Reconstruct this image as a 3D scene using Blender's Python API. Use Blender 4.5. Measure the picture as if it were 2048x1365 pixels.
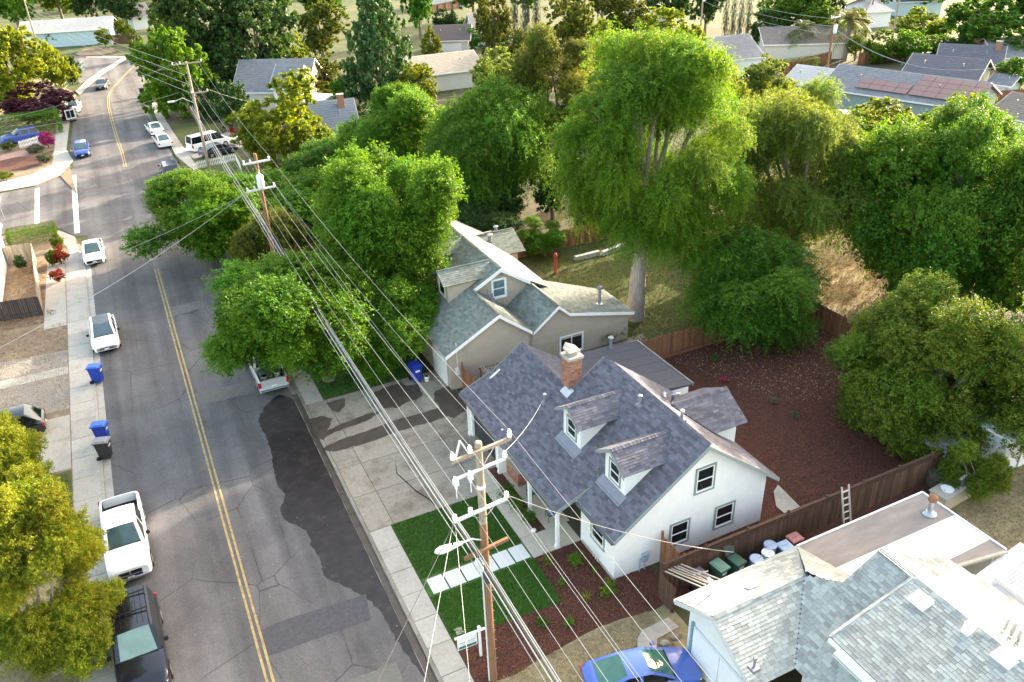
import bpy, bmesh, math, random
import numpy as np
from mathutils import Vector, Matrix

random.seed(11)
rng = np.random.default_rng(11)
PI = math.pi
S = bpy.context.scene
for o in list(bpy.data.objects):
    bpy.data.objects.remove(o)
C = S.collection

# ------------------------------------------------------------ camera, sky, sun, exposure
H = 29.0                                   # drone height in metres
YAW, PITCH, ROLL = math.radians(25.09), math.radians(29.30), math.radians(-2.04)
F = 1650.0                                 # focal length in pixels of the 2048 wide photograph
_f = Vector((math.sin(YAW) * math.cos(PITCH), math.cos(YAW) * math.cos(PITCH), -math.sin(PITCH)))
_r = Vector((math.cos(YAW), -math.sin(YAW), 0))
_u = _r.cross(_f)
_r, _u = math.cos(ROLL) * _r + math.sin(ROLL) * _u, -math.sin(ROLL) * _r + math.cos(ROLL) * _u
cam = bpy.data.cameras.new('camera')
cam.sensor_width = 36
cam.lens = F / 2048 * 36
cam.clip_start = 0.5
cam.clip_end = 3000
camo = bpy.data.objects.new('camera', cam)
C.objects.link(camo)
camo.matrix_world = Matrix(((_r.x, _u.x, -_f.x, 0), (_r.y, _u.y, -_f.y, 0), (_r.z, _u.z, -_f.z, H), (0, 0, 0, 1)))
S.camera = camo

SUN_EL, SUN_AZ = math.radians(16.5), math.radians(20)       # azimuth from +X towards +Y
world = bpy.data.worlds.new('World')
S.world = world
world.use_nodes = True
wn = world.node_tree
bg = wn.nodes['Background']
sky = wn.nodes.new('ShaderNodeTexSky')
sky.sky_type = 'NISHITA'
sky.sun_disc = False
sky.sun_elevation = SUN_EL
sky.sun_rotation = PI / 2 - SUN_AZ
sky.air_density = 1.0
sky.dust_density = 3.0
sky.ozone_density = 0.3
wn.links.new(sky.outputs[0], bg.inputs['Color'])
bg.inputs['Strength'].default_value = 0.15
sl = bpy.data.lights.new('sun', 'SUN')
sl.energy = 2.3
sl.angle = math.radians(0.6)
sl.color = (1.0, 0.96, 0.90)
slo = bpy.data.objects.new('sun', sl)
C.objects.link(slo)
sd = Vector((math.cos(SUN_EL) * math.cos(SUN_AZ), math.cos(SUN_EL) * math.sin(SUN_AZ), math.sin(SUN_EL)))
slo.rotation_euler = sd.to_track_quat('Z', 'Y').to_euler()
slo.location = (60, 40, 60)
S.view_settings.view_transform = 'Standard'
S.view_settings.look = 'None'
S.view_settings.exposure = 2.85
S.view_settings.gamma = 1
S.view_settings.use_curve_mapping = False
S.view_settings.use_white_balance = True        # the drone camera balances for the open shade
S.view_settings.white_balance_temperature = 7900
S.view_settings.white_balance_tint = 10
S.render.engine = 'CYCLES'
S.cycles.use_denoising = True
S.cycles.max_bounces = 8
S.cycles.diffuse_bounces = 5
S.cycles.transparent_max_bounces = 6


def at(px, py, z=0.0):
    """where a point of the photograph that lies at height z stands in the world (used to measure the place)"""
    d = _r * ((px - 1024) / F) + _u * ((682.5 - py) / F) + _f
    t = (z - H) / d.z
    return Vector((d.x * t, d.y * t, z))


# ------------------------------------------------------------ object helpers
def tag(o, label=None, cat=None, group=None, kind=None):
    if label: o['label'] = label
    if cat: o['category'] = cat
    if group: o['group'] = group
    if kind: o['kind'] = kind
    return o


def thing(name, label, cat, loc=(0, 0, 0), group=None, rz=0.0):
    o = bpy.data.objects.new(name, None)
    o.empty_display_size = 0.3
    C.objects.link(o)
    o.location = loc
    o.rotation_euler = (0, 0, rz)
    return tag(o, label, cat, group)


def link(name, me, parent=None, world=True, label=None):
    """one mesh object; with world=True the mesh is in world coordinates and parent is an unrotated Empty or a part of one"""
    o = bpy.data.objects.new(name, me)
    C.objects.link(o)
    if parent is not None:
        o.parent = parent
        if world and parent.parent is None:
            o.location = -Vector(parent.location)
    if label: o['label'] = label
    return o


def copy_tree(o, parent=None):
    c = o.copy()
    C.objects.link(c)
    c.parent = parent
    for ch in list(o.children):
        copy_tree(ch, c)
    return c


class MB:
    """collects polygons with a material slot and a tint per face"""
    def __init__(s):
        s.V, s.F, s.M, s.T = [], [], [], []
        s.X = Matrix.Identity(4)

    def v(s, p):
        s.V.append(tuple(s.X @ Vector(p)))
        return len(s.V) - 1

    def face(s, pts, m=0, t=None):
        s.F.append([s.v(p) for p in pts]); s.M.append(m); s.T.append(random.random() if t is None else t)

    def box(s, x0, x1, y0, y1, z0, z1, m=0, t=None, taper=0):
        t = random.random() if t is None else t
        b = len(s.V)
        k = taper
        for p in ((x0, y0, z0), (x1, y0, z0), (x1, y1, z0), (x0, y1, z0), (x0 + k, y0 + k, z1), (x1 - k, y0 + k, z1), (x1 - k, y1 - k, z1), (x0 + k, y1 - k, z1)):
            s.v(p)
        for f in ((3, 2, 1, 0), (4, 5, 6, 7), (0, 1, 5, 4), (1, 2, 6, 5), (2, 3, 7, 6), (3, 0, 4, 7)):
            s.F.append([b + i for i in f]); s.M.append(m); s.T.append(t)

    def beam(s, a, b, w, h=None, m=0, t=None, up=(0, 0, 1)):
        """square bar from a to b"""
        a, b = Vector(a), Vector(b)
        h = w if h is None else h
        d = (b - a).normalized()
        up = Vector(up)
        if abs(d.dot(up)) > .98: up = Vector((0, 1, 0))
        x = d.cross(up).normalized() * w / 2
        y = x.cross(d).normalized() * h / 2
        t = random.random() if t is None else t
        k = len(s.V)
        for p in (a, b):
            for q in (-x - y, x - y, x + y, -x + y): s.v(p + q)
        for f in ((0, 1, 2, 3), (7, 6, 5, 4), (0, 4, 5, 1), (1, 5, 6, 2), (2, 6, 7, 3), (3, 7, 4, 0)):
            s.F.append([k + i for i in f]); s.M.append(m); s.T.append(t)

    def tube(s, pts, r, n=8, m=0, cap=True, t=None):
        pts = [Vector(p) for p in pts]
        rs = r if isinstance(r, (list, tuple)) else [r] * len(pts)
        t = random.random() if t is None else t
        rings = []
        for i, p in enumerate(pts):
            d = (pts[min(i + 1, len(pts) - 1)] - pts[max(i - 1, 0)])
            d = d.normalized() if d.length > 1e-6 else Vector((0, 0, 1))
            a = Vector((1, 0, 0)) if abs(d.x) < .9 else Vector((0, 1, 0))
            x = d.cross(a).normalized(); y = d.cross(x)
            rings.append([s.v(p + (x * math.cos(2 * PI * k / n) + y * math.sin(2 * PI * k / n)) * rs[i]) for k in range(n)])
        for a, b in zip(rings, rings[1:]):
            for k in range(n):
                s.F.append([a[k], a[(k + 1) % n], b[(k + 1) % n], b[k]]); s.M.append(m); s.T.append(t)
        if cap:
            s.F.append(rings[0][::-1]); s.M.append(m); s.T.append(t)
            s.F.append(rings[-1]); s.M.append(m); s.T.append(t)

    def lathe(s, c, prof, n=14, m=0, t=None):
        """prof: list of (radius, z) above centre c"""
        s.tube([Vector(c) + Vector((0, 0, z)) for _, z in prof], [max(r, 1e-3) for r, _ in prof], n, m, True, t)

    def prism(s, poly, z0, z1, m=0, t=None):
        n = len(poly)
        t = random.random() if t is None else t
        b = len(s.V)
        for z in (z0, z1):
            for p in poly: s.v((p[0], p[1], z))
        s.F.append([b + n + i for i in range(n)]); s.M.append(m); s.T.append(t)
        s.F.append([b + i for i in range(n)][::-1]); s.M.append(m); s.T.append(t)
        for i in range(n):
            j = (i + 1) % n
            s.F.append([b + i, b + j, b + n + j, b + n + i]); s.M.append(m); s.T.append(t)

    def solid(s, poly, off, m=0, t=None):
        """a flat 3-D polygon given thickness along the vector off"""
        off = Vector(off)
        t = random.random() if t is None else t
        n = len(poly); b = len(s.V)
        for p in poly: s.v(p)
        for p in poly: s.v(Vector(p) + off)
        s.F.append([b + i for i in range(n)]); s.M.append(m); s.T.append(t)
        s.F.append([b + n + i for i in range(n)][::-1]); s.M.append(m); s.T.append(t)
        for i in range(n):
            j = (i + 1) % n
            s.F.append([b + j, b + i, b + n + i, b + n + j]); s.M.append(m); s.T.append(t)

    def mesh(s, name, mats, smooth=False, bevel=0):
        me = bpy.data.meshes.new(name)
        me.from_pydata(s.V, [], s.F)
        for m in (mats if isinstance(mats, (list, tuple)) else [mats]): me.materials.append(m)
        me.polygons.foreach_set('material_index', s.M)
        a = me.attributes.new('tint', 'FLOAT', 'FACE')
        a.data.foreach_set('value', s.T)
        bm = bmesh.new(); bm.from_mesh(me)
        if smooth: bmesh.ops.remove_doubles(bm, verts=bm.verts, dist=1e-5)
        bmesh.ops.recalc_face_normals(bm, faces=bm.faces)
        if bevel: bmesh.ops.bevel(bm, geom=list(bm.edges), offset=bevel, segments=2, affect='EDGES', clamp_overlap=True)
        bm.to_mesh(me); bm.free()
        if smooth:
            me.polygons.foreach_set('use_smooth', [True] * len(me.polygons))
            if smooth != 'all':
                try: me.set_sharp_from_angle(angle=math.radians(38))
                except Exception: pass
        me.update()
        return me

    def build(s, name, mats, parent=None, smooth=False, label=None, bevel=0, world=True):
        return link(name, s.mesh(name, mats, smooth, bevel), parent, world, label)


def struct(name, mb, mats, smooth=False):
    o = mb.build(name, mats, None, smooth)
    o['kind'] = 'structure'
    return o


# ------------------------------------------------------------ materials
MATS = {}


def _n(nt, t, **kw):
    n = nt.nodes.new(t)
    for k, v in kw.items():
        if k in n.inputs: n.inputs[k].default_value = v
        else: setattr(n, k, v)
    return n


def pm(name, col, rough=.8, var=.18, scale=3.0, tint=0.0, hue=0.0, bump=0.0, bscale=40.0, metal=0.0, stretch=(1, 1, 1), dirt=None, dirt_amt=.5, dirt_scale=1.2, coat=0.0, spec=.4, glassy=False, obj=0.0):
    """procedural Principled material: base colour with noise, per piece tint, blotches of a second colour, bump"""
    if name in MATS: return MATS[name]
    m = bpy.data.materials.new(name); MATS[name] = m
    m.use_nodes = True
    nt = m.node_tree; L = nt.links.new
    b = nt.nodes['Principled BSDF']
    b.inputs['Roughness'].default_value = rough
    b.inputs['Metallic'].default_value = metal
    b.inputs['Specular IOR Level'].default_value = spec
    if coat: b.inputs['Coat Weight'].default_value = coat; b.inputs['Coat Roughness'].default_value = .06
    geo = _n(nt, 'ShaderNodeNewGeometry')
    mp = _n(nt, 'ShaderNodeMapping'); mp.inputs['Scale'].default_value = stretch
    L(geo.outputs['Position'], mp.inputs['Vector'])
    tc = mp.outputs['Vector']
    ns = _n(nt, 'ShaderNodeTexNoise', Scale=scale, Detail=6.0, Roughness=.6)
    L(tc, ns.inputs['Vector'])
    mr = _n(nt, 'ShaderNodeMapRange')
    mr.inputs['From Min'].default_value = .3; mr.inputs['From Max'].default_value = .7
    mr.inputs['To Min'].default_value = 1 - var; mr.inputs['To Max'].default_value = 1 + var
    L(ns.outputs['Fac'], mr.inputs['Value'])
    val = mr.outputs['Result']
    cc = _n(nt, 'ShaderNodeRGB'); cc.outputs[0].default_value = (*col, 1)
    csock = cc.outputs[0]
    if dirt:
        n2 = _n(nt, 'ShaderNodeTexNoise', Scale=dirt_scale, Detail=8.0, Roughness=.65)
        L(tc, n2.inputs['Vector'])
        r2 = _n(nt, 'ShaderNodeMapRange'); r2.inputs['From Min'].default_value = .48; r2.inputs['From Max'].default_value = .68
        r2.inputs['To Max'].default_value = dirt_amt
        L(n2.outputs['Fac'], r2.inputs['Value'])
        mx = _n(nt, 'ShaderNodeMix', data_type='RGBA')
        L(r2.outputs['Result'], mx.inputs[0]); L(csock, mx.inputs[6]); mx.inputs[7].default_value = (*dirt, 1)
        csock = mx.outputs[2]
    if tint or obj:
        at_ = _n(nt, 'ShaderNodeAttribute', attribute_name='tint')
        oi = _n(nt, 'ShaderNodeObjectInfo')
        ad = _n(nt, 'ShaderNodeMath', operation='ADD'); L(at_.outputs['Fac'], ad.inputs[0]); L(oi.outputs['Random'], ad.inputs[1])
        fr = _n(nt, 'ShaderNodeMath', operation='FRACT'); L(ad.outputs[0], fr.inputs[0])
        src = fr.outputs[0] if tint else oi.outputs['Random']
        r3 = _n(nt, 'ShaderNodeMapRange'); r3.inputs['To Min'].default_value = 1 - (tint or obj); r3.inputs['To Max'].default_value = 1 + (tint or obj)
        L(src, r3.inputs['Value'])
        mu = _n(nt, 'ShaderNodeMath', operation='MULTIPLY'); L(val, mu.inputs[0]); L(r3.outputs['Result'], mu.inputs[1])
        val = mu.outputs[0]
        if hue:
            hs = _n(nt, 'ShaderNodeHueSaturation')
            wr = _n(nt, 'ShaderNodeTexWhiteNoise', noise_dimensions='1D'); L(src, wr.inputs['W'])
            r4 = _n(nt, 'ShaderNodeMapRange'); r4.inputs['To Min'].default_value = .5 - hue; r4.inputs['To Max'].default_value = .5 + hue
            L(wr.outputs['Value'], r4.inputs['Value']); L(r4.outputs['Result'], hs.inputs['Hue']); L(csock, hs.inputs['Color'])
            csock = hs.outputs[0]
    vm = _n(nt, 'ShaderNodeVectorMath', operation='SCALE')
    L(csock, vm.inputs[0]); L(val, vm.inputs['Scale'])
    L(vm.outputs[0], b.inputs['Base Color'])
    if bump:
        n3 = _n(nt, 'ShaderNodeTexNoise', Scale=bscale, Detail=4.0)
        L(tc, n3.inputs['Vector'])
        bp = _n(nt, 'ShaderNodeBump', Strength=bump, Distance=.03)
        L(n3.outputs['Fac'], bp.inputs['Height']); L(bp.outputs[0], b.inputs['Normal'])
    return m


def glass_mat(name, col=(.008, .012, .014), rough=.05):
    if name in MATS: return MATS[name]
    m = bpy.data.materials.new(name); MATS[name] = m
    m.use_nodes = True
    nt = m.node_tree
    b = nt.nodes['Principled BSDF']
    b.inputs['Base Color'].default_value = (*col, 1); b.inputs['Roughness'].default_value = rough
    b.inputs['Specular IOR Level'].default_value = .8
    n = _n(nt, 'ShaderNodeTexNoise', Scale=1.5, Detail=3.0)
    g = _n(nt, 'ShaderNodeNewGeometry'); nt.links.new(g.outputs['Position'], n.inputs['Vector'])
    mx = _n(nt, 'ShaderNodeMix', data_type='RGBA'); nt.links.new(n.outputs['Fac'], mx.inputs[0])
    mx.inputs[6].default_value = (*[c * .55 for c in col], 1); mx.inputs[7].default_value = (*[c * 1.6 for c in col], 1)
    nt.links.new(mx.outputs[2], b.inputs['Base Color'])
    return m


def leaf_mat(name, dark, mid, light, trans=.35):
    """leaf colour from the leaf's own tint, shifted a little per tree, with light passing through"""
    if name in MATS: return MATS[name]
    m = bpy.data.materials.new(name); MATS[name] = m
    m.use_nodes = True
    nt = m.node_tree; L = nt.links.new
    nt.nodes.remove(nt.nodes['Principled BSDF'])
    out = nt.nodes['Material Output']
    a = _n(nt, 'ShaderNodeAttribute', attribute_name='tint')
    oi = _n(nt, 'ShaderNodeObjectInfo')
    cr = _n(nt, 'ShaderNodeValToRGB')
    e = cr.color_ramp.elements
    e[0].position = 0; e[0].color = (*dark, 1)
    e[1].position = 1; e[1].color = (*light, 1)
    x = e.new(.5); x.color = (*mid, 1)
    L(a.outputs['Fac'], cr.inputs['Fac'])
    hs = _n(nt, 'ShaderNodeHueSaturation')
    r = _n(nt, 'ShaderNodeMapRange'); r.inputs['To Min'].default_value = .485; r.inputs['To Max'].default_value = .515
    L(oi.outputs['Random'], r.inputs['Value']); L(r.outputs['Result'], hs.inputs['Hue'])
    wn_ = _n(nt, 'ShaderNodeTexWhiteNoise', noise_dimensions='1D'); L(oi.outputs['Random'], wn_.inputs['W'])
    r2 = _n(nt, 'ShaderNodeMapRange'); r2.inputs['To Min'].default_value = .8; r2.inputs['To Max'].default_value = 1.2
    L(wn_.outputs['Value'], r2.inputs['Value']); L(r2.outputs['Result'], hs.inputs['Value'])
    L(cr.outputs[0], hs.inputs['Color'])
    d = _n(nt, 'ShaderNodeBsdfPrincipled', Roughness=.55)
    d.inputs['Specular IOR Level'].default_value = .25
    t = _n(nt, 'ShaderNodeBsdfTranslucent')
    g = _n(nt, 'ShaderNodeMix', data_type='RGBA'); g.blend_type = 'MULTIPLY'; g.inputs[0].default_value = 1
    g.inputs[7].default_value = (1.35, 1.15, .45, 1)
    L(hs.outputs[0], g.inputs[6])
    L(hs.outputs[0], d.inputs['Base Color']); L(g.outputs[2], t.inputs['Color'])
    mx = _n(nt, 'ShaderNodeMixShader'); mx.inputs[0].default_value = trans
    L(d.outputs[0], mx.inputs[1]); L(t.outputs[0], mx.inputs[2]); L(mx.outputs[0], out.inputs['Surface'])
    return m


def asphalt_mat():
    m = bpy.data.materials.new('asphalt'); MATS['asphalt'] = m
    m.use_nodes = True
    nt = m.node_tree; L = nt.links.new
    b = nt.nodes['Principled BSDF']; b.inputs['Roughness'].default_value = .85; b.inputs['Specular IOR Level'].default_value = .3
    g = _n(nt, 'ShaderNodeNewGeometry')
    def noise(scale, st, det=5., rough=.6):
        mp = _n(nt, 'ShaderNodeMapping'); mp.inputs['Scale'].default_value = st; L(g.outputs['Position'], mp.inputs['Vector'])
        n = _n(nt, 'ShaderNodeTexNoise', Scale=scale, Detail=det, Roughness=rough); L(mp.outputs[0], n.inputs['Vector'])
        return n.outputs['Fac']
    def rng_(s, a, c, lo, hi):
        r = _n(nt, 'ShaderNodeMapRange'); r.inputs['From Min'].default_value = a; r.inputs['From Max'].default_value = c
        r.inputs['To Min'].default_value = lo; r.inputs['To Max'].default_value = hi; L(s, r.inputs['Value']); return r.outputs['Result']
    def mul(a, c):
        k = _n(nt, 'ShaderNodeMath', operation='MULTIPLY'); L(a, k.inputs[0]); L(c, k.inputs[1]); return k.outputs[0]
    lanes = rng_(noise(.55, (1, .035, 1), 3.), .35, .65, .72, 1.30)         # wheel tracks along the street
    blot = rng_(noise(.25, (1, 1, 1), 6., .7), .35, .65, .80, 1.18)
    grit = rng_(noise(14, (1, 1, 1), 4., .8), .3, .7, .78, 1.22)
    fine = rng_(noise(45, (1, 1, 1), 2., .8), .35, .7, .7, 1.35)
    v = mul(mul(lanes, blot), mul(grit, fine))
    # tar filled cracks, wide irregular cells
    nn = _n(nt, 'ShaderNodeTexNoise', Scale=.9, Detail=4.0); L(g.outputs['Position'], nn.inputs['Vector'])
    ad = _n(nt, 'ShaderNodeMix', data_type='VECTOR'); ad.inputs[0].default_value = .22
    L(g.outputs['Position'], ad.inputs[4]); L(nn.outputs['Color'], ad.inputs[5])
    mp = _n(nt, 'ShaderNodeMapping'); mp.inputs['Scale'].default_value = (.55, .36, 0); L(ad.outputs[1], mp.inputs['Vector'])
    vo = _n(nt, 'ShaderNodeTexVoronoi', feature='DISTANCE_TO_EDGE', Scale=.75); L(mp.outputs[0], vo.inputs['Vector'])
    crack = rng_(vo.outputs['Distance'], .0, .011, .45, 1.0)
    gate = rng_(noise(.12, (1, 1, 1), 2.), .42, .52, 0., 1.)
    cg = _n(nt, 'ShaderNodeMix', data_type='FLOAT'); L(gate, cg.inputs[0]); cg.inputs[2].default_value = 1.0; L(crack, cg.inputs[3])
    v = mul(v, cg.outputs[0])
    hue = noise(.4, (1, .1, 1), 3.)
    mx = _n(nt, 'ShaderNodeMix', data_type='RGBA'); L(hue, mx.inputs[0])
    mx.inputs[6].default_value = (.112, .106, .112, 1); mx.inputs[7].default_value = (.140, .130, .122, 1)
    sc = _n(nt, 'ShaderNodeVectorMath', operation='SCALE'); L(mx.outputs[2], sc.inputs[0]); L(v, sc.inputs['Scale'])
    L(sc.outputs[0], b.inputs['Base Color'])
    n3 = _n(nt, 'ShaderNodeTexNoise', Scale=60., Detail=3.); L(g.outputs['Position'], n3.inputs['Vector'])
    bp = _n(nt, 'ShaderNodeBump', Strength=.5, Distance=.02); L(n3.outputs['Fac'], bp.inputs['Height']); L(bp.outputs[0], b.inputs['Normal'])
    return m


M_asphalt = asphalt_mat()
M_conc = pm('concrete', (.40, .37, .32), .85, .12, 6, tint=.07, bump=.25, bscale=60, dirt=(.24, .21, .17), dirt_amt=.45, dirt_scale=.9)
M_conc_dirty = pm('stained_concrete', (.30, .26, .21), .85, .16, 5, tint=.12, bump=.3, bscale=50, dirt=(.14, .105, .075), dirt_amt=.85, dirt_scale=.55)
M_gutter = pm('gutter_concrete', (.25, .22, .185), .85, .2, 4, tint=.1, bump=.3, dirt=(.12, .10, .08), dirt_amt=.8, dirt_scale=.7, stretch=(1, .25, 1))
M_paver = pm('white_paver', (.62, .60, .57), .8, .07, 8, tint=.04, bump=.1)
M_porch = pm('porch_concrete', (.50, .43, .34), .8, .08, 5, tint=.04, bump=.12)
M_soil = pm('dry_soil', (.20, .145, .095), .95, .3, 2.5, bump=.6, bscale=18, dirt=(.30, .25, .16), dirt_amt=.7, dirt_scale=.6)
M_ground = pm('ground_grass', (.055, .075, .022), .95, .35, .5, bump=.6, bscale=8, dirt=(.15, .12, .06), dirt_amt=.6, dirt_scale=.08)
M_land = pm('yard_ground', (.06, .06, .028), .95, .35, .8, bump=.6, bscale=8, dirt=(.13, .10, .06), dirt_amt=.7, dirt_scale=.11)  # dark tone stands in for the shade between the trees
M_drygrass = pm('dry_grass', (.27, .215, .12), .95, .28, 4, bump=.7, bscale=22, dirt=(.15, .11, .065), dirt_amt=.7, dirt_scale=.9)
M_lawn = pm('lawn_green', (.035, .10, .018), .95, .35, 3.5, bump=.7, bscale=25, dirt=(.07, .13, .025), dirt_amt=.6, dirt_scale=1.3)
M_lawn_olive = pm('lawn_olive', (.085, .105, .028), .95, .3, 3, bump=.7, bscale=22, dirt=(.14, .13, .05), dirt_amt=.6, dirt_scale=.5)
M_mulch = pm('mulch_red', (.105, .038, .024), .95, .4, 7, bump=.9, bscale=30, dirt=(.055, .024, .018), dirt_amt=.8, dirt_scale=2.0)
M_gravel = pm('gravel_grey', (.27, .235, .195), .95, .3, 9, bump=.9, bscale=35, dirt=(.16, .13, .10), dirt_amt=.6, dirt_scale=.7)
M_wet = pm('wet_asphalt', (.022, .018, .019), .42, .35, 1.6, bump=.3, bscale=40, dirt=(.045, .034, .030), dirt_amt=.8, dirt_scale=1.4, spec=.35)
M_wetc = pm('wet_concrete', (.075, .058, .045), .5, .3, 2, bump=.2, dirt=(.06, .05, .042), dirt_amt=.7, dirt_scale=1.3)
M_patch = pm('asphalt_patch', (.145, .14, .125), .9, .15, 6, bump=.3, dirt=(.1, .1, .095), dirt_amt=.5)
M_patchd = pm('asphalt_patch_shadowed', (.075, .072, .078), .9, .2, 6, bump=.3)  # dark repair asphalt with the shadow over it painted in
M_yellow = pm('road_paint_yellow', (.42, .30, .13), .8, .22, 5, dirt=(.22, .17, .10), dirt_amt=.9, dirt_scale=3)
M_white_line = pm('road_paint_white', (.66, .65, .62), .8, .12, 4, dirt=(.35, .34, .32), dirt_amt=.6, dirt_scale=3)
M_white = pm('white_paint', (.80, .80, .79), .6, .04, 3)
M_stucco = pm('white_stucco', (.78, .78, .77), .9, .03, 2, bump=.35, bscale=45, dirt=(.70, .69, .68), dirt_amt=.5, dirt_scale=.6)
M_trim = pm('grey_green_trim', (.235, .275, .27), .6, .05, 4)
M_beige = pm('beige_stucco', (.40, .34, .275), .9, .05, 2, bump=.35, bscale=40, dirt=(.33, .28, .22), dirt_amt=.4, tint=.03)
M_beige_dk = pm('beige_dark_trim', (.32, .27, .22), .85, .06, 3)  # darker beige for the louvre and downpipe
M_sh_dark = pm('shingle_charcoal', (.112, .112, .142), .9, .12, 2, tint=.30, hue=.03, bump=.5, bscale=90)
M_sh_green = pm('shingle_green_grey', (.185, .215, .195), .9, .14, 2, tint=.24, hue=.02, bump=.5, bscale=90, dirt=(.16, .13, .09), dirt_amt=.35, dirt_scale=.5)
M_sh_grey = pm('shingle_grey', (.305, .335, .325), .9, .12, 2, tint=.26, hue=.02, bump=.5, bscale=90, dirt=(.22, .23, .22), dirt_amt=.5, dirt_scale=.5)
M_deck = pm('roof_deck', (.09, .09, .10), .95, .1, 2)
M_flat_dark = pm('roll_roofing_dark', (.075, .075, .09), .85, .12, 2, dirt=(.10, .10, .105), dirt_amt=.4, stretch=(1, 6, 1))
M_flat_brown = pm('roll_roofing_brown', (.235, .205, .19), .9, .14, 1.5, dirt=(.31, .27, .25), dirt_amt=.6, dirt_scale=.5, stretch=(.5, 2, 1), bump=.15)
M_flat_white = pm('white_roof_coating', (.66, .68, .71), .7, .06, 2, dirt=(.55, .56, .60), dirt_amt=.5, dirt_scale=.8)
M_brick = pm('chimney_brick', (.36, .17, .115), .9, .2, 12, tint=.35, hue=.02, bump=.4)
M_mortar = pm('mortar', (.42, .36, .31), .9, .12, 8)
M_metal = pm('galvanised_metal', (.50, .52, .54), .38, .12, 5, metal=.85)
M_vent = pm('painted_vent', (.20, .21, .26), .55, .1, 5)
M_black = pm('black_rubber', (.006, .006, .007), .7, .2, 8)
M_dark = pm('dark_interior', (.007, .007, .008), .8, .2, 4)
M_glass = glass_mat('window_glass')
M_fence_dk = pm('fence_dark_wood', (.105, .055, .036), .85, .25, 5, tint=.32, bump=.3, stretch=(4, 4, .4))
M_fence_red = pm('fence_red_wood', (.245, .105, .055), .85, .25, 5, tint=.30, hue=.012, bump=.3, stretch=(4, 4, .4))
M_fence_tan = pm('fence_weathered_wood', (.30, .26, .21), .9, .25, 5, tint=.22, bump=.3, stretch=(4, 4, .4))
M_fence_blk = pm('fence_blackened_wood', (.065, .05, .045), .9, .3, 5, tint=.35, bump=.3, stretch=(4, 4, .4))
M_pole = pm('pole_wood', (.24, .125, .07), .9, .3, 4, bump=.4, bscale=30, stretch=(6, 6, .5), dirt=(.13, .08, .055), dirt_amt=.6, dirt_scale=2)
M_pole_grey = pm('pole_wood_grey', (.33, .27, .215), .9, .25, 4, bump=.4, bscale=30, stretch=(3, 3, 3), dirt=(.22, .17, .13), dirt_amt=.6, dirt_scale=2)
M_porcelain = pm('pale_porcelain', (.72, .74, .76), .3, .08, 5)
M_greypaint = pm('grey_enamel', (.62, .65, .66), .45, .06, 5)
M_cable = pm('aluminium_cable', (.26, .275, .28), .5, .1, 2)
M_cable_blk = pm('black_cable', (.05, .055, .06), .6, .1, 2)
M_bark = pm('bark_grey', (.20, .165, .135), .95, .35, 6, bump=.8, bscale=14, stretch=(2, 2, .4), dirt=(.10, .08, .065), dirt_amt=.7, dirt_scale=3)
M_bark_pale = pm('bark_pale', (.33, .28, .245), .95, .3, 5, bump=.8, bscale=12, stretch=(2, 2, .4), dirt=(.19, .15, .13), dirt_amt=.7, dirt_scale=3)
M_plastic_blue = pm('bin_blue', (.010, .045, .34), .45, .06, 3)
M_plastic_bluel = pm('bin_blue_lid', (.015, .12, .52), .4, .06, 3)
M_plastic_black = pm('bin_black', (.035, .03, .035), .5, .1, 3)
M_plastic_greyl = pm('bin_grey_lid', (.24, .235, .245), .5, .06, 3)
# ============================================================ ground, streets, pavements
RZ = -0.10                                  # street level; yards and pavements stand at 0


def sheet(name, poly, z, m, jag=0.0, step=.35):
    """a flat sheet with an optional uneven edge"""
    pts = [Vector((p[0], p[1], 0)) for p in poly]
    if jag:
        out = []
        for a, b in zip(pts, pts[1:] + pts[:1]):
            n = max(1, int((b - a).length / step))
            for k in range(n):
                q = a.lerp(b, k / n)
                out.append(q + Vector((random.uniform(-jag, jag), random.uniform(-jag, jag), 0)))
        pts = out
    mb = MB(); mb.face([(p.x, p.y, z) for p in pts], 0, .5)
    o = mb.build(name, m); o['kind'] = 'structure'
    return o


def pix(pts, z=0.0):
    return [at(x, y, z)[:2] for x, y in pts]


def block(name, poly, m, z1=0.0, z0=-0.3):
    mb = MB(); mb.prism(poly, z0, z1, 0, .5)
    o = mb.build(name, m); o['kind'] = 'structure'
    return o


sheet('ground', [(-600, -60), (900, -60), (900, 1400), (-600, 1400)], -0.125, M_ground)
# the street bends to the right beyond the junction
left_edge = pix([(143, 322), (140, 300), (147, 235), (152, 205), (165, 185), (190, 162), (215, 143), (252, 116), (275, 103), (330, 88)], RZ)
right_edge = pix([(400, 80), (330, 108), (292, 150), (286, 180), (292, 205), (303, 235), (318, 262), (345, 310)], RZ)
street = [(-4.93, -30), (-4.93, 84), (-4.93, 100)] + left_edge + right_edge + [(6.18, 96), (6.18, -30)]
sheet('street', street, RZ, M_asphalt)
sheet('side_street', [(-4.94, 86)] + pix([(150, 472), (118, 458), (85, 452)], RZ) + [(-60, 84), (-60, 99)] + pix([(0, 387), (70, 374), (120, 354), (149, 334)], RZ) + [(-4.94, 101.5)], RZ + .004, M_asphalt)
sheet('far_street', pix([(140, 118), (165, 110), (240, 112), (256, 117), (238, 130), (195, 150), (160, 168), (150, 150)], RZ), RZ + .008, M_asphalt)

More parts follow.
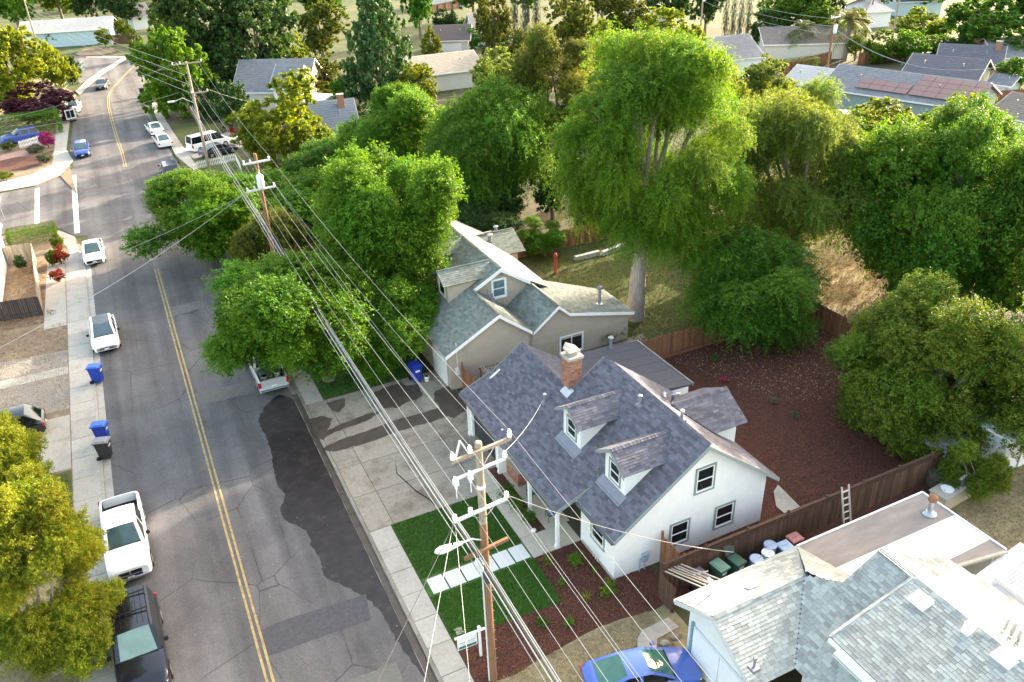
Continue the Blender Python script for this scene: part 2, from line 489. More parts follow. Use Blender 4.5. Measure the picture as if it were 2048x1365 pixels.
# blocks of land raised to kerb height
block('right_yard_land', [(6.6, -30), (6.6, 96)] + pix([(352, 312), (326, 262), (312, 235), (301, 205)], 0) + [(60, 150), (140, 150), (140, -30)], M_land, -0.012)
block('left_yard_land', [(-5.35, -30), (-5.35, 82)] + pix([(150, 474), (118, 461), (85, 455)], 0) + [(-60, 82.5), (-60, -30)], M_soil, -0.012)
block('corner_yard_land', [(-5.6, 100.5)] + pix([(120, 351), (70, 371), (0, 384)], 0) + [(-60, 97), (-60, 175), (-9, 175)] + pix([(150, 185), (143, 205), (136, 235), (131, 300)], 0), M_soil, -0.012)

# kerbs and gutters
mb = MB()
for y in np.arange(-20, 96, 3.0):
    mb.box(6.18, 6.55, y + .012, y + 2.99, -.2, RZ + .018, 0)
o = struct('gutter', mb, M_gutter)
mb = MB()
for y in np.arange(-20, 96, 3.0):
    mb.prism([(6.55, y + .012), (6.72, y + .012), (6.72, y + 2.988), (6.55, y + 2.988)], -.2, .0, 0)
struct('kerb', mb, M_gutter)
mb = MB()
for y in np.arange(-20, 82, 3.0):
    mb.box(-5.35, -4.93, y + .012, y + 2.988, -.2, RZ + .018, 0)
    mb.box(-5.5, -5.352, y + .012, y + 2.988, -.2, 0, 0)
struct('left_kerb', mb, M_conc)

# pavement slabs, each its own piece
slab_me = {}
def slabs(name, x0, x1, y0, y1, step, m, label=None):
    root = MB(); root.box(x0 + .03, x1 - .03, y0 + .03, y1 - .03, -.2, -.03, 0, .3)
    r = struct(name, root, M_gutter)
    n = max(1, round((y1 - y0) / step)); st = (y1 - y0) / n
    k = (round(x1 - x0, 3), round(st, 3), m.name)
    if k not in slab_me:
        mb = MB(); mb.box(0, x1 - x0, .012, st - .012, -.1, 0, 0, 0)
        slab_me[k] = mb.mesh('pavement_slab', m, bevel=.006)
    for i in range(n):
        o = link('slab', slab_me[k], r)
        o.location = (x0, y0 + i * st, random.uniform(-.004, .004))
        o.rotation_euler = (random.uniform(-.002, .002), 0, 0)
    return r

slabs('right_pavement', 6.73, 7.86, 6, 32.4, 1.65, M_conc)
slabs('right_pavement_far', 6.73, 7.86, 45.75, 96, 1.65, M_conc)
slabs('left_pavement', -6.95, -5.51, 14, 81.5, 2.2, M_conc)
# driveway of the two houses in panels
r = MB(); r.box(6.75, 15.6, 32.45, 45.7, -.2, -.04, 0, .3)
drv = struct('driveway', r, M_gutter)
xs = [6.73, 8.05, 10.6, 13.1, 15.9]; ys = [32.4, 35.4, 38.2, 40.5, 43.0, 45.75]
for i in range(4):
    for j in range(5):
        mb = MB(); mb.box(xs[i] + .015, xs[i + 1] - .015, ys[j] + .015, ys[j + 1] - .015, -.1, random.uniform(-.004, .002), 0)
        mb.build('concrete_panel', M_conc_dirty, drv, bevel=.006)
sheet('driveway_crack', pix([(790, 920), (795, 948), (806, 957), (833, 982), (862, 1000), (872, 1012), (870, 1013), (861, 1002), (832, 984), (804, 958), (793, 948)]), .006, M_dark, .01, .2)
# wet shapes left by hosed water, on the street and on the concrete
sheet('wet_street_patch', pix([(556, 790), (530, 812), (516, 842), (534, 880), (545, 920), (550, 962), (570, 988), (562, 1012), (566, 1040), (590, 1050), (614, 1060), (622, 1090), (640, 1122), (648, 1152), (668, 1166), (700, 1178), (728, 1196), (757, 1216), (772, 1240), (792, 1278), (806, 1302), (832, 1335), (858, 1362), (833, 1310), (790, 1218), (740, 1110), (690, 1000), (640, 890), (602, 805), (580, 795)], RZ), RZ + .006, M_wet, .07, .22)
for zi, pts in enumerate(([(652, 806), (690, 796), (690, 812), (678, 825), (664, 822)],
            [(738, 790), (765, 778), (790, 770), (800, 765), (812, 772), (835, 768), (846, 790), (832, 800), (812, 806), (797, 816), (768, 817), (745, 806), (756, 796)],
            [(618, 838), (645, 832), (664, 838), (655, 862), (674, 852), (730, 830), (768, 820), (735, 842), (690, 857), (655, 872), (648, 882), (630, 872)],
            [(870, 782), (900, 772), (925, 790), (934, 820), (905, 838), (885, 822), (868, 800)],
            [(645, 898), (680, 880), (735, 862), (800, 838), (860, 822), (915, 806), (930, 822), (870, 842), (800, 862), (735, 886), (668, 905)])):
    sheet('wet_driveway_stain', pix(pts), .005 + zi * .003, M_wetc, .05, .16)
# wet gutter
sheet('wet_gutter', [(6.2, 21), (6.53, 21), (6.53, 47.5), (6.2, 47.5)], RZ + .023, M_wetc, .03, .5)
# repairs in the asphalt
sheet('asphalt_trench', pix([(390, 788), (556, 750), (568, 772), (400, 811)], RZ), RZ + .007, M_patch, .015)
sheet('asphalt_trench_shadowed', pix([(520, 1262), (555, 1245), (732, 1189), (742, 1240), (633, 1278), (537, 1313)], RZ), RZ + .009, M_patchd, .015)  # real trench repair, its dark colour also holds the shadow across it
sheet('asphalt_trench_far', pix([(330, 617), (408, 600), (412, 614), (336, 636)], RZ), RZ + .008, M_patch, .015)
sheet('asphalt_repair', [(2.2, 14), (5.3, 14), (5.3, 24.2), (2.2, 24.2)], RZ + .010, M_patch, .02)
mb = MB(); c = at(253, 346, RZ); mb.lathe((c.x, c.y, RZ), [(.0, .0), (.42, .0), (.42, .012), (.36, .014), (.36, .008), (0, .008)], 20)
tag(mb.build('manhole_cover', M_patch), 'round iron manhole cover in the street near the junction', 'manhole cover')

# painted lines
def ribbon(name, pts, w, z, m, gap=0):
    mb = MB()
    pts = [Vector((p[0], p[1], 0)) for p in pts]
    for a, b in zip(pts, pts[1:]):
        d = (b - a).normalized(); s = Vector((-d.y, d.x, 0)) * w / 2
        mb.face([(a - s)[:2] + (z,), (a + s)[:2] + (z,), (b + s)[:2] + (z,), (b - s)[:2] + (z,)])
    o = mb.build(name, m); o['kind'] = 'structure'
    return o
far_c = pix([(251, 335), (244, 305), (233, 275), (223, 238), (217, 212), (217, 193), (226, 176), (241, 160), (262, 138), (290, 118)], RZ)
for dx in (-.13, .13):
    pts = [(.27 + dx + random.uniform(-.008, .008), y) for y in np.arange(8, 76, 2.0)]
    ribbon('centre_line', pts, .11, RZ + .012, M_yellow)
    ribbon('far_centre_line', [(p[0] + dx, p[1]) for p in far_c], .11, RZ + .012, M_yellow)
for q in ([(142, 352), (152, 350), (160, 466), (149, 468)], [(70, 378), (79, 376), (79, 448), (69, 449)]):
    sheet('crossing_line', pix(q, RZ), RZ + .014, M_white_line, .01)
sheet('edge_line', pix([(172, 113), (256, 113), (256, 116), (172, 116)], RZ), RZ + .014, M_conc)
# bright concrete round the corner lot, far pavements
sheet('corner_pavement', pix([(147, 322), (133, 300), (140, 240), (146, 205), (152, 190), (128, 205), (113, 232), (110, 290), (104, 330), (62, 350), (0, 364), (0, 384), (70, 371), (120, 351)]), .004, M_conc)
sheet('far_pavement', pix([(150, 183), (175, 160), (205, 139), (250, 113), (256, 117), (212, 145), (182, 168), (160, 190)]), .004, M_conc)
sheet('far_right_pavement', pix([(352, 312), (326, 262), (312, 235), (301, 205), (312, 205), (328, 235), (345, 262), (392, 330), (392, 345)]), .004, M_conc)
sheet('south_corner_pavement', pix([(150, 474), (118, 461), (110, 466), (138, 500), (140, 640), (157, 640), (157, 500)]), .004, M_conc)

# ------------------------------------------------ yards
sheet('front_lawn', [(7.9, 28.1), (13.3, 28.1), (13.3, 32.35), (7.9, 32.35)], .004, M_lawn, .01)
sheet('front_lawn_lower', [(7.9, 23.95), (13.2, 23.7), (13.3, 26.8), (7.9, 26.8)], .004, M_lawn, .01)
sheet('lawn_strip', [(7.88, 26.8), (13.3, 26.8), (13.3, 28.1), (7.88, 28.1)], .003, M_lawn)
sheet('front_mulch_bed', [(7.9, 24), (13.2, 23.74), (13.3, 26.85), (16.02, 26.85), (16.02, 23.8), (18, 23.8), (18, 21.5), (16.6, 21.4), (14, 21.75), (11.5, 21.45), (9.5, 21.2), (7.9, 21.3)], .006, M_mulch, .04)
sheet('dry_front_yard', [(7.88, 12), (17.4, 12), (17.4, 21.9), (7.88, 21.9)], .002, M_drygrass)
pth = MB(); pth.prism(pix([(1275, 1278), (1285, 1262), (1336, 1237), (1358, 1256), (1314, 1280), (1312, 1365), (1312, 1420), (1272, 1420)]), -.1, .06)
struct('garden_path', pth, M_conc)
stp = MB(); stp.box(8.1, 13.25, 26.95, 27.98, -.15, -.03, 0, .3)
r = struct('stepping_path', stp, M_soil)
mb = MB(); mb.box(0, .80, 0, 1.05, -.07, .012, 0, 0); sm = mb.mesh('stepping_stone', M_paver, bevel=.01)
for k in range(6):
    o = link('stone', sm, r); o.location = (8.12 + k * .865, 26.93 + random.uniform(-.02, .02), random.uniform(-.003, .004))
    o.rotation_euler = (0, 0, random.uniform(-.008, .008))
# walk and porch slab
r = struct('front_walk', (lambda m: (m.box(13.34, 16.2, 26.84, 34.2, -.2, -.03, 0, .3), m)[1])(MB()), M_gutter)
for (x0, x1, y0, y1) in ((13.33, 14.22, 26.82, 28.35), (14.24, 16.0, 26.82, 28.35), (13.33, 14.22, 28.37, 30.3), (13.33, 14.22, 30.32, 32.3), (13.33, 14.22, 32.32, 34.2), (14.8, 16.2, 28.37, 31.0), (14.8, 16.2, 31.02, 34.2)):
    mb = MB(); mb.box(x0, x1, y0, y1, -.12, .012); mb.build('concrete_panel', M_porch, r, bevel=.006)
sheet('porch_planting_strip', [(14.22, 28.37), (14.8, 28.37), (14.8, 34.2), (14.22, 34.2)], .004, M_mulch)
# back yards
sheet('back_mulch', [(18.0, 21.5), (42.2, 21.5), (42.2, 39.5), (19, 39.5), (19, 23), (18, 23)], .004, M_mulch)
sheet('back_path', pix([(1547, 985), (1556, 972), (1600, 1016), (1572, 1032), (1552, 1015)]), .07, M_conc)
sheet('neighbour_back_lawn', [(29.6, 39.6), (42.2, 39.6), (42.2, 59.5), (29, 59.5)], .003, M_lawn_olive)
sheet('neighbour_patio', [(29.2, 43.2), (30.6, 43.2), (30.2, 40.1), (24, 40.1), (20, 40.1), (20, 42.9), (29.2, 42.9)], .006, M_gravel)
sheet('neighbour_front_lawn', [(7.9, 45.9), (15, 45.9), (15, 68), (7.9, 68)], .003, M_lawn)
sheet('sunny_dry_lawn', [(42.5, 34), (58, 34), (58, 62), (42.5, 62)], .003, M_drygrass)
sheet('grey_house_back_lawn', [(30.8, 4), (52, 4), (52, 21), (30.8, 21)], .003, M_drygrass)
sheet('far_right_yard', pix([(380, 330), (372, 300), (340, 250), (420, 240), (500, 330)]), .003, M_lawn_olive)
sheet('white_fence_lawn', pix([(402, 350), (392, 330), (480, 320), (560, 345), (540, 372), (430, 370)]), .005, M_lawn_olive)
sheet('van_driveway', pix([(388, 318), (366, 298), (460, 262), (500, 290)]), .006, M_conc)
# across the street
sheet('left_gravel', [(-30, 54.6), (-7.0, 52.8), (-7.0, 61.5), (-30, 63)], .003, M_gravel)
sheet('left_drive', [(-30, 45.8), (-7.0, 45.8), (-7.0, 52.0), (-30, 53)], .004, M_conc)
sheet('left_drive_joint', [(-30, 49.2), (-7.0, 49.2), (-7.0, 49.26), (-30, 49.26)], .007, M_gutter)
sheet('left_gravel_strip', [(-30, 57.2), (-7.0, 57.8), (-7.0, 58.9), (-30, 58.6)], .006, M_conc)
sheet('left_dry_lawn', [(-30, 40), (-7.0, 40), (-7.0, 45.6), (-30, 45.6)], .003, M_lawn_olive)
sheet('left_dry_lawn_near', [(-30, 14), (-7.0, 14), (-7.0, 40), (-30, 40)], .0025, M_drygrass)
sheet('left_bare_soil', [(-30, 62), (-7.0, 61.6), (-7.0, 66.5), (-30, 69)], .002, M_soil)
sheet('left_concrete_pad', [(-8.6, 65.9), (-7.0, 65.9), (-7.0, 82), (-8.4, 82)], .004, M_conc)
sheet('corner_mulch', pix([(0, 345), (50, 340), (100, 322), (108, 300), (72, 312), (30, 315), (0, 322)]), .006, M_mulch)
sheet('corner_brick_path', pix([(0, 322), (30, 315), (75, 308), (75, 300), (38, 302), (0, 312)]), .007, pm('brick_path', (.36, .21, .17), .9, .15, 6))
sheet('far_dirt_island', pix([(150, 108), (170, 98), (225, 96), (232, 104), (205, 110), (160, 112)]), .01, M_soil)
# ============================================================ house helpers
def tab_mesh(m):
    mb = MB()
    mb.face([(-.5, 0, .016), (.5, 0, .016), (.5, 1.15, .003), (-.5, 1.15, .003)], 0, 0)
    mb.face([(-.5, 0, 0), (.5, 0, 0), (.5, 0, .016), (-.5, 0, .016)], 0, 0)
    mb.face([(-.5, 1.15, .003), (-.5, 0, 0), (-.5, 0, .016)], 0, 0)
    mb.face([(.5, 0, 0), (.5, 1.15, .003), (.5, 0, .016)], 0, 0)
    return mb.mesh('shingle', m)


class Roof:
    """shingled planes of one house: the largest 300 tabs become objects, the rest one mesh"""
    def __init__(s, roof, mat, e=.145, w=.30, singles=300):
        s.roof, s.mat, s.e, s.w, s.singles, s.tabs = roof, mat, e, w, singles, []

    def plane(s, poly, holes=()):
        """poly: world points of a planar roof face; courses run level"""
        P = [Vector(p) for p in poly]
        n = Vector((0, 0, 0))
        for a, b in zip(P, P[1:] + P[:1]): n += a.cross(b)
        n.normalize()
        if n.z < 0: n = -n
        u = Vector((0, 0, 1)).cross(n).normalized()         # level, along the eave
        v = n.cross(u).normalized()                          # up the slope
        o = min(P, key=lambda p: p.dot(v))
        uv = [((p - o).dot(u), (p - o).dot(v)) for p in P]
        vmax = max(q[1] for q in uv)
        nrow = int(vmax / s.e) + 1
        for i in range(nrow):
            v0 = i * s.e
            vm = min(v0 + s.e * .5, vmax - .01)
            xs = []
            for (ua, va), (ub, vb) in zip(uv, uv[1:] + uv[:1]):
                if (va <= vm) != (vb <= vm): xs.append(ua + (ub - ua) * (vm - va) / (vb - va))
            xs.sort()
            for a, b in zip(xs[::2], xs[1::2]):
                x = a - random.random() * s.w
                while x < b:
                    ww = s.w * random.choice((.75, .9, 1.0, 1.0, 1.1, 1.3))
                    x0, x1 = max(x, a), min(x + ww - .008, b)
                    if x1 - x0 > .04:
                        s.tabs.append((o + u * ((x0 + x1) / 2) + v * (v0 - .012) + n * .004, x1 - x0, u, v, n))
                    x += ww
        return s

    def caps(s, a, b, size=.22):
        """ridge caps from a to b"""
        a, b = Vector(a), Vector(b)
        d = (b - a); L = d.length; d.normalize()
        side = d.cross(Vector((0, 0, 1))).normalized()
        up = side.cross(d)
        mb = MB(); k = 0
        while k < L - .05:
            p = a + d * k; q = a + d * min(k + size * 1.15, L)
            mb.face([p - side * .14 - up * .045, p + up * .035, q + up * .02, q - side * .14 - up * .06])
            mb.face([p + up * .035, p + side * .14 - up * .045, q + side * .14 - up * .06, q + up * .02])
            mb.face([p - side * .14 - up * .075, p - side * .14 - up * .045, p + up * .035, p + up * .0])
            mb.face([p + side * .14 - up * .045, p + side * .14 - up * .075, p + up * .0, p + up * .035])
            k += size
        mb.build('ridge_cap', s.mat, s.roof, label='row of overlapping ridge caps')

    def finish(s):
        eye = Vector((0, 0, H))
        def ok(p):
            d = p - eye; z = d.dot(_f)
            x = 1024 + F * d.dot(_r) / z; y = 682.5 - F * d.dot(_u) / z
            return 20 < x < 2028 and 20 < y < 1345
        def face(t):
            return t[4].dot((eye - t[0]).normalized()) > .25
        order = sorted(range(len(s.tabs)), key=lambda i: (not (ok(s.tabs[i][0]) and face(s.tabs[i])), (s.tabs[i][0] - eye).length))
        one = tab_mesh(s.mat)
        for i in order[:s.singles]:
            p, w, u, v, n = s.tabs[i]
            o = link('shingle', one, s.roof)
            o.matrix_local = Matrix(((u.x * w, v.x * s.e, n.x, p.x), (u.y * w, v.y * s.e, n.y, p.y), (u.z * w, v.z * s.e, n.z, p.z), (0, 0, 0, 1)))
        mb = MB()
        for i in order[s.singles:]:
            p, w, u, v, n = s.tabs[i]
            t = random.random(); e = s.e
            a, b = p - u * w / 2, p + u * w / 2
            k = n * .016
            mb.face([a + k, b + k, b + v * e * 1.15 + n * .003, a + v * e * 1.15 + n * .003], 0, t)
            mb.face([a, b, b + k, a + k], 0, t)
            mb.face([a, a + k, a + v * e * 1.15 + n * .003], 0, t)
            mb.face([b, b + v * e * 1.15 + n * .003, b + k], 0, t)
        if mb.F:
            o = link('shingle_courses', mb_raw(mb, s.mat), s.roof)
            o['kind'] = 'stuff'


def mb_raw(mb, m):
    """mesh without clean-up, for big merged pieces whose faces already point the right way"""
    me = bpy.data.meshes.new('pieces')
    me.from_pydata(mb.V, [], mb.F)
    me.materials.append(m)
    a = me.attributes.new('tint', 'FLOAT', 'FACE'); a.data.foreach_set('value', mb.T)
    me.update()
    return me


def deck(mb, poly, th=.10):
    """solid roof slab under a shingled plane"""
    P = [Vector(p) for p in poly]
    n = Vector((0, 0, 0))
    for a, b in zip(P, P[1:] + P[:1]): n += a.cross(b)
    n.normalize()
    if n.z < 0: n = -n
    mb.solid(P, -n * th)


def frame_at(c, nrm):
    """matrix with local x along the wall, y out of the wall, z up"""
    n = Vector(nrm).normalized()
    x = n.cross(Vector((0, 0, 1))).normalized()      # seen from outside, x runs to the left
    return Matrix(((x.x, n.x, 0, c[0]), (x.y, n.y, 0, c[1]), (x.z, n.z, 1, c[2]), (0, 0, 0, 1)))


def window(parent, c, nrm, w, h, trim=None, sash=None, panes='double', tw=.1, name='window', glass=None, sub=True):
    """c is the centre on the wall face; frame is the part, panes and sashes its sub-parts"""
    trim = trim or M_white; sash = sash or M_white; glass = glass or M_glass
    X = frame_at(c, nrm)
    f = MB(); f.X = X
    a, b = w / 2, h / 2
    if tw:
        f.box(-a - tw, a + tw, 0.002, .045, b, b + tw, 0); f.box(-a - tw, a + tw, .002, .055, -b - tw, -b, 0)
        f.box(-a - tw, -a, .002, .045, -b, b, 0); f.box(a, a + tw, .002, .045, -b, b, 0)
    else:
        f.box(-a - .03, a + .03, .002, .03, b, b + .03); f.box(-a - .03, a + .03, .002, .03, -b - .03, -b)
        f.box(-a - .03, -a, .002, .03, -b, b); f.box(a, a + .03, .002, .03, -b, b)
    fo = f.build(name, trim, parent)
    s = MB(); s.X = X
    e = .055
    s.box(-a, a, .004, .035, b - e, b); s.box(-a, a, .004, .040, -b, -b + e * 1.6)
    s.box(-a, -a + e, .004, .035, -b + e * 1.6, b - e); s.box(a - e, a, .004, .035, -b + e * 1.6, b - e)
    if panes == 'double': s.box(-a + e, a - e, .004, .034, -e / 2, e / 2)
    elif panes == 'slider': s.box(-e / 2, e / 2, .004, .034, -b + e * 1.6, b - e)
    elif panes == 'grid':
        for k in (-.5, 0, .5): s.box(k * w * .9 - .012, k * w * .9 + .012, .004, .03, -b + e * 1.6, b - e)
        for z_ in (-h / 6, h / 6): s.box(-a + e, a - e, .004, .029, z_ - .012, z_ + .012)
    s.build('sash', sash, fo)
    def pane(x0, x1, z0, z1):
        g = MB(); g.X = X; g.box(x0, x1, .003, .012, z0, z1)
        g.build('pane', glass, fo)
    if panes == 'double': pane(-a + .02, a - .02, 0, b - .02); pane(-a + .02, a - .02, -b + .02, -.002)
    elif panes == 'slider': pane(-a + .02, 0, -b + .02, b - .02); pane(.002, a - .02, -b + .02, b - .02)
    elif panes == 'grid':
        xe = [-a + .02, -.45 * w, 0, .45 * w, a - .02]; xe = [-a + .02, -w * .25, 0, w * .25, a - .02]
        ze = [-b + .02, -h / 6, h / 6, b - .02]
        for i in range(4):
            for j in range(3): pane(xe[i] + .002, xe[i + 1] - .002, ze[j] + .002, ze[j + 1] - .002)
    else: pane(-a + .02, a - .02, -b + .02, b - .02)
    return fo


def pipe_vent(parent, p, h=.45, r=.07, cap=True, name='vent_pipe', m=None):
    mb = MB()
    mb.box(p[0] - .17, p[0] + .17, p[1] - .17, p[1] + .17, p[2] - .12, p[2] + .02, 0)
    mb.tube([(p[0], p[1], p[2] - .1), (p[0], p[1], p[2] + h)], r, 12, 0)
    o = mb.build(name, m or M_vent, parent, True)
    if cap:
        c = MB(); c.lathe((p[0], p[1], p[2] + h), [(r * .6, 0), (r * 1.7, .03), (r * 1.7, .10), (r * 1.2, .14), (0, .15)], 12)
        c.build('vent_cap', M_metal, o, True)
    return o


def bricks(parent, x0, x1, y0, y1, z0, z1, bl=.21, bh=.07):
    """brick skin round a rectangular shaft, each brick its own piece"""
    mb = MB(); mb.box(0, 1, 0, 1, 0, 1, 0, 0); one = mb.mesh('brick', M_brick)
    core = MB(); core.box(x0 + .012, x1 - .012, y0 + .012, y1 - .012, z0, z1); core.build('mortar_core', M_mortar, parent)
    k = 0; z = z0
    while z < z1 - .01:
        hh = min(bh, z1 - z) - .012
        for (ax, L, fx) in (('y', y1 - y0, x0), ('y', y1 - y0, x1 - .09), ('x', x1 - x0, y0), ('x', x1 - x0, y1 - .09)):
            p = -.0 - (bl / 2 if k % 2 else 0)
            while p < L - .02:
                a, b = max(p, 0), min(p + bl - .012, L)
                if b - a > .03:
                    o = link('brick', one, parent)
                    j = random.uniform(-.004, .004)
                    if ax == 'y': o.location += Vector((fx + j, y0 + a, z)); o.scale = (.09, b - a, hh)
                    else: o.location += Vector((x0 + a, fx + j, z)); o.scale = (b - a, .09, hh)
                p += bl
        z += bh; k += 1
# ============================================================ the white house with the charcoal roof
h1 = thing('white_house', 'white stucco house with charcoal shingle roof, two front dormers and brick chimney', 'house', (16, 23.8, 0))
w = MB()
# main body with gable ends (walls just under the roof slab)
def gable_wall(mb, x0, x1, y, zb, ze0, ze1, xr, zr, th=.15):
    mb.solid([(x0, y, zb), (x1, y, zb), (x1, y, ze1), (xr, y, zr), (x0, y, ze0)], (0, th, 0))
gable_wall(w, 16.0, 24.75, 23.8, -.1, 3.05, 3.05, 20.55, 6.33)
gable_wall(w, 16.0, 24.75, 32.1, -.1, 3.05, 3.05, 20.55, 6.33)
w.box(16.0, 16.15, 23.95, 26.9, -.1, 3.05); w.box(24.6, 24.75, 23.95, 32.1, -.1, 3.05)
w.box(17.2, 17.35, 26.9, 33.6, -.1, 3.7); w.box(16.15, 17.2, 26.75, 26.9, -.1, 3.2)      # recessed porch wall
gable_wall(w, 14.95, 21.4, 37.85, -.1, 2.6, 2.75, 18.45, 4.82)
w.box(14.75, 14.9, 33.5, 34.2, -.1, 2.5); w.box(14.75, 14.9, 37.5, 38.0, -.1, 2.5); w.box(14.9, 17.2, 33.5, 33.65, -.1, 2.9)
w.box(21.3, 26.45, 32.4, 32.55, -.1, 2.75); w.box(26.3, 26.45, 32.55, 38.0, -.1, 2.75); w.box(21.4, 26.3, 37.85, 38.0, -.1, 2.75)
w.box(21.2, 21.35, 32.25, 32.4, -.1, 2.7)
h1w = w.build('wall', M_stucco, h1)
# roof planes
main_front = [(15.62, 23.35, 2.89), (15.62, 26.62, 2.89), (16.45, 26.62, 3.49), (16.45, 32.36, 3.49), (16.45, 38.3, 3.49), (18.5, 38.3, 4.98), (18.5, 32.7, 4.98), (18.5, 32.36, 4.98), (20.55, 32.36, 6.475), (20.55, 23.35, 6.475)]
porch_pl = [(14.5, 26.62, 2.68), (14.5, 38.4, 2.68), (16.45, 38.3, 3.49), (16.45, 26.62, 3.49)]
main_back = [(20.55, 23.35, 6.475), (20.55, 32.36, 6.475), (25.1, 32.36, 2.95), (25.1, 23.35, 2.95)]
gar_back = [(18.5, 32.5, 4.98), (18.5, 38.3, 4.98), (21.45, 38.3, 2.95), (21.45, 32.5, 2.95)]
rd = MB()
for pl in (main_front, porch_pl, main_back, gar_back): deck(rd, pl, .11)
h1r = rd.build('roof', M_deck, h1)
R1 = Roof(h1r, M_sh_dark, .145, .31)
R1.plane(main_front).plane(porch_pl).plane(main_back).plane(gar_back)
# rear gable addition
raw = MB(); raw.box(22.3, 24.98, 26.55, 29.5, 2.9, 4.45)
raw.solid([(24.98, 26.55, 4.45), (24.98, 29.5, 4.45), (24.98, 28.02, 5.32)], (-.12, 0, 0)); raw.build('rear_gable_wall', M_stucco, h1)
ra1 = [(21.9, 28.02, 5.5), (25.4, 28.02, 5.5), (25.4, 26.2, 4.42), (23.3, 26.2, 4.42)]
ra2 = [(21.9, 28.02, 5.5), (25.4, 28.02, 5.5), (25.4, 29.85, 4.42), (23.3, 29.85, 4.42)]
rr = MB(); deck(rr, ra1, .09); deck(rr, ra2, .09); rrm = rr.build('rear_gable_roof', M_deck, h1)
R1.roof = h1r
R1.plane(ra1).plane(ra2)
# low roof at the back
fl = MB(); fl.solid([(20.6, 32.5, 3.35), (20.6, 38.3, 3.35), (26.75, 38.3, 2.86), (26.75, 32.45, 2.86)], (0, 0, -.14))
flo = fl.build('low_back_roof', M_flat_dark, h1)
sm_ = MB()
for k in range(1, 6): sm_.box(20.62, 26.7, 32.5 + k * .97, 32.5 + k * .97 + .03, 0, .012)
for i, v in enumerate(sm_.V): sm_.V[i] = (v[0], v[1], v[2] + 3.352 - (v[0] - 20.6) * .0797)
sm_.build('roofing_seam', M_deck, flo)
fe = MB(); fe.box(26.75, 26.85, 32.4, 38.35, 2.72, 2.9); fe.box(20.6, 26.75, 38.3, 38.36, 2.7, 2.88); fe.build('metal_edge', M_metal, flo)
pipe_vent(flo, (24.6, 38.0, 3.0), .75, .1)
# dormers
def dormer(yc):
    xf, hw = 17.05, .86
    d = MB()
    d.solid([(xf, yc - hw, 3.9), (xf, yc + hw, 3.9), (xf, yc + hw, 5.42), (xf, yc, 5.95), (xf, yc - hw, 5.42)], (.1, 0, 0))
    for s_ in (-1, 1):
        y = yc + s_ * hw
        d.solid([(xf + .1, y, 3.95), (xf + .1, y, 5.42), (19.15, y, 5.42)], (0, -s_ * .1, 0))
    do = d.build('dormer', M_stucco, h1)
    pl = []
    for s_ in (-1, 1):
        pl.append([(16.75, yc, 6.13), (20.05, yc, 6.13), (18.98, yc + s_ * 1.18, 5.36), (16.75, yc + s_ * 1.18, 5.36)])
    r = MB()
    for p in pl: deck(r, p, .07)
    r.build('dormer_roof', M_deck, do)
    for p in pl: R1.plane(p)
    R1.caps((16.75, yc, 6.15), (20.0, yc, 6.15), .2)
    b = MB()
    for s_ in (-1, 1): b.solid([(16.74, yc, 6.12), (16.74, yc + s_ * 1.2, 5.34), (16.74, yc + s_ * 1.2, 5.20), (16.74, yc, 5.98)], (-.035, 0, 0))
    b.build('bargeboard', M_trim, do)
    f = MB(); f.solid([(16.6, yc - 1.02, 3.585), (16.6, yc + 1.02, 3.585), (17.06, yc + 1.02, 3.935), (17.06, yc - 1.02, 3.935)], (-.01, 0, .03))
    f.build('apron_flashing', M_vent, do)
    window(do, (xf, yc, 4.72), (-1, 0, 0), .82, 1.02, M_trim, M_white, 'double', .09)
dormer(29.65); dormer(25.6)
R1.caps((20.55, 32.3, 6.49), (20.55, 23.4, 6.49), .25)
R1.caps((18.5, 38.25, 5.0), (18.5, 32.75, 5.0), .25)
R1.caps((25.35, 28.02, 5.52), (21.95, 28.02, 5.52), .22)
R1.finish()
# trim along rakes and eaves
FAS = []
def rake(mb, pts, y, side=-1, h=.2, th=.04):
    for a, b in zip(pts, pts[1:]):
        mb.solid([(a[0], y, a[1] + .01), (b[0], y, b[1] + .01), (b[0], y, b[1] - h), (a[0], y, a[1] - h)], (0, side * th, 0))
for pts, y, sd in (([(15.62, 2.89), (20.55, 6.475)], 23.34, -1), ([(20.55, 6.475), (25.1, 2.95)], 23.34, -1), ([(16.45, 3.49), (18.5, 4.98)], 38.31, 1), ([(18.5, 4.98), (21.45, 2.95)], 38.31, 1),
                   ([(14.5, 2.68), (16.45, 3.49)], 38.42, 1), ([(14.5, 2.68), (16.45, 3.49)], 26.6, -1), ([(18.5, 4.98), (20.55, 6.475)], 32.37, 1), ([(20.55, 6.475), (25.1, 2.95)], 32.37, 1)):
    t = MB(); rake(t, pts, y, sd); t.build('fascia', M_trim, h1)
t = MB(); t.box(25.1, 25.14, 23.3, 32.4, 2.75, 2.94); t.build('fascia', M_trim, h1)
g = MB()
g.box(14.36, 14.48, 26.6, 38.4, 2.53, 2.66); g.box(15.48, 15.60, 23.32, 26.55, 2.74, 2.87)
g.build('gutter', pm('gutter_dark', (.10, .105, .115), .5, .1, 3), h1)
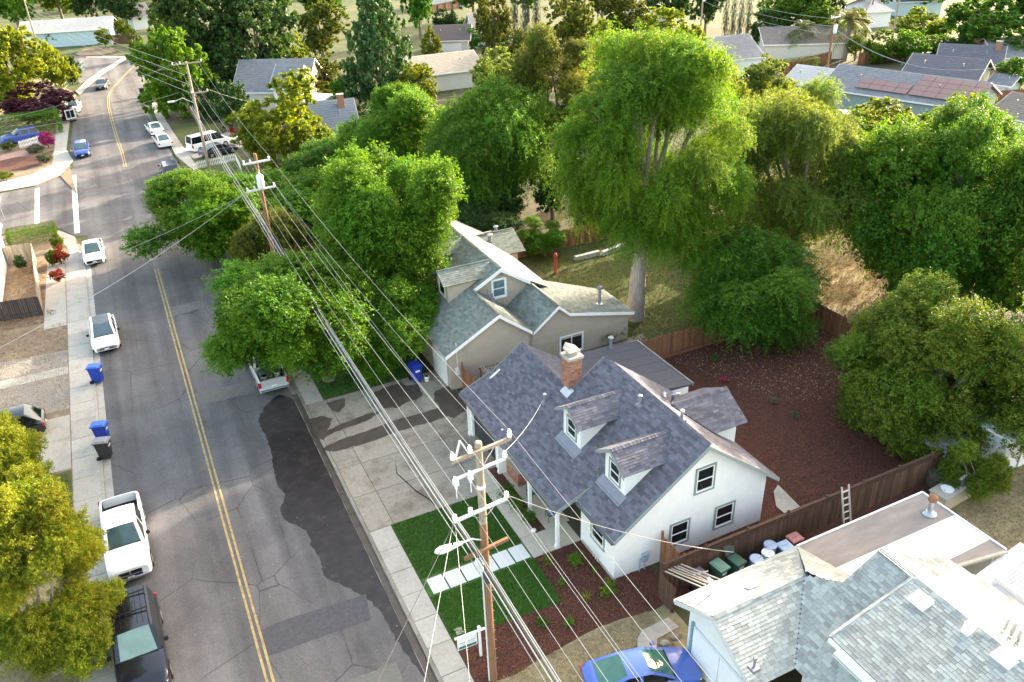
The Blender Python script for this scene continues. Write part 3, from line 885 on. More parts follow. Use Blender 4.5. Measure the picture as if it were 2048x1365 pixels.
# porch posts, ceiling beam, dark garage opening, brick planter wall
for y, z in ((26.95, 2.55), (29.9, 2.55), (33.6, 2.55), (37.75, 2.55)):
    p = MB(); p.box(14.62, 14.78, y - .08, y + .08, -.05, z); p.box(14.59, 14.81, y - .11, y + .11, -.05, .18)
    p.build('porch_post', M_white, h1)
b = MB(); b.box(14.62, 14.78, 26.8, 38.0, 2.42, 2.6); b.build('porch_beam', M_white, h1)
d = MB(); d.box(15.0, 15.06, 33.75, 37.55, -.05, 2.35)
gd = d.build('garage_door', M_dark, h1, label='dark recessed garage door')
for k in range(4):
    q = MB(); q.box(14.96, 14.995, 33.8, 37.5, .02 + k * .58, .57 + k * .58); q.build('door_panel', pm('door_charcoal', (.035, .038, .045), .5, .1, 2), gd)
pb = MB(); pb.box(15.1, 15.4, 31.9, 33.4, -.05, .02); pbo = pb.build('brick_planter', M_mortar, h1)
bricks(pbo, 15.05, 15.45, 32.0, 33.45, .02, .85, .22, .075)
dr = MB(); dr.box(17.14, 17.19, 27.5, 28.45, 0, 2.05); dro = dr.build('front_door', pm('door_teal', (.17, .25, .26), .5, .05, 3), h1)
k = MB(); k.lathe((17.1, 28.3, 1.0), [(.03, 0), (.035, .03), (.02, .06)], 8); k.build('handle', M_metal, dro)
sc = MB(); sc.box(17.05, 17.13, 27.35, 27.47, 0, 2.1); sc.box(17.05, 17.13, 28.48, 28.6, 0, 2.1); sc.box(17.05, 17.13, 27.47, 28.48, 2.06, 2.16); sc.build('door_frame', M_trim, dro)
lt = MB(); lt.box(16.98, 17.14, 28.8, 28.95, 1.6, 1.95); lt.build('wall_lantern', M_black, h1)
# windows
window(h1, (16.0, 25.3, 1.68), (-1, 0, 0), 1.05, 1.15, M_trim, M_white, 'double')
window(h1, (20.87, 23.8, 4.18), (0, -1, 0), .98, 1.35, M_trim, M_white, 'double')
window(h1, (19.63, 23.8, 1.38), (0, -1, 0), .98, 1.25, M_trim, M_white, 'double')
window(h1, (22.3, 23.8, 1.38), (0, -1, 0), 1.05, 1.25, M_trim, M_white, 'double')
window(h1, (17.2, 31.3, 1.5), (-1, 0, 0), 1.6, 1.2, M_trim, M_white, 'slider')
# chimney
ch = MB(); ch.box(18.42, 19.28, 32.42, 33.28, 4.0, 4.6); cho = ch.build('chimney', M_mortar, h1)
bricks(cho, 18.45, 19.25, 32.45, 33.25, 4.6, 6.75, .2, .072)
c = MB(); c.box(18.38, 19.32, 32.38, 33.32, 6.75, 6.9); c.box(18.62, 19.08, 32.62, 33.08, 6.9, 7.02); c.build('chimney_crown', M_conc, cho)
c = MB(); c.box(18.7, 19.0, 32.7, 33.0, 7.02, 7.12); c.build('flue', M_dark, cho)
c = MB(); c.box(18.5, 19.2, 32.5, 33.2, 7.12, 7.2); c.solid([(18.5, 32.5, 7.2), (19.2, 32.5, 7.2), (18.85, 32.85, 7.28)], (0, .7, 0)); c.build('chimney_cap', M_conc, cho)
fl2 = MB(); fl2.solid([(18.15, 32.1, 4.74), (18.15, 32.9, 4.74), (18.6, 32.9, 5.07), (18.6, 32.1, 5.07)], (-.02, 0, .035)); fl2.build('flashing', M_metal, cho)
# vents
for p in ((17.35, 33.12, 4.16), (20.0, 28.1, 6.12), (20.9, 25.9, 6.25)): pipe_vent(h1, p, .42, .07)
for p, dy in (((22.3, 29.2, 5.0), .2), ((22.9, 29.25, 4.9), -.1)):
    m_ = MB(); m_.tube([(p[0], p[1], p[2] - .2), (p[0], p[1], p[2] + .2), (p[0] + .15, p[1] + dy, p[2] + .28), (p[0] + .3, p[1] + dy, p[2] + .22)], .09, 10); m_.build('exhaust_vent', M_metal, h1, True)
m_ = MB(); m_.tube([(20.2, 34.4, 3.8), (20.2, 34.4, 4.75)], .04, 8); m_.build('plumbing_pipe', M_vent, h1, True)
# foundation band, meters and pipes at the corner
m_ = MB(); m_.box(15.94, 15.998, 23.75, 26.7, -.05, .12); m_.build('foundation', M_conc, h1)
m_ = MB(); m_.box(17.5, 17.78, 23.62, 23.79, .55, 1.0); m_.tube([(17.65, 23.7, 0), (17.65, 23.7, .6)], .03, 8); m_.tube([(17.35, 23.68, 0), (17.35, 23.68, .8), (17.5, 23.68, .85)], .025, 8)
m_.build('gas_meter', pm('meter_blue_grey', (.28, .36, .46), .5, .1, 4), h1, True)
m_ = MB()
for y in (25.15, 25.35, 25.55): m_.tube([(15.93, y, .05), (15.9, y, .45), (15.85, y - .05, .55)], .03, 8)
m_.build('hose_bib', M_white, h1, True)
# ============================================================ the beige house with the green-grey roof
h2 = thing('beige_house', 'beige house with green grey shingle roof and white rake boards behind the street trees', 'house', (15.6, 43, 0))
w = MB()
w.solid([(15.6, 42.86, -.1), (21.3, 42.86, -.1), (21.3, 42.86, 2.95), (19.06, 42.86, 4.66), (15.6, 42.86, 2.83)], (0, .15, 0))
w.solid([(21.3, 43.1, -.1), (29.3, 43.1, -.1), (29.3, 43.1, 2.15), (24.37, 43.1, 3.33), (23.53, 43.1, 4.06), (21.6, 43.1, 2.6)], (0, .15, 0))
w.box(15.6, 15.75, 43.01, 60, -.1, 2.83); w.box(29.15, 29.3, 43.25, 47.5, -.1, 2.1); w.box(15.75, 26.5, 59.85, 60, -.1, 3)
w.box(25.2, 25.35, 47.5, 60, -.1, 3.0); w.box(24.3, 29.15, 47.35, 47.5, -.1, 2.1)
w.solid([(18.9, 47.0, 2.6), (23.3, 47.0, 2.6), (23.3, 47.0, 4.4), (21.2, 47.0, 5.78), (18.9, 47.0, 4.55)], (0, .12, 0))
w.box(22.5, 26.5, 54.95, 55.1, -.1, 3.05); w.box(26.35, 26.5, 55.1, 58.4, -.1, 3.05)
h2w = w.build('wall', M_beige, h2)
P = [
    [(15.2, 42.5, 2.75), (15.2, 60.3, 2.75), (21.2, 60.3, 5.93), (21.2, 46.65, 5.93), (19.06, 46.65, 4.796), (19.06, 42.5, 4.796)],
    [(19.06, 42.5, 4.796), (19.06, 46.99, 4.796), (21.5, 46.99, 2.91), (21.5, 42.5, 2.91)],
    [(21.2, 46.65, 5.93), (21.2, 60.3, 5.93), (25.7, 60.3, 2.96), (25.7, 47.6, 2.96), (23.4, 46.65, 4.478)],
    [(21.52, 42.75, 2.66), (21.52, 46.99, 2.66), (23.53, 47.3, 4.2), (23.53, 42.75, 4.2)],
    [(23.53, 42.75, 4.2), (23.53, 48.6, 4.2), (24.37, 48.6, 3.45), (24.37, 42.75, 3.45)],
    [(24.37, 42.75, 3.45), (24.37, 49.2, 3.45), (27.0, 48.0, 2.835), (29.5, 46.8, 2.25), (29.5, 42.75, 2.25)],
    [(22.6, 56.7, 4.25), (27.0, 56.7, 4.25), (27.0, 54.5, 3.1), (24.6, 54.5, 3.1)],
    [(22.6, 56.7, 4.25), (27.0, 56.7, 4.25), (27.0, 58.9, 3.1), (24.6, 58.9, 3.1)],
]
r = MB()
for p in P: deck(r, p, .10)
h2r = r.build('roof', M_deck, h2)
R2 = Roof(h2r, M_sh_green, .16, .33)
for p in P: R2.plane(p)
R2.caps((21.2, 60.2, 5.95), (21.2, 46.8, 5.95), .25); R2.caps((19.06, 46.9, 4.82), (19.06, 42.6, 4.82), .25); R2.caps((23.53, 47.2, 4.22), (23.53, 42.85, 4.22), .25)
# dormers facing the street
for yc in (48.2, 53.2):
    d = MB()
    d.solid([(17.45, yc - .95, 4.0), (17.45, yc + .95, 4.0), (17.45, yc + .95, 5.35), (17.45, yc, 5.85), (17.45, yc - .95, 5.35)], (.1, 0, 0))
    for s_ in (-1, 1): d.solid([(17.55, yc + s_ * .95, 4.0), (17.55, yc + s_ * .95, 5.35), (20.05, yc + s_ * .95, 5.35)], (0, -s_ * .1, 0))
    do = d.build('dormer', M_beige, h2)
    pl = [[(17.1, yc, 6.0), (21.1, yc, 6.0), (20.3, yc + s_ * 1.2, 5.32), (17.1, yc + s_ * 1.2, 5.32)] for s_ in (-1, 1)]
    r = MB()
    for p in pl: deck(r, p, .07); R2.plane(p)
    r.build('dormer_roof', M_deck, do)
    window(do, (17.45, yc, 4.72), (-1, 0, 0), .95, 1.0, pm('trim_tan', (.5, .44, .36), .7, .05, 3), M_white, 'single', .09, glass=M_glass)
R2.finish()
t = MB()
rake(t, [(15.2, 2.75), (19.06, 4.796), (21.4, 2.98)], 42.5, -1, .22); rake(t, [(21.6, 2.72), (23.53, 4.2), (24.37, 3.45), (29.5, 2.25)], 42.74, -1, .2)
rake(t, [(19.0, 4.77), (21.2, 5.93), (23.4, 4.478)], 46.64, -1, .26); t.box(29.5, 29.55, 42.72, 46.8, 2.05, 2.25)
rake(t, [(15.2, 2.75), (21.2, 5.93), (25.7, 2.96)], 60.3, 1, .2)
t.build('rake_board', M_white, h2)
# lap siding boards on the right gable wall
for k in range(12):
    z = 1.35 + k * .22
    xa, xb = 21.66, 29.28
    if z > 2.1: xb = 24.37 + (3.33 - z) / (3.33 - 2.15) * 4.93 if z < 3.33 else 24.37 - (z - 3.33) * 1.12
    if z > 2.6: xa = 21.6 + (z - 2.6) * 1.32
    if xb - xa < .3: break
    b = MB(); b.solid([(xa, 43.095, z), (xb, 43.095, z), (xb, 43.095, z + .215), (xa, 43.095, z + .215)], (0, -.006, 0))
    for i, v in enumerate(b.V): b.V[i] = (v[0], v[1] - (.022 if v[2] < z + .1 else 0), v[2])
    b.build('siding_board', M_beige, h2w)
window(h2, (24.7, 43.1, .88), (0, -1, 0), 1.75, 1.35, M_white, M_white, 'slider', .06)
window(h2, (21.15, 47.0, 4.3), (0, -1, 0), .95, 1.3, M_white, M_white, 'double', .1, glass=glass_mat('teal_glass', (.10, .16, .18), .2))
lv = MB()
for k in range(6): lv.box(21.0 - .0 - (.26 - k * .035), 21.4 + (.26 - k * .035) - .2 + .0, 46.96, 46.995, 5.22 + k * .07, 5.26 + k * .07)
lv.build('gable_louvre', M_beige_dk, h2)
d = MB(); d.box(15.54, 15.59, 43.4, 45.8, 0, 2.15); gd = d.build('garage_door', M_white, h2)
m_ = MB(); m_.box(15.95, 16.2, 42.7, 42.85, 1.1, 1.6); m_.tube([(16.1, 42.78, 1.6), (16.1, 42.78, 3.4)], .03, 8); m_.build('electric_meter', M_greypaint, h2, True)
m_ = MB(); m_.box(21.32, 21.42, 42.84, 42.95, 0, 2.7); m_.build('corner_downpipe', M_beige_dk, h2)
fl_ = MB(); fl_.box(27.3, 27.7, 43.9, 44.3, 2.68, 2.8); fl_.tube([(27.5, 44.1, 2.7), (27.5, 44.1, 3.9)], .11, 12); fo = fl_.build('stove_flue', M_metal, h2, True)
c = MB(); c.lathe((27.5, 44.1, 3.9), [(.1, 0), (.2, .05), (.2, .2), (.14, .24), (0, .26)], 12); c.build('flue_cap', M_vent, fo, True)
pipe_vent(h2, (20.0, 46.4, 4.2), .6, .05, False); pipe_vent(h2, (20.2, 46.0, 4.1), .45, .05, False)
pipe_vent(h2, (24.6, 56.0, 3.85), .5, .14, True); pipe_vent(h2, (25.6, 57.0, 4.15), .35, .12, True)
for px, py, z in ((985, 690, 3.0), (1172, 660, 2.0)):
    pass
lv = MB()
for k in range(700):
    if random.random() < .6: x = random.gauss(21.45, .25); y = random.uniform(42.7, 47.2)
    else: x = random.uniform(24.5, 28.8); y = random.gauss(45.8, .9)
    z = 4.82 - (x - 19.06) * .774 + .03 if x < 21.5 else (2.69 + (x - 21.52) * .766 if x < 23 else 3.45 - (x - 24.37) * .234)
    z += .03
    a = random.random() * 6.3; s_ = random.uniform(.03, .07)
    lv.face([(x + math.cos(a) * s_, y + math.sin(a) * s_, z + .01), (x - math.sin(a) * s_ * .5, y + math.cos(a) * s_ * .5, z + .02), (x - math.cos(a) * s_, y - math.sin(a) * s_, z)])
tag(link('fallen_leaves', mb_raw(lv, pm('dead_leaf', (.26, .15, .08), .9, .3, 8, tint=.4))), kind='stuff')

# ============================================================ the grey roofed house in the corner
h3 = thing('grey_roofed_house', 'pale house with light grey shingle roof and flat roof wing beside the dark fence', 'house', (16.4, 17, 0))
M_pale = pm('pale_blue_stucco', (.62, .66, .69), .85, .04, 2, bump=.2, bscale=40)
w = MB()
w.box(16.4, 22.6, 18.6, 18.75, -.1, 2.95); w.solid([(16.4, 14.6, -.1), (16.4, 18.6, -.1), (16.4, 18.6, 3.0), (16.4, 16.95, 4.1), (16.4, 14.6, 2.8)], (.15, 0, 0))
w.box(22.6, 30.1, 19.0, 19.15, -.1, 2.7); w.box(29.95, 30.1, 15.2, 19.0, -.1, 2.7); w.box(18.5, 18.65, 2, 14.5, -.1, 3.0)
w.box(19.35, 19.5, 2, 13.85, 3.2, 4.6); w.box(19.35, 22.2, 13.7, 13.85, 3.3, 4.65)
w.box(24.4, 24.5, 2, 15.5, -.1, 4.3)
h3w = w.build('wall', M_pale, h3)
P = [
    [(15.95, 19.2, 3.0), (22.5, 19.3, 3.0), (20.5, 16.95, 4.25), (15.95, 16.95, 4.25)],
    [(20.5, 16.95, 4.25), (22.5, 19.3, 3.0), (23.3, 15.9, 2.85), (21.3, 15.72, 4.25)],
    [(15.95, 16.95, 4.25), (20.5, 16.95, 4.25), (18.0, 14.5, 2.88), (15.95, 14.5, 2.88)],
    [(22.9, 15.7, 5.6), (21.2, 15.7, 4.665), (20.5, 16.95, 4.28), (18.0, 14.5, 2.905), (18.0, 2, 2.905), (22.9, 2, 5.6)],
    [(22.85, 14.0, 5.66), (22.85, 2, 5.66), (18.95, 2, 4.55), (18.95, 14.0, 4.55)],
    [(22.9, 15.7, 5.6), (22.9, 2, 5.6), (24.5, 2, 4.72), (24.5, 15.7, 4.72)],
    [(24.5, 15.65, 4.5), (24.5, 11.6, 4.5), (27.6, 11.6, 3.4), (26.9, 15.4, 3.65)],
    [(23.4, 11.55, 4.2), (29.5, 11.55, 4.2), (29.5, 7.5, 6.0), (23.4, 7.5, 6.0)],
]
r = MB()
for p in P: deck(r, p, .10)
h3r = r.build('roof', M_deck, h3)
R3 = Roof(h3r, M_sh_grey, .15, .31)
for p in P[:4] + P[4:6]: R3.plane(p)
R3.plane(P[6]); R3.plane(P[7])
R3.caps((20.4, 16.95, 4.27), (15.95, 16.95, 4.27), .24); R3.caps((22.9, 15.65, 5.63), (22.9, 14.1, 5.63), .24); R3.caps((22.88, 13.9, 5.7), (22.88, 3, 5.7), .24)
R3.caps((22.8, 14.0, 5.66), (18.95, 14.0, 4.57), .24); R3.caps((20.5, 16.95, 4.28), (22.45, 19.25, 3.02), .22)
R3.finish()
t = MB()
for a, b in (((15.95, 19.2, 3.0), (15.95, 16.95, 4.25)), ((15.95, 16.95, 4.25), (15.95, 14.5, 2.88))):
    t.solid([a, b, (b[0], b[1], b[2] - .2), (a[0], a[1], a[2] - .2)], (-.04, 0, 0))
t.build('rake_board', pm('rake_grey', (.5, .52, .52), .7, .05, 3), h3)
t = MB(); t.box(15.95, 22.4, 19.2, 19.3, 2.82, 2.97); t.box(18.82, 18.94, 2, 14.0, 4.38, 4.52); t.build('gutter', M_white, h3)
t = MB(); t.solid([(18.93, 14.03, 4.56), (22.85, 14.03, 5.66), (22.85, 14.03, 5.5), (18.93, 14.03, 4.38)], (0, .03, 0)); t.build('shed_rake', M_pale, h3)
t = MB(); t.solid([(19.0, 2, 3.42), (19.0, 13.95, 3.42), (19.36, 13.95, 3.66), (19.36, 2, 3.66)], (0, 0, .03)); t.build('wall_flashing', M_white, h3)
for yc in (12.85, 10.6): window(h3, (19.35, yc, 4.08), (-1, 0, 0), 1.35, .62, M_white, M_white, 'grid', .1)
# garage door
d = MB(); d.box(16.33, 16.38, 14.9, 18.35, 0, 2.15); gd = d.build('garage_door', M_pale, h3)
for k in range(2):
    q = MB(); q.box(16.29, 16.325, 15.0 + k * 1.68, 16.62 + k * 1.68, .06, 2.1); q.build('door_leaf', pm('door_pale_blue', (.66, .71, .75), .6, .04, 3), gd)
q = MB(); q.box(16.27, 16.39, 18.36, 18.48, -.02, 2.3); q.box(16.27, 16.39, 14.75, 14.87, -.02, 2.3); q.build('door_trim', pm('trim_teal', (.16, .32, .36), .6, .06, 3), gd)
# flat wing
zf = 2.85
fl = MB(); fl.prism([(22.6, 19.35), (22.5, 15.8), (24.4, 15.72), (26.75, 15.55), (30.35, 15.0), (30.35, 19.35)], zf - .22, zf)
flat = fl.build('flat_roof', M_flat_brown, h3)
q = MB()
q.face([(x, y, zf + .006) for x, y in [at(a, b, zf)[:2] for a, b in ((1670, 1137), (1910, 1030), (1982, 1078), (1861, 1139), (1765, 1192), (1702, 1160))]]); q.build('white_coating', M_flat_white, flat)
q = MB()
a, b = at(1790, 1155, zf), at(1945, 1055, zf); q.beam((a.x, a.y, zf + .012), (b.x, b.y, zf + .012), .05, .01); q.build('roofing_seam', M_greypaint, flat)
q = MB(); q.box(22.6, 30.4, 19.35, 19.42, zf - .2, zf + .06); q.box(30.35, 30.42, 15.0, 19.35, zf - .2, zf + .06); q.build('metal_edge', M_white, flat)
q = MB(); q.beam((26.75, 15.5, zf - .05), (30.4, 14.95, zf - .05), .14, .12); q.build('gutter', M_conc, flat)
c = at(1858, 1028, zf)
q = MB(); q.lathe((c.x, c.y, zf), [(.33, 0), (.33, .05), (.2, .16), (.14, .2)], 16); q.tube([(c.x, c.y, zf + .1), (c.x, c.y, zf + .75)], .12, 12); fo = q.build('stove_flue', M_metal, h3, True)
q = MB(); q.lathe((c.x, c.y, zf + .75), [(.13, 0), (.2, .03), (.2, .26), (.1, .34), (0, .36)], 12); q.build('flue_cap', pm('rust', (.26, .12, .06), .8, .3, 8), fo, True)
# box vents on the roof
def box_vent(p, size=(.42, .62), hgt=.1):
    q = MB(); s = .2836
    for (x0, x1, y0, y1, z0, z1) in ((-size[0] / 2, size[0] / 2, -size[1] / 2, size[1] / 2, .03, hgt),):
        q.box(p[0] + x0, p[0] + x1, p[1] + y0, p[1] + y1, p[2] + z0, p[2] + z1)
    q.box(p[0] - size[0] * .75, p[0] + size[0] * .6, p[1] - size[1] * .6, p[1] + size[1] * .6, p[2] - .02, p[2] + .0)
    for i, v in enumerate(q.V): q.V[i] = (v[0], v[1], v[2] + (v[0] - p[0]) * s + .04)
    q.build('box_vent', M_white, h3)
def on_shed(x, y): return 4.55 + (x - 18.95) * .2846
for px, py in ((1838, 1214), (2005, 1332)):
    c = at(px, py, 5.2); box_vent((c.x, c.y, on_shed(c.x, c.y)), (.42, .6), .13)
c = at(1503, 1172, 3.9); q = MB(); q.box(c.x - .22, c.x + .22, c.y - .17, c.y + .17, 0, .06)
for i, v in enumerate(q.V): q.V[i] = (v[0], v[1], v[2] + 4.25 - (v[1] - 16.95) * .5556 + .04)
q.build('box_vent', M_white, h3)
q = MB(); c = at(1938, 1262, 5.55); q.solid([(c.x - .3, c.y - .15, 5.42), (c.x - .3, c.y + .15, 5.42), (c.x - .1, c.y + .18, 5.85), (c.x - .1, c.y - .18, 5.85)], (.22, 0, .03)); q.build('roof_vent', M_white, h3)
c = at(1420, 1195, 3.3); q = MB(); q.tube([(c.x, c.y, 3.2), (c.x, c.y, 4.15)], .045, 8); q.tube([(c.x, c.y, 4.15), (c.x - .1, c.y + .12, 4.3)], .07, 8); q.build('service_mast', M_greypaint, h3, True)
c = at(1507, 1340, 3.5); pipe_vent(h3, (c.x, c.y, 3.65), .4, .05, True)
for k in range(3):
    c = at(2010 + k * 14, 1255 + k * 12, 5.0); q = MB(); q.tube([(c.x, c.y, 4.9), (c.x, c.y, 5.5 + .1 * (k == 1))], .08, 10); q.build('vent_pipe', M_metal, h3, True)
# patio cover behind
pc = thing('patio_cover', 'white slatted patio cover behind the grey roofed house at the right edge', 'patio cover', (27, 11, 0))
q = MB(); z = 2.6
q.prism([at(x, y, z)[:2] for x, y in ((1952, 1150), (2040, 1085), (2120, 1130), (2080, 1215), (2048, 1240), (2020, 1215))], z - .06, z); q.build('roof_sheet', M_flat_white, pc)
a, b, c_, d = [at(x, y, z + .25) for x, y in ((1992, 1158), (2046, 1122), (2120, 1175), (2070, 1215))]
for (p_, q_) in ((a, b), (b, c_), (c_, d), (d, a)):
    q = MB(); q.beam(p_, q_, .12, .2); q.build('beam', M_white, pc)
for k in range(1, 12):
    t_ = k / 12; q = MB(); q.beam(a.lerp(d, t_), b.lerp(c_, t_), .08, .06); q.build('slat', M_white, pc)
for p_ in (a, b, c_, d):
    q = MB(); q.beam((p_.x, p_.y, 0), (p_.x, p_.y, z + .15), .12, .12); q.build('post', M_white, pc)
# ============================================================ fences, gates, bins and yard things
def fence(label, a, b, h, mat, bw=.14, single=True, post_every=2.4, cap=True, lattice=0, cat='fence', gap=.012, side=1, name='wooden_fence', dog=True, rails=True, base=0.0):
    """board fence from a to b: boards, posts, rails as parts"""
    a, b = Vector((a[0], a[1], 0)), Vector((b[0], b[1], 0))
    d = b - a; L = d.length; d.normalize(); ang = math.atan2(d.y, d.x)
    root = thing(name, label, cat, (a.x, a.y, base), rz=ang)
    n = max(1, int(L / bw)); st = L / n
    hb = h - lattice
    def board_me():
        mb = MB()
        w_, t_ = st - gap, .018
        pts = [(0, 0), (w_, 0), (w_, hb - (.04 if dog else 0)), (w_ - .03, hb), (.03, hb), (0, hb - (.04 if dog else 0))]
        mb.solid([(x, 0, z) for x, z in pts], (0, t_, 0), 0, 0.0)
        return mb
    one = board_me().mesh('board', mat)
    k0 = 0
    if single:
        k0 = min(n, 300)
        for k in range(k0):
            o = link('board', one, root, False)
            o.location = (k * st, random.uniform(-.006, .006) + .03 * side, random.uniform(-.02, .02))
            o.rotation_euler = (random.uniform(-.006, .006), random.uniform(-.004, .004), 0)
    if k0 < n:
        mb = MB()
        for k in range(k0, n):
            w_ = st - gap; dz = random.uniform(-.02, .02)
            mb.box(k * st, k * st + w_, .03 * side, .03 * side + .018, 0, hb + dz)
        o = mb.build('boards', mat, root, world=False); o['kind'] = 'stuff'
    np_ = max(1, round(L / post_every))
    mb = MB(); mb.box(-.045, .045, -.045, .045, 0, h + (.12 if cap else -.1)); mb.box(-.06, .06, -.06, .06, h + .12, h + .16, taper=.03) if cap else None
    pm_ = mb.mesh('post', mat)
    for k in range(np_ + 1):
        o = link('post', pm_, root, False); o.location = (k * L / np_, -.03 * side, 0)
    if rails:
        for z in ((.3, hb - .25) if not lattice else (.3, hb - .05)):
            mb = MB(); mb.box(0, L, -.02 * side - .02, -.02 * side + .02, z, z + .085); mb.build('rail', mat, root, world=False)
    if lattice:
        mb = MB(); mb.box(0, L, -.06, .08, h - .02, h + .025); mb.build('cap_rail', mat, root, world=False)
        mb = MB(); mb.box(0, L, -.03, .05, hb - .0, hb + .05); mb.build('rail', mat, root, world=False)
        mb = MB(); k = 0.0
        while k < L - lattice:
            mb.beam((k, 0, hb + .05), (k + lattice - .07, 0, h - .02), .03, .008); mb.beam((k, .012, h - .02), (k + lattice - .07, .012, hb + .05), .03, .008)
            k += .11
        o = mb.build('lattice', mat, root, world=False); o['kind'] = 'stuff'
    return root

fence('dark brown board fence with lattice top between the white house and the grey roofed house', (17.3, 21.95), (41.8, 21.95), 1.95, M_fence_dk, .14, lattice=.32, side=-1)
fence('reddish brown board fence behind the white house on the side of the beige house', (19.8, 39.7), (42.2, 39.7), 1.75, M_fence_red, .15, side=-1)
bb = MB(); bb.box(27.2, 42.0, 39.5, 39.56, 0, .22); bb.build('base_board', M_fence_red, None)
o = bpy.data.objects['base_board']; tag(o, 'long red timber edging along the foot of the red fence', 'edging')
fence('brown board fence closing the red mulch yard at the back under the trees', (42.3, 21.5), (42.3, 59.6), 1.75, M_fence_red, .16, side=1, single=True)
fence('sunlit orange brown board fence behind the lawn of the beige house', (27.0, 59.8), (42.2, 59.8), 1.75, M_fence_red, .17, side=-1)
fence('short brown gate of boards between the white house corner and the fence', (18.55, 22.05), (18.55, 23.7), 1.85, M_fence_red, .14, cat='gate', name='wooden_gate', side=1, post_every=1.6, lattice=0)
fence('brown side gate between garage of the white house and the beige wall', (16.35, 38.5), (16.35, 42.7), 1.8, M_fence_red, .14, cat='gate', name='wooden_gate', side=1)
fence('end panel of dark boards where the dark fence meets the dry front yard', (17.25, 20.9), (17.25, 21.9), 1.6, M_fence_dk, .14, side=1, post_every=1, cap=False)
# fences across the street
c1, c2 = at(86, 630), at(-40, 650)
fence('blackened old board fence across the street above bare soil', (c1.x, c1.y), (c2.x, c2.y), 1.65, M_fence_blk, .15, side=1, cap=False)
c3 = at(72, 520)
fence('weathered pale board fence along the left pavement by the red shrub', (c1.x, c1.y + .1), (c3.x, c3.y), 1.65, M_fence_tan, .16, side=-1, cap=False)
c4 = at(8, 530)
fence('weathered pale fence panel under the clipped hedge on the left', (c3.x, c3.y), (c4.x - 2, c4.y), 1.7, M_fence_tan, .16, side=1, cap=False)
# white picket fences
def picket(label, pts, h=.95, every=.2):
    pts = [at(*p) for p in pts]
    L = sum((b - a).length for a, b in zip(pts, pts[1:]))
    root = thing('picket_fence', label, 'fence', pts[0])
    one = None
    k = 0
    for a, b in zip(pts, pts[1:]):
        d = b - a; n = int(d.length / every); ang = math.atan2(d.y, d.x)
        if one is None:
            mb = MB(); mb.solid([(0, 0, 0), (.1, 0, 0), (.1, 0, h - .08), (.05, 0, h), (0, 0, h - .08)], (0, .02, 0), 0, 0); one = mb.mesh('picket', M_white)
        for i in range(n):
            o = link('picket', one, root, False); o.location = a + d * (i / n) - pts[0]; o.rotation_euler = (0, 0, ang)
        for z in (.25, h - .25):
            mb = MB(); mb.beam(a + Vector((0, 0, z)) - pts[0], b + Vector((0, 0, z)) - pts[0], .04, .07); mb.build('rail', M_white, root, world=False)
    return root
picket('white picket fence beside the dark sedan and white van on the right side', [(388, 345), (398, 338), (472, 322), (483, 343)])
picket('short white picket fence next to the pink shrub by the blue SUV', [(40, 297), (82, 285)])
picket('white picket fence on the corner of the side street at far left', [(-30, 388), (45, 373)], 1.0)

# ------------------------------------------------ wheeled bins
def bin_meshes(body, lid):
    b = MB()
    prof = [(.21, .26, 0.12), (.27, .33, .98), (.29, .36, 1.0), (.29, .36, 1.06)]
    rings = []
    for hx, hy, z in [(.2, .25, .05)] + prof:
        k = len(b.V)
        for (x, y) in ((-hx, -hy), (hx, -hy), (hx, hy), (-hx, hy)): b.v((x, y, z))
        rings.append(k)
    for a, c in zip(rings, rings[1:]):
        for i in range(4):
            j = (i + 1) % 4
            b.F.append([a + i, a + j, c + j, c + i]); b.M.append(0); b.T.append(.5)
    b.F.append([rings[0] + i for i in (3, 2, 1, 0)]); b.M.append(0); b.T.append(.5)
    b.F.append([rings[-1] + i for i in range(4)]); b.M.append(0); b.T.append(.5)
    l = MB(); l.box(-.31, .31, -.37, .40, 1.06, 1.10); l.box(-.25, .25, -.28, .28, 1.10, 1.135, taper=.04); l.box(-.31, .31, -.40, -.37, 1.03, 1.09)
    hd = MB(); hd.tube([(-.25, .36, 1.0), (-.25, .43, 1.03), (.25, .43, 1.03), (.25, .36, 1.0)], .018, 6)
    wh = MB(); wh.tube([(-.03, 0, 0), (.03, 0, 0)], .125, 14)
    lb = MB(); lb.box(-.13, .13, -.345, -.335, .72, .84)
    for i, v in enumerate(lb.V): lb.V[i] = (v[0], v[1] + (.85 - v[2]) * .08 + .012, v[2])
    return (b.mesh('body', body, bevel=.012), l.mesh('lid', lid, bevel=.012), hd.mesh('handle', lid, True), wh.mesh('wheel', M_black, True), lb.mesh('label_plate', M_white))
BIN = {}
def wheelie(label, x, y, rz, body, lid, open_lid=False, z=0, s=1.0, group=None):
    k = (body.name, lid.name)
    if k not in BIN: BIN[k] = bin_meshes(body, lid)
    m = BIN[k]
    r = thing('wheelie_bin', label, 'bin', (x, y, z), group, rz); r.scale = (s, s, s)
    link('body', m[0], r, False)
    l = link('lid', m[1], r, False)
    if open_lid: l.location = (0, .40 + 1.06, 1.06 - .40 + .4); l.rotation_euler = (-math.radians(100), 0, 0)
    if open_lid: l.location = (0, .4, 1.06 + .2); l.matrix_local = Matrix.Translation((0, .40, 1.07)) @ Matrix.Rotation(-math.radians(115), 4, 'X') @ Matrix.Translation((0, -.40, -1.07))
    link('handle', m[2], r, False)
    for sx in (-.27, .27):
        w_ = link('wheel', m[3], r, False); w_.location = (sx, .27, .125)
    link('label_plate', m[4], r, False)
    return r
wheelie('blue recycling bin standing alone at the left kerb below the white electric sedan', -5.15, 55.6, math.radians(70), M_plastic_blue, M_plastic_bluel, z=-.06, s=1.15)
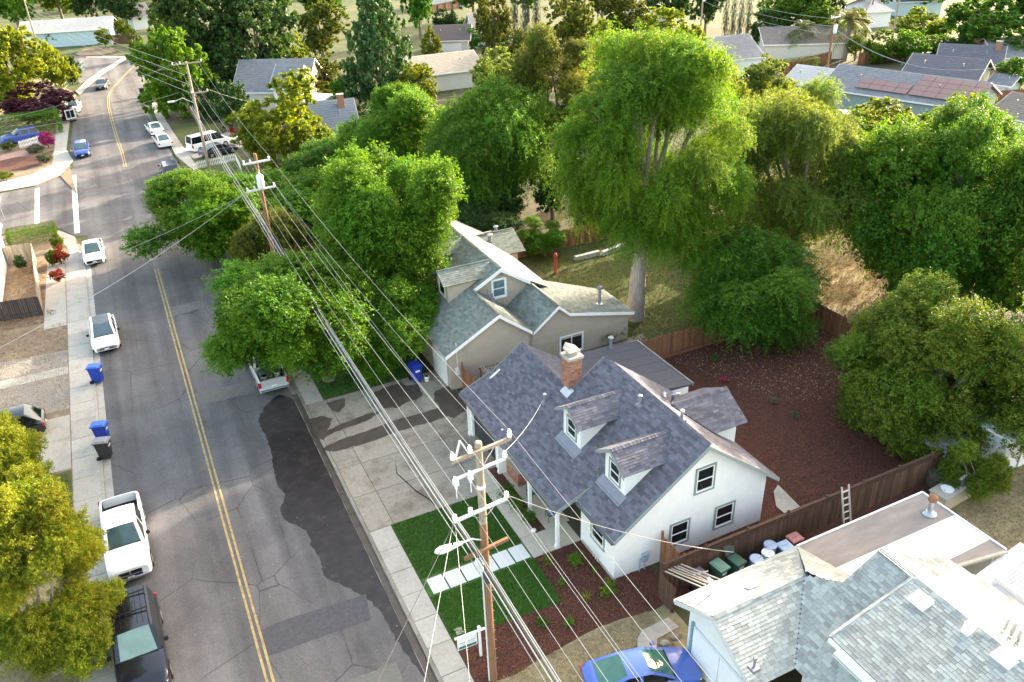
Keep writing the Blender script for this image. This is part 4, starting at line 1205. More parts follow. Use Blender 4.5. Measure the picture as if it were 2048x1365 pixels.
wheelie('blue recycling bin behind the grey lidded bin at the left kerb', -5.15, 47.9, math.radians(72), M_plastic_blue, M_plastic_bluel, z=-.06, s=1.15)
wheelie('black bin with pale grey lid at the left kerb', -5.1, 46.0, math.radians(72), M_plastic_black, M_plastic_greyl, z=-.06, s=1.15)
c = at(835, 765); wheelie('blue recycling bin beside the white bucket on the driveway of the beige house', c.x, c.y + .2, math.radians(5), M_plastic_blue, M_plastic_blue, s=1.2)
c = at(424, 490); wheelie('dark blue bin at the right kerb between the street trees', c.x, c.y, math.radians(200), pm('bin_navy', (.015, .03, .11), .5, .1, 3), M_plastic_black)
c = at(286, 193); wheelie('black bin on the far right kerb under the bright green tree', c.x, c.y, math.radians(190), M_plastic_black, M_plastic_black, s=1.2)
M_plastic_green = pm('bin_green', (.03, .10, .075), .5, .1, 3); M_green_lid = pm('bin_green_lid', (.13, .26, .19), .5, .08, 3)
for px, py, body, lid, op, lab in ((1402, 1148, pm('bin_purple', (.075, .05, .085), .5, .1, 3), pm('bin_purple_lid', (.16, .12, .17), .5, .1, 3), False, 'small purple black bin in the side yard by the dark fence'),
                                   (1440, 1130, M_plastic_green, M_green_lid, False, 'dark green bin with pale green lid in the side yard by the dark fence'),
                                   (1474, 1118, M_plastic_green, pm('bin_dark_green_lid', (.05, .085, .07), .5, .1, 3), True, 'dark green bin with its lid thrown open by the dark fence')):
    c = at(px, py, 1.1); wheelie(lab, c.x, c.y, math.radians(8), body, lid, op)
# barrels and tubs beyond the bins
for px, py, r_, h_, body, lid, lab in ((1513, 1118, .3, .9, pm('barrel_blue', (.09, .16, .34), .5, .1, 3), pm('barrel_lid_blue', (.42, .52, .66), .5, .1, 3), 'blue barrel with pale blue lid nearest the grey eave'),
                                       (1536, 1106, .29, .85, M_greypaint, M_white, 'white barrel between two blue lidded barrels'),
                                       (1541, 1090, .3, .9, pm('barrel_slate', (.33, .40, .47), .5, .1, 3), pm('barrel_lid_blue', (.42, .52, .66), .5), 'slate barrel with pale blue lid closest to the fence')):
    c = at(px, py, h_); r = thing('barrel', lab, 'barrel', (c.x, c.y, 0))
    q = MB(); q.lathe((0, 0, 0), [(r_ * .9, 0), (r_, .06), (r_ * 1.02, h_ * .3), (r_, h_ * .33), (r_ * 1.02, h_ * .63), (r_, h_ * .66), (r_, h_ - .03)], 20); q.build('body', body, r, True, world=False)
    q = MB(); q.lathe((0, 0, h_ - .03), [(r_ * 1.05, 0), (r_ * 1.05, .05), (r_ * .9, .055), (0, .04)], 20); q.box(-r_ * .8, r_ * .8, -.03, .03, h_ + .0, h_ + .05); q.build('lid', lid, r, True, world=False)
for px, py, body, lid, lab in ((1570, 1090, pm('tub_dark_blue', (.04, .07, .14), .5, .1, 3), pm('tub_lid_blue', (.38, .50, .66), .5, .1, 3), 'square tub with pale blue lid beside the flat roof corner'), (1590, 1074, pm('tub_red', (.30, .07, .07), .5, .1, 3), pm('tub_lid_red', (.50, .20, .19), .5, .1, 3), 'square tub with red lid beside the flat roof corner')):
    c = at(px, py, .9); r = thing('tub', lab, 'tub', (c.x, c.y, 0))
    q = MB(); q.box(-.3, .3, -.26, .26, 0, .82, taper=-.03); q.build('body', body, r, world=False, bevel=.03)
    q = MB(); q.box(-.35, .35, -.31, .31, .83, .9, taper=.03); q.box(-.18, .18, -.03, .03, .9, .94); q.build('lid', lid, r, world=False, bevel=.015)
# ladder, planks and stored timber along the flat wing
r = thing('ladder', 'pale wooden ladder leaning on the dark fence beside the flat roof', 'ladder', (27.6, 20.9, 0))
for sx in (0, .45):
    q = MB(); q.beam((sx, 0, 0), (sx, .75, 2.6), .05, .08); q.build('rail', pm('ladder_wood', (.52, .47, .40), .7, .1, 4), r, world=False)
for k in range(7):
    t_ = (k + .6) / 7.4; q = MB(); q.beam((.02, .75 * t_, 2.6 * t_), (.43, .75 * t_, 2.6 * t_), .07, .03); q.build('rung', MATS['ladder_wood'], r, world=False)
for k in range(3):
    y = 20.0 + k * .28; r = tag((lambda q: (q.box(24.6 + k * .2, 27.2, y, y + .22, .95 + k * .06, 1.0 + k * .06), q.build('timber_plank', pm('grey_plank', (.36, .32, .27), .9, .2, 6, stretch=(.5, 6, 6))))[1])(MB()), ('weathered plank on the rack closest to the flat roof', 'weathered plank in the middle of the rack beside the flat roof', 'weathered plank on the rack closest to the dark fence')[k], 'plank', 'planks stored beside the flat roof')
q = MB()
for x in (24.9, 26.7): q.box(x, x + .08, 19.95, 20.85, 0, .94)
tag(q.build('timber_rack', M_fence_dk), 'low rack under the planks beside the flat roof', 'rack')
for k in range(6):
    q = MB(); y = 19.5 + k * .33
    q.beam((17.35 + k * .17, 21.75, 1.72 + .04 * (k % 2)), (17.75 + k * .17, 19.32, 2.6 + .05 * (k % 3)), .05, .05)
    tag(q.build('loose_pole', pm('grey_plank', (.3, .3, .3))), 'grey timber pole bridging fence end and grey eave, %s' % ('farthest left', 'second from left', 'third from left', 'fourth from left', 'second from right', 'farthest right')[k], 'pole', 'timber poles over the side passage')
q = MB(); q.tube([(18.9, 21.2, 0), (18.9, 21.2, 1.35)], .03, 8); q.tube([(18.55, 21.3, 1.35), (19.25, 21.1, 1.42)], .03, 8)
tag(q.build('clothes_post', M_greypaint, None, True), 'thin T shaped metal post in the side yard by the bins', 'post')
# yard behind the grey house: cart shelter, grill and cabinet, rocks
c = at(1880, 935)
r = thing('covered_swing', 'grey fabric covered shelter at the fence under the olive green tree', 'shelter', (c.x, c.y, 0))
q = MB(); M_tarp = pm('grey_tarp', (.19, .19, .24), .7, .12, 2, bump=.3, bscale=6)
for k in range(7):
    a0, a1 = k / 7, (k + 1) / 7
    f_ = lambda u: (1.1 * math.cos(PI * u), 1.9 + .35 * math.sin(PI * u))
    (x0, z0), (x1, z1) = f_(a0), f_(a1)
    q.solid([(x0, -.8, z0), (x1, -.8, z1), (x1 * 1.05, .8, z1 - .25), (x0 * 1.05, .8, z0 - .25)], (0, 0, -.03))
q.build('canopy', M_tarp, r, True, world=False)
for x in (-1.05, 1.05):
    for y in (-.75, .75):
        q = MB(); q.beam((x, y, 0), (x, y, 1.85), .06, .06); q.build('leg', M_vent, r, world=False)
q = MB(); q.solid([(-1.05, -.7, .3), (1.05, -.7, .3), (1.02, -.75, 1.5), (-1.02, -.75, 1.5)], (0, .04, 0)); q.build('side_panel', M_tarp, r, world=False)
c = at(1900, 1000)
r = thing('outdoor_cabinet', 'tan outdoor kitchen cabinet with steel grill top behind the flat roof', 'cabinet', (c.x, c.y, 0), rz=.1)
q = MB(); q.box(-1.3, 1.3, -.45, .45, 0, .9); q.build('body', M_beige, r, world=False)
q = MB(); q.box(-1.36, 1.36, -.5, .5, .9, .96); q.build('worktop', M_conc, r, world=False)
q = MB(); q.box(.2, 1.1, -.35, .35, .96, 1.0); q.tube([(.2, 0, 1.0), (1.1, 0, 1.0)], .3, 12); q.build('grill', M_metal, r, world=False)
q = MB(); q.lathe((-.6, 0, .96), [(.3, 0), (.33, .08), (.25, .1), (0, .06)], 16); q.build('basin', M_white, r, True, world=False)
c = at(1870, 965); q = MB(); q.lathe((c.x, c.y, 0), [(.55, 0), (.6, .5), (.62, .9), (.5, .92), (.4, .5), (0, .4)], 18); tag(q.build('round_planter', pm('planter_dark', (.10, .085, .07), .9, .3, 4), None, True), 'round dark planter by the tan cabinet', 'planter')
c = at(2035, 935)
r = thing('garden_shed', 'white panelled shed at the right edge behind the olive green tree', 'shed', (c.x, c.y, 0))
q = MB(); q.box(-1.5, 4, 0, 3.5, 0, 2.3); q.build('wall', M_flat_white, r, world=False)
q = MB(); q.box(-1.7, 4.2, -.2, 3.7, 2.3, 2.42); q.build('roof', M_white, r, world=False)
for x in (-.2, 1.2, 2.6):
    q = MB(); q.box(x, x + .12, -.04, -.002, 0, 2.28); q.build('batten', M_fence_tan, r, world=False)
def rock(p, s, m, label, group=None):
    bm = bmesh.new(); bmesh.ops.create_icosphere(bm, subdivisions=2, radius=1)
    for v in bm.verts: v.co *= random.uniform(.82, 1.15); v.co.x *= s[0]; v.co.y *= s[1]; v.co.z *= s[2]
    me = bpy.data.meshes.new('rock'); bm.to_mesh(me); bm.free(); me.materials.append(m)
    o = bpy.data.objects.new('rock', me); C.objects.link(o); o.location = (p[0], p[1], s[2] * .5)
    return tag(o, label, 'rock', group)
c = at(1330, 1290); rock(c, (.22, .18, .16), M_conc, 'pale round rock beside the garden path near the garage')
c = at(1067, 1062); rock(c, (.15, .12, .08), M_white, 'white stone at the end of the porch planting strip')
c = at(1352, 1275); rock(c, (.3, .15, .1), M_gravel, 'grey flat rock against the garage wall')
c = at(854, 762); r = thing('bucket', 'white plastic bucket on the driveway beside the blue bin', 'bucket', (c.x, c.y, 0))
q = MB(); q.lathe((0, 0, 0), [(.13, 0), (.165, .38), (.15, .38), (.13, .33), (0, .33)], 16); q.build('body', M_white, r, True, world=False)
q = MB(); q.tube([(-.16, 0, .35), (-.15, -.1, .2), (0, -.18, .16), (.15, -.1, .2), (.16, 0, .35)], .008, 6); q.build('handle', M_metal, r, True, world=False)
# sale sign
c = at(962, 1312)
r = thing('sale_sign', 'white sale sign hanging from an L shaped post at the edge of the lawn', 'sign', (c.x, c.y, 0), rz=math.radians(-2))
q = MB(); q.box(-.05, .05, -.05, .05, 0, 1.75); q.box(-.07, .07, -.07, .07, 1.75, 1.8, taper=.03); q.build('post', M_white, r, world=False)
q = MB(); q.box(-1.1, .25, -.04, .04, 1.52, 1.6); q.build('arm', M_white, r, world=False)
q = MB(); q.box(-1.0, -.12, -.015, .015, .82, 1.46); pnl = q.build('panel', M_white, r, world=False)
q = MB(); q.box(-.96, -.16, -.02, -.0155, .86, 1.0); q.build('green_band', pm('sign_green', (.02, .16, .13), .6, .05, 3), pnl, world=False)
def text(s, parent, loc, rot, size, mat, name='lettering'):
    cu = bpy.data.curves.new(name, 'FONT'); cu.body = s; cu.size = size; cu.align_x = 'CENTER'; cu.align_y = 'CENTER'; cu.extrude = .002
    o = bpy.data.objects.new(name, cu); C.objects.link(o); o.location = loc; o.rotation_euler = rot; o.parent = parent
    cu.materials.append(mat); return o
q = MB(); q.box(-.98, -.14, -.02, .02, 1.49, 1.515); q.build('rider_bar', M_greypaint, r, world=False)
q = MB(); q.box(-.9, -.2, -.0175, -.0155, 1.18, 1.21); q.box(-.85, -.25, -.0175, -.0155, 1.08, 1.1); q.build('printed_line', M_vent, pnl, world=False)
c = at(918, 1263); q = MB(); q.box(c.x - .2, c.x + .2, c.y - .22, c.y + .22, -.05, .03); tag(q.build('utility_box_lid', M_porch, bevel=.03), 'tan utility box lid set in the lawn edge by the pavement', 'utility lid')
for px, py in ((148, 1284), (120, 1342)):
    c = at(px, py); q = MB(); q.box(c.x - .25, c.x + .25, c.y - .18, c.y + .18, -.05, .03); tag(q.build('utility_box_lid', M_conc, bevel=.03), 'pale utility lid in the dry verge at lower left, %s' % ('upper of two' if py < 1300 else 'lower of two'), 'utility lid')
# porch chairs with cushions
def chair(label, x, y, rz):
    r = thing('patio_chair', label, 'chair', (x, y, .012), rz=rz)
    def seg(name, *pts): 
        q = MB(); q.tube(pts, .014, 6); q.build(name, M_black, r, True, world=False)
    for sx in (-.27, .27):
        seg('leg', (sx, -.26, 0), (sx, -.24, .62)); seg('leg', (sx, .28, 0), (sx, .2, .45), (sx, .3, .95))
        seg('armrest', (sx, -.24, .62), (sx, .0, .66), (sx, .24, .62))
    q = MB(); q.box(-.27, .27, -.25, .22, .40, .43); q.build('seat', M_black, r, world=False)
    q = MB(); q.box(-.24, .24, -.23, .2, .43, .5); q.build('cushion', pm('cushion_blue', (.12, .30, .42), .9, .25, 14, stretch=(3, .3, 1)), r, world=False, bevel=.02)
    for k in range(5):
        x_ = -.2 + k * .1; seg('back_slat', (x_, .21, .45), (x_, .3, .92))
    seg('top_rail', (-.27, .3, .95), (.27, .3, .95))
    q = MB(); q.solid([(-.2, .18, .5), (.2, .18, .5), (.2, .27, .86), (-.2, .27, .86)], (0, -.08, .02)); q.build('back_cushion', MATS['cushion_blue'], r, world=False)
chair('black metal porch chair with blue cushion nearer the front post', 15.45, 28.9, math.radians(-100))
chair('black metal porch chair with blue cushion by the brick planter', 15.4, 30.9, math.radians(-80))
# house 2 garden bits
c = at(1111, 548); q = MB(); q.lathe((c.x, c.y, 0), [(.18, 0), (.2, .1), (.13, .2), (.13, 1.5), (.16, 1.7), (.1, 1.85), (0, 1.9)], 12); tag(q.build('red_post', pm('red_paint', (.34, .05, .04), .6, .1, 4), None, True), 'tall red post in the garden behind the beige house', 'post')
for a, b in (((1150, 522), (1198, 510)), ((1205, 512), (1252, 494))):
    p, q_ = at(*a), at(*b); mb = MB(); mb.beam((p.x, p.y, .2), (q_.x, q_.y, .2), .35, .4)
    tag(mb.build('raised_bed', pm('bed_timber', (.36, .38, .33), .9, .15, 4)), 'long grey timber bed on the lawn at the red fence, %s' % ('left one' if a[0] == 1150 else 'right one by the trunk'), 'garden bed')
# slatted trellis roof between the two houses
r = thing('trellis_roof', 'low brown slatted trellis between the white garage and the beige wall', 'trellis', (17.2, 40.5, 0))
for k in range(14):
    q = MB(); q.box(k * .16, k * .16 + .05, -1.2, 1.2, 1.9, 1.96); q.build('slat', M_fence_tan, r, world=False)
for y in (-1.1, 1.1):
    q = MB(); q.box(-.1, 2.3, y - .04, y + .04, 1.8, 1.9); q.build('beam', M_fence_red, r, world=False)
    for x in (0, 2.2):
        q = MB(); q.box(x - .04, x + .04, y - .04, y + .04, 0, 1.8); q.build('post', M_fence_red, r, world=False)
# stop sign and street name at the far left
c = at(14, 440)
r = thing('stop_sign', 'stop sign seen from behind with green street name blades at the left edge', 'sign', (c.x - .2, c.y, 0), rz=math.radians(200))
q = MB(); q.tube([(0, 0, 0), (0, 0, 3.2)], .035, 8); q.build('post', M_metal, r, True, world=False)
q = MB(); q.solid([(.4 * math.cos(PI / 8 + k * PI / 4), .05, 2.3 + .4 * math.sin(PI / 8 + k * PI / 4)) for k in range(8)], (0, .01, 0)); q.build('octagon_plate', M_greypaint, r, world=False)
q = MB(); q.box(-.4, .4, -.01, .01, 3.0, 3.2); q.build('name_blade', pm('sign_teal_green', (.0, .22, .18), .5, .05, 3), r, world=False)
# ============================================================ vehicles
def paint(name, col, metal=0.0, rough=.28):
    return pm('paint_' + name, col, rough, .03, 1.0, coat=.6, metal=metal, spec=.5)

M_cglass = glass_mat('car_glass', (.045, .085, .09), .04)
M_cglass_dk = glass_mat('car_glass_dark', (.005, .008, .010), .04)
M_chrome = pm('chrome', (.7, .7, .72), .15, .03, 2, metal=1.0)
M_head = pm('headlamp', (.72, .76, .80), .12, .1, 9, spec=.8)
M_tail = pm('tail_lamp', (.42, .015, .015), .2, .1, 9, spec=.7)
M_grille = pm('grille_black', (.007, .007, .008), .45, .2, 12)


def lerp(a, b, t): return a + (b - a) * t


def interp(tab, x):
    for (x0, y0), (x1, y1) in zip(tab, tab[1:]):
        if x <= x1:
            t = max(0, min(1, (x - x0) / max(1e-6, x1 - x0)))
            return lerp(y0, y1, t)
    return tab[-1][1]


def car(label, loc, rz, col, kind='sedan', glass=None, cat='car', group=None, name='parked_car', L=4.7, W=1.84, HT=1.45, roof=None, rack=False, load=False, hood=None, wheel_r=.335):
    """car with nose along local +X; x runs from -L/2 (tail) to L/2 (nose)"""
    glass = glass or M_cglass
    r = thing(name, label, cat, (loc[0], loc[1], RZ if len(loc) < 3 else loc[2]), group, rz)
    a = L / 2; hw = W / 2
    G = .20                                                     # sill height
    if kind == 'sedan':
        belt = [(-a, .82), (-a + .25, .98), (-a + 1.0, 1.0), (.35, .95), (a - 1.0, .86), (a - .35, .74), (a, .58)]
        top = [(-a + .45, 0), (-a + 1.55, 1), (.15, 1), (1.15, 0)]; pillars = [(-.35, -.22)]
    elif kind == 'hatch':
        belt = [(-a, .90), (-a + .2, 1.02), (0, .98), (a - 1.0, .90), (a - .35, .78), (a, .60)]
        top = [(-a + .12, 0), (-a + .9, 1), (.25, 1), (1.2, 0)]; pillars = [(-.4, -.27), (-1.35, -1.2)]
    elif kind == 'suv':
        belt = [(-a, 1.0), (-a + .12, 1.10), (0, 1.12), (a - 1.25, 1.12), (a - .3, 1.02), (a, .80)]
        top = [(-a + .05, 0), (-a + .3, 1), (a - 2.35, 1), (a - 1.55, 0)]; pillars = [(-.15, -.02), (-1.2, -1.06)]
    elif kind == 'van':
        belt = [(-a, 1.05), (-a + .1, 1.15), (0, 1.15), (a - 1.1, 1.10), (a - .3, .98), (a, .75)]
        top = [(-a + .04, 0), (-a + .2, 1), (a - 1.75, 1), (a - .95, 0)]; pillars = [(-.0, .14), (-1.25, -1.05)]
    else:                                                       # pickup
        belt = [(-a, 1.08), (-a + .06, 1.10), (0, 1.12), (a - 1.4, 1.14), (a - .2, 1.06), (a, .86)]
        c0 = -a + 1.95
        top = [(c0 + .02, 0), (c0 + .16, 1), (a - 2.25, 1), (a - 1.55, 0)]; pillars = [(.15, .30)]
    wid = [(-a, .86), (-a + .25, .97), (-a + .8, 1), (a - 1.2, 1), (a - .4, .95), (a - .1, .84), (a, .72)]
    if kind in ('pickup', 'suv', 'van'): wid = [(-a, .93), (-a + .12, .99), (-a + .5, 1), (a - .9, 1), (a - .25, .96), (a, .82)]
    xs = sorted(set([-a, -a + .06, -a + .25, -a + .5, -a + 1.0, a - 1.4, a - 1.0, a - .6, a - .3, a - .12, a] + list(np.linspace(-a + 1.2, a - 1.5, 9)) + [t[0] for t in top]))
    bed = None
    if kind == 'pickup': bed = (-a + .10, c0 - .08); xs = sorted(set(xs + [bed[0] - .004, bed[0], bed[1], bed[1] + .004]))
    def section(x):
        w = hw * interp(wid, x); zb = interp(belt, x)
        e = abs(x) / a
        g = G + (.12 if e > .97 else 0)
        s = [(w * .86, g), (w * .965, g + .05), (w, g + .25), (w, zb - .22), (w * .985, zb - .07), (w * .93, zb)]
        inbed = bed and bed[0] <= x <= bed[1]
        if inbed: s += [(w * .84, zb), (w * .84, .62), (0, .62)]
        else: s += [(w * .80, zb + .025), (w * .45, zb + .045), (0, zb + .05)]
        return s
    B = MB()
    rings = []
    for x in xs:
        s = section(x)
        pts = [(x, -y, z) for y, z in s] + [(x, y, z) for y, z in s[::-1][1:]]
        rings.append([B.v(p) for p in pts])
    m_ = len(rings[0])
    for (x0, ra), (x1, rb) in zip(zip(xs, rings), zip(xs[1:], rings[1:])):
        for k in range(m_ - 1):
            B.F.append([ra[k], rb[k], rb[k + 1], ra[k + 1]]); B.T.append(.5)
            mid = (x0 + x1) / 2
            B.M.append(1 if bed and bed[0] - .001 < mid < bed[1] and 6 <= k <= 9 else 0)
        B.F.append([ra[0], ra[-1], rb[-1], rb[0]]); B.M.append(1); B.T.append(.5)
    B.F.append(rings[0]); B.M.append(0); B.T.append(.5); B.F.append(rings[-1][::-1]); B.M.append(0); B.T.append(.5)
    # greenhouse frame: roof and pillars belong to the body
    x0, x1, x2, x3 = [t[0] for t in top]
    def gh(x):
        """half section of the cabin at x: belt edge, roof edge, roof centre"""
        zb = interp(belt, x) + .01; t = interp([(x0, 0), (x1, 1), (x2, 1), (x3, 0)], x)
        w = hw * interp(wid, x)
        zt = lerp(zb + .03, HT, t); wr = lerp(w * .90, w * .76, t)
        return (w * .925, zb), (wr, zt - .03 * t), (wr * .8, zt + .005 * t), (0, zt + .035)
    def quad(mb, pts, m=0):
        mb.face(pts, m, .5)
    pil = [x0, x1] + [p for q in pillars for p in q] + [x2, x3]
    gx = sorted(set(pil + [lerp(x0, x1, .5), lerp(x2, x3, .5), lerp(x1, x2, .5)]))
    SW, SC, RC = {-1: MB(), 1: MB()}, MB(), MB()
    isp = lambda m: any(p[0] < m < p[1] for p in pillars)
    for xa, xb in zip(gx, gx[1:]):
        A, Bq = gh(xa), gh(xb); mid = (xa + xb) / 2
        for s in (-1, 1):
            f = lambda P, x: (x, s * P[0], P[1])
            # side
            if isp(mid): quad(B, [f(A[0], xa), f(Bq[0], xb), f(Bq[1], xb), f(A[1], xa)])
            else: quad(SW[s], [f(A[0], xa), f(Bq[0], xb), f(Bq[1], xb), f(A[1], xa)])
            # roof rail and roof or screens
            if x1 <= mid <= x2:
                quad(B, [f(A[1], xa), f(Bq[1], xb), f(Bq[2], xb), f(A[2], xa)]); quad(B, [f(A[2], xa), f(Bq[2], xb), f(Bq[3], xb), f(A[3], xa)], 2)
            else:
                quad(B, [f(A[1], xa), f(Bq[1], xb), f(Bq[2], xb), f(A[2], xa)])
                q = [f(A[2], xa), f(Bq[2], xb), f(Bq[3], xb), f(A[3], xa)]
                quad(SC if mid > x2 else RC, q)
    body = B.build('body', [col, M_black, roof or col], r, True, world=False)
    SC.build('windscreen', glass, r, True, world=False); RC.build('rear_window', M_cglass_dk if kind != 'sedan' else glass, r, True, world=False)
    for s in (-1, 1): SW[s].build('side_window', M_cglass_dk, r, world=False)
    # wheels
    wx = (a - .95, -a + (.95 if kind != 'pickup' else 1.25))
    for x in wx:
        for s in (-1, 1):
            q = MB(); y = s * (hw - .10)
            q.tube([(x, y - .11, wheel_r), (x, y + .11 , wheel_r)], wheel_r, 18)
            wo = q.build('wheel', M_black, r, True, world=False, label=None)
            q = MB(); q.tube([(x, y + s * .10, wheel_r), (x, y + s * .118, wheel_r)], wheel_r * .64, 12); q.build('rim', M_metal, wo, world=False)
            q = MB(); n = 10
            for k in range(n):
                a0, a1 = PI * k / n, PI * (k + 1) / n
                R0, R1 = wheel_r + .03, wheel_r + .09
                yy = s * (hw + .004)
                pts = [(x + R0 * math.cos(a0), yy, wheel_r + R0 * math.sin(a0)), (x + R1 * math.cos(a0), yy, wheel_r + R1 * math.sin(a0)), (x + R1 * math.cos(a1), yy, wheel_r + R1 * math.sin(a1)), (x + R0 * math.cos(a1), yy, wheel_r + R0 * math.sin(a1))]
                q.solid(pts, (0, -s * .06, 0))
            q.build('wheel_arch', M_black if kind in ('suv', 'pickup') else col, r, world=False)
    zf, zr_ = interp(belt, a - .15), interp(belt, -a + .05)
    wf, wr_ = hw * interp(wid, a - .1), hw * interp(wid, -a + .03)
    for s in (-1, 1):
        q = MB(); q.solid([(a - .06, s * wf * .62, zf - .20), (a - .06, s * wf * .98, zf - .18), (a - .42, s * wf * 1.065, zf - .03), (a - .20, s * wf * .66, zf - .02)], (.03, 0, .035)); q.build('headlight', M_head, r, world=False)
        q = MB(); q.box(-a - .015, -a + .12, s * wr_ * .97 - .11, s * wr_ * .97 + .09, zr_ - (.42 if kind in ('pickup', 'suv', 'van') else .24), zr_ - .04); q.build('tail_light', M_tail, r, world=False)
        q = MB(); xm = x3 - .35; zm = interp(belt, xm) + .06; q.box(xm - .09, xm + .08, s * (hw + .02) - .0, s * (hw + .02) + s * .18, zm, zm + .15) if s > 0 else q.box(xm - .09, xm + .08, -(hw + .02) - .18, -(hw + .02), zm, zm + .15)
        q.build('mirror', M_black if kind != 'sedan' else col, r, world=False, bevel=.03)
        q = MB()
        for xd in ((lerp(x0, x3, .30)), lerp(x0, x3, .58)):
            zb = interp(belt, xd); q.box(xd - .10, xd + .10, s * hw - .012, s * hw + .022, zb - .2, zb - .165)
        q.build('door_handle', col, r, world=False)
    q = MB(); q.box(a - .10, a + .03, -wf * .60, wf * .60, .42, zf - .22); gr = q.build('grille', M_grille, r, world=False)
    if kind in ('pickup', 'suv'):
        q = MB(); q.box(a + .03, a + .05, -wf * .6, wf * .6, (.42 + zf - .22) / 2 - .025, (.42 + zf - .22) / 2 + .025); q.box(a + .03, a + .05, -.035, .035, .42, zf - .22); q.build('grille_bar', M_chrome, gr, world=False)
        q = MB(); q.box(a - .15, a + .10, -wf * 1.0, wf * 1.0, .32, .47); q.build('bumper', M_chrome if kind == 'pickup' else col, r, world=False, bevel=.03)
        q = MB(); q.box(-a - .12, -a + .12, -wr_ * .98, wr_ * .98, .42, .58); q.build('rear_bumper', M_chrome if kind == 'pickup' else col, r, world=False, bevel=.03)
    q = MB(); q.box(a + .03, a + .045, -.16, .16, .40, .50); q.build('number_plate', M_white, r, world=False)
    q = MB(); q.box(-a - .02, -a + .02, -.16, .16, zr_ - .48, zr_ - .38); q.build('rear_number_plate', M_white, r, world=False)
    # bonnet outline and wipers
    q = MB(); zb = lambda x: interp(belt, x) + .05
    q.beam((x3 + .02, -hw * .74, zb(x3) + .0), (x3 + .02, hw * .74, zb(x3) + .0), .07, .02); q.build('wiper_cowl', M_black, r, world=False)
    if rack:
        for s in (-1, 1):
            q = MB(); q.tube([(x1 + .1, s * hw * .66, HT + .03), (x1 + .2, s * hw * .66, HT + .10), (x2 - .2, s * hw * .66, HT + .10), (x2 - .1, s * hw * .66, HT + .03)], .022, 6); q.build('roof_rail', M_black, r, True, world=False)
        for x in (lerp(x1, x2, .18), lerp(x1, x2, .62)):
            q = MB(); q.beam((x, -hw * .68, HT + .12), (x, hw * .68, HT + .12), .06, .035); q.build('roof_bar', M_black, r, world=False)
        for k in range(5):
            y = (-2 + k) * .22; q = MB(); q.box(x1 + .15, x2 - .25, y - .01, y + .01, HT + .034 - abs(y) * .03, HT + .046 - abs(y) * .03); q.build('roof_rib', M_black, r, world=False)
    return r


def at_car(px, py): 
    c = at(px, py, RZ); return (c.x, c.y)
D = PI / 2                                                      # nose away from the camera
white = paint('white', (.80, .80, .79)); pearl = paint('pearl', (.76, .75, .72)); silver = paint('silver', (.50, .52, .54), .4)
car('white electric sedan with black glass roof facing the camera at the left kerb', (-4.4, 61.9), -D + .02, white, 'hatch', glass_mat('car_glass_blue', (.06, .10, .12), .03), roof=M_cglass_dk, L=4.72, W=1.87, HT=1.46)
car('white sedan at the left kerb by the red shrub and junction', (-4.5, 79.7), -D, white, 'sedan', L=4.6, W=1.80, HT=1.46)
car('white pickup truck with empty black bed parked behind the black SUV', (-4.5, 37.4), -D + .015, white, 'pickup', L=5.9, W=2.02, HT=1.88, wheel_r=.39, cat='pickup', name='parked_pickup')
car('black SUV with roof rack facing the camera at lower left kerb', (-4.42, 29.6), -D + .02, paint('black', (.007, .008, .014), .0, .22), 'suv', glass_mat('car_glass_green', (.13, .21, .19), .05), L=5.25, W=2.04, HT=1.92, rack=True, wheel_r=.39, cat='suv')
car('black hatchback nosed into the left driveway', (-10.6, 51.1, 0), PI, paint('black_blue', (.005, .007, .012), .0, .2), 'hatch', M_cglass_dk, L=4.75, W=1.92, HT=1.62, roof=M_cglass_dk)
pk = car('silver pickup loaded with buckets and tools under the street tree', (5.3, 51.05), D + .0, paint('pickup_silver', (.55, .56, .57), .2), 'pickup', L=5.7, W=1.98, HT=1.82, wheel_r=.38, cat='pickup', name='parked_pickup')
car('blue sedan facing the camera at the left kerb by the pink shrub', (-4.5, 117.6), -D, paint('blue', (.02, .055, .26)), 'hatch', L=4.6, W=1.85, HT=1.5)
car('dark grey car driving towards the camera round the bend', at_car(206, 176), math.radians(-100), paint('dark_grey', (.05, .06, .07)), 'sedan', L=4.8, W=1.85, HT=1.45)
car('white sedan parked nose first at right kerb, farther of two', at_car(311, 266), D + .1, white, 'sedan')
car('silver white sedan parked at right kerb, nearer of two', at_car(327, 290), D + .08, pearl, 'sedan')
car('dark blue SUV at the right kerb beyond the overhanging street tree', at_car(343, 352), D, paint('navy', (.02, .03, .06)), 'suv', L=4.9, W=1.95, HT=1.78, cat='suv')
c = at(420, 296); car('white van parked across the far right driveway', (c.x, c.y, 0), math.radians(20), white, 'van', M_cglass_dk, L=5.4, W=1.98, HT=1.98, cat='van', name='parked_van')
c = at(438, 308); car('dark sedan parked beside the white van behind the picket fence', (c.x, c.y - .3, 0), math.radians(20), paint('dark_blue', (.025, .03, .05)), 'sedan', L=4.7)
c = at(43, 284); car('blue SUV on the corner driveway behind the pink shrub', (c.x, c.y, 0), math.radians(192), paint('suv_blue', (.03, .07, .30)), 'suv', L=4.7, W=1.88, HT=1.72, cat='suv')
car('white car half hidden under the purple tree at the far left kerb', at_car(150, 222), -D - .1, white, 'sedan')
car('dark car in front of the white car under the purple tree', at_car(142, 238), -D - .1, paint('black2', (.02, .02, .022)), 'sedan')
c = at(72, 236); car('dark car in shade behind the clipped hedge at far left', (c.x, c.y, 0), math.radians(190), paint('black3', (.02, .02, .025)), 'sedan')
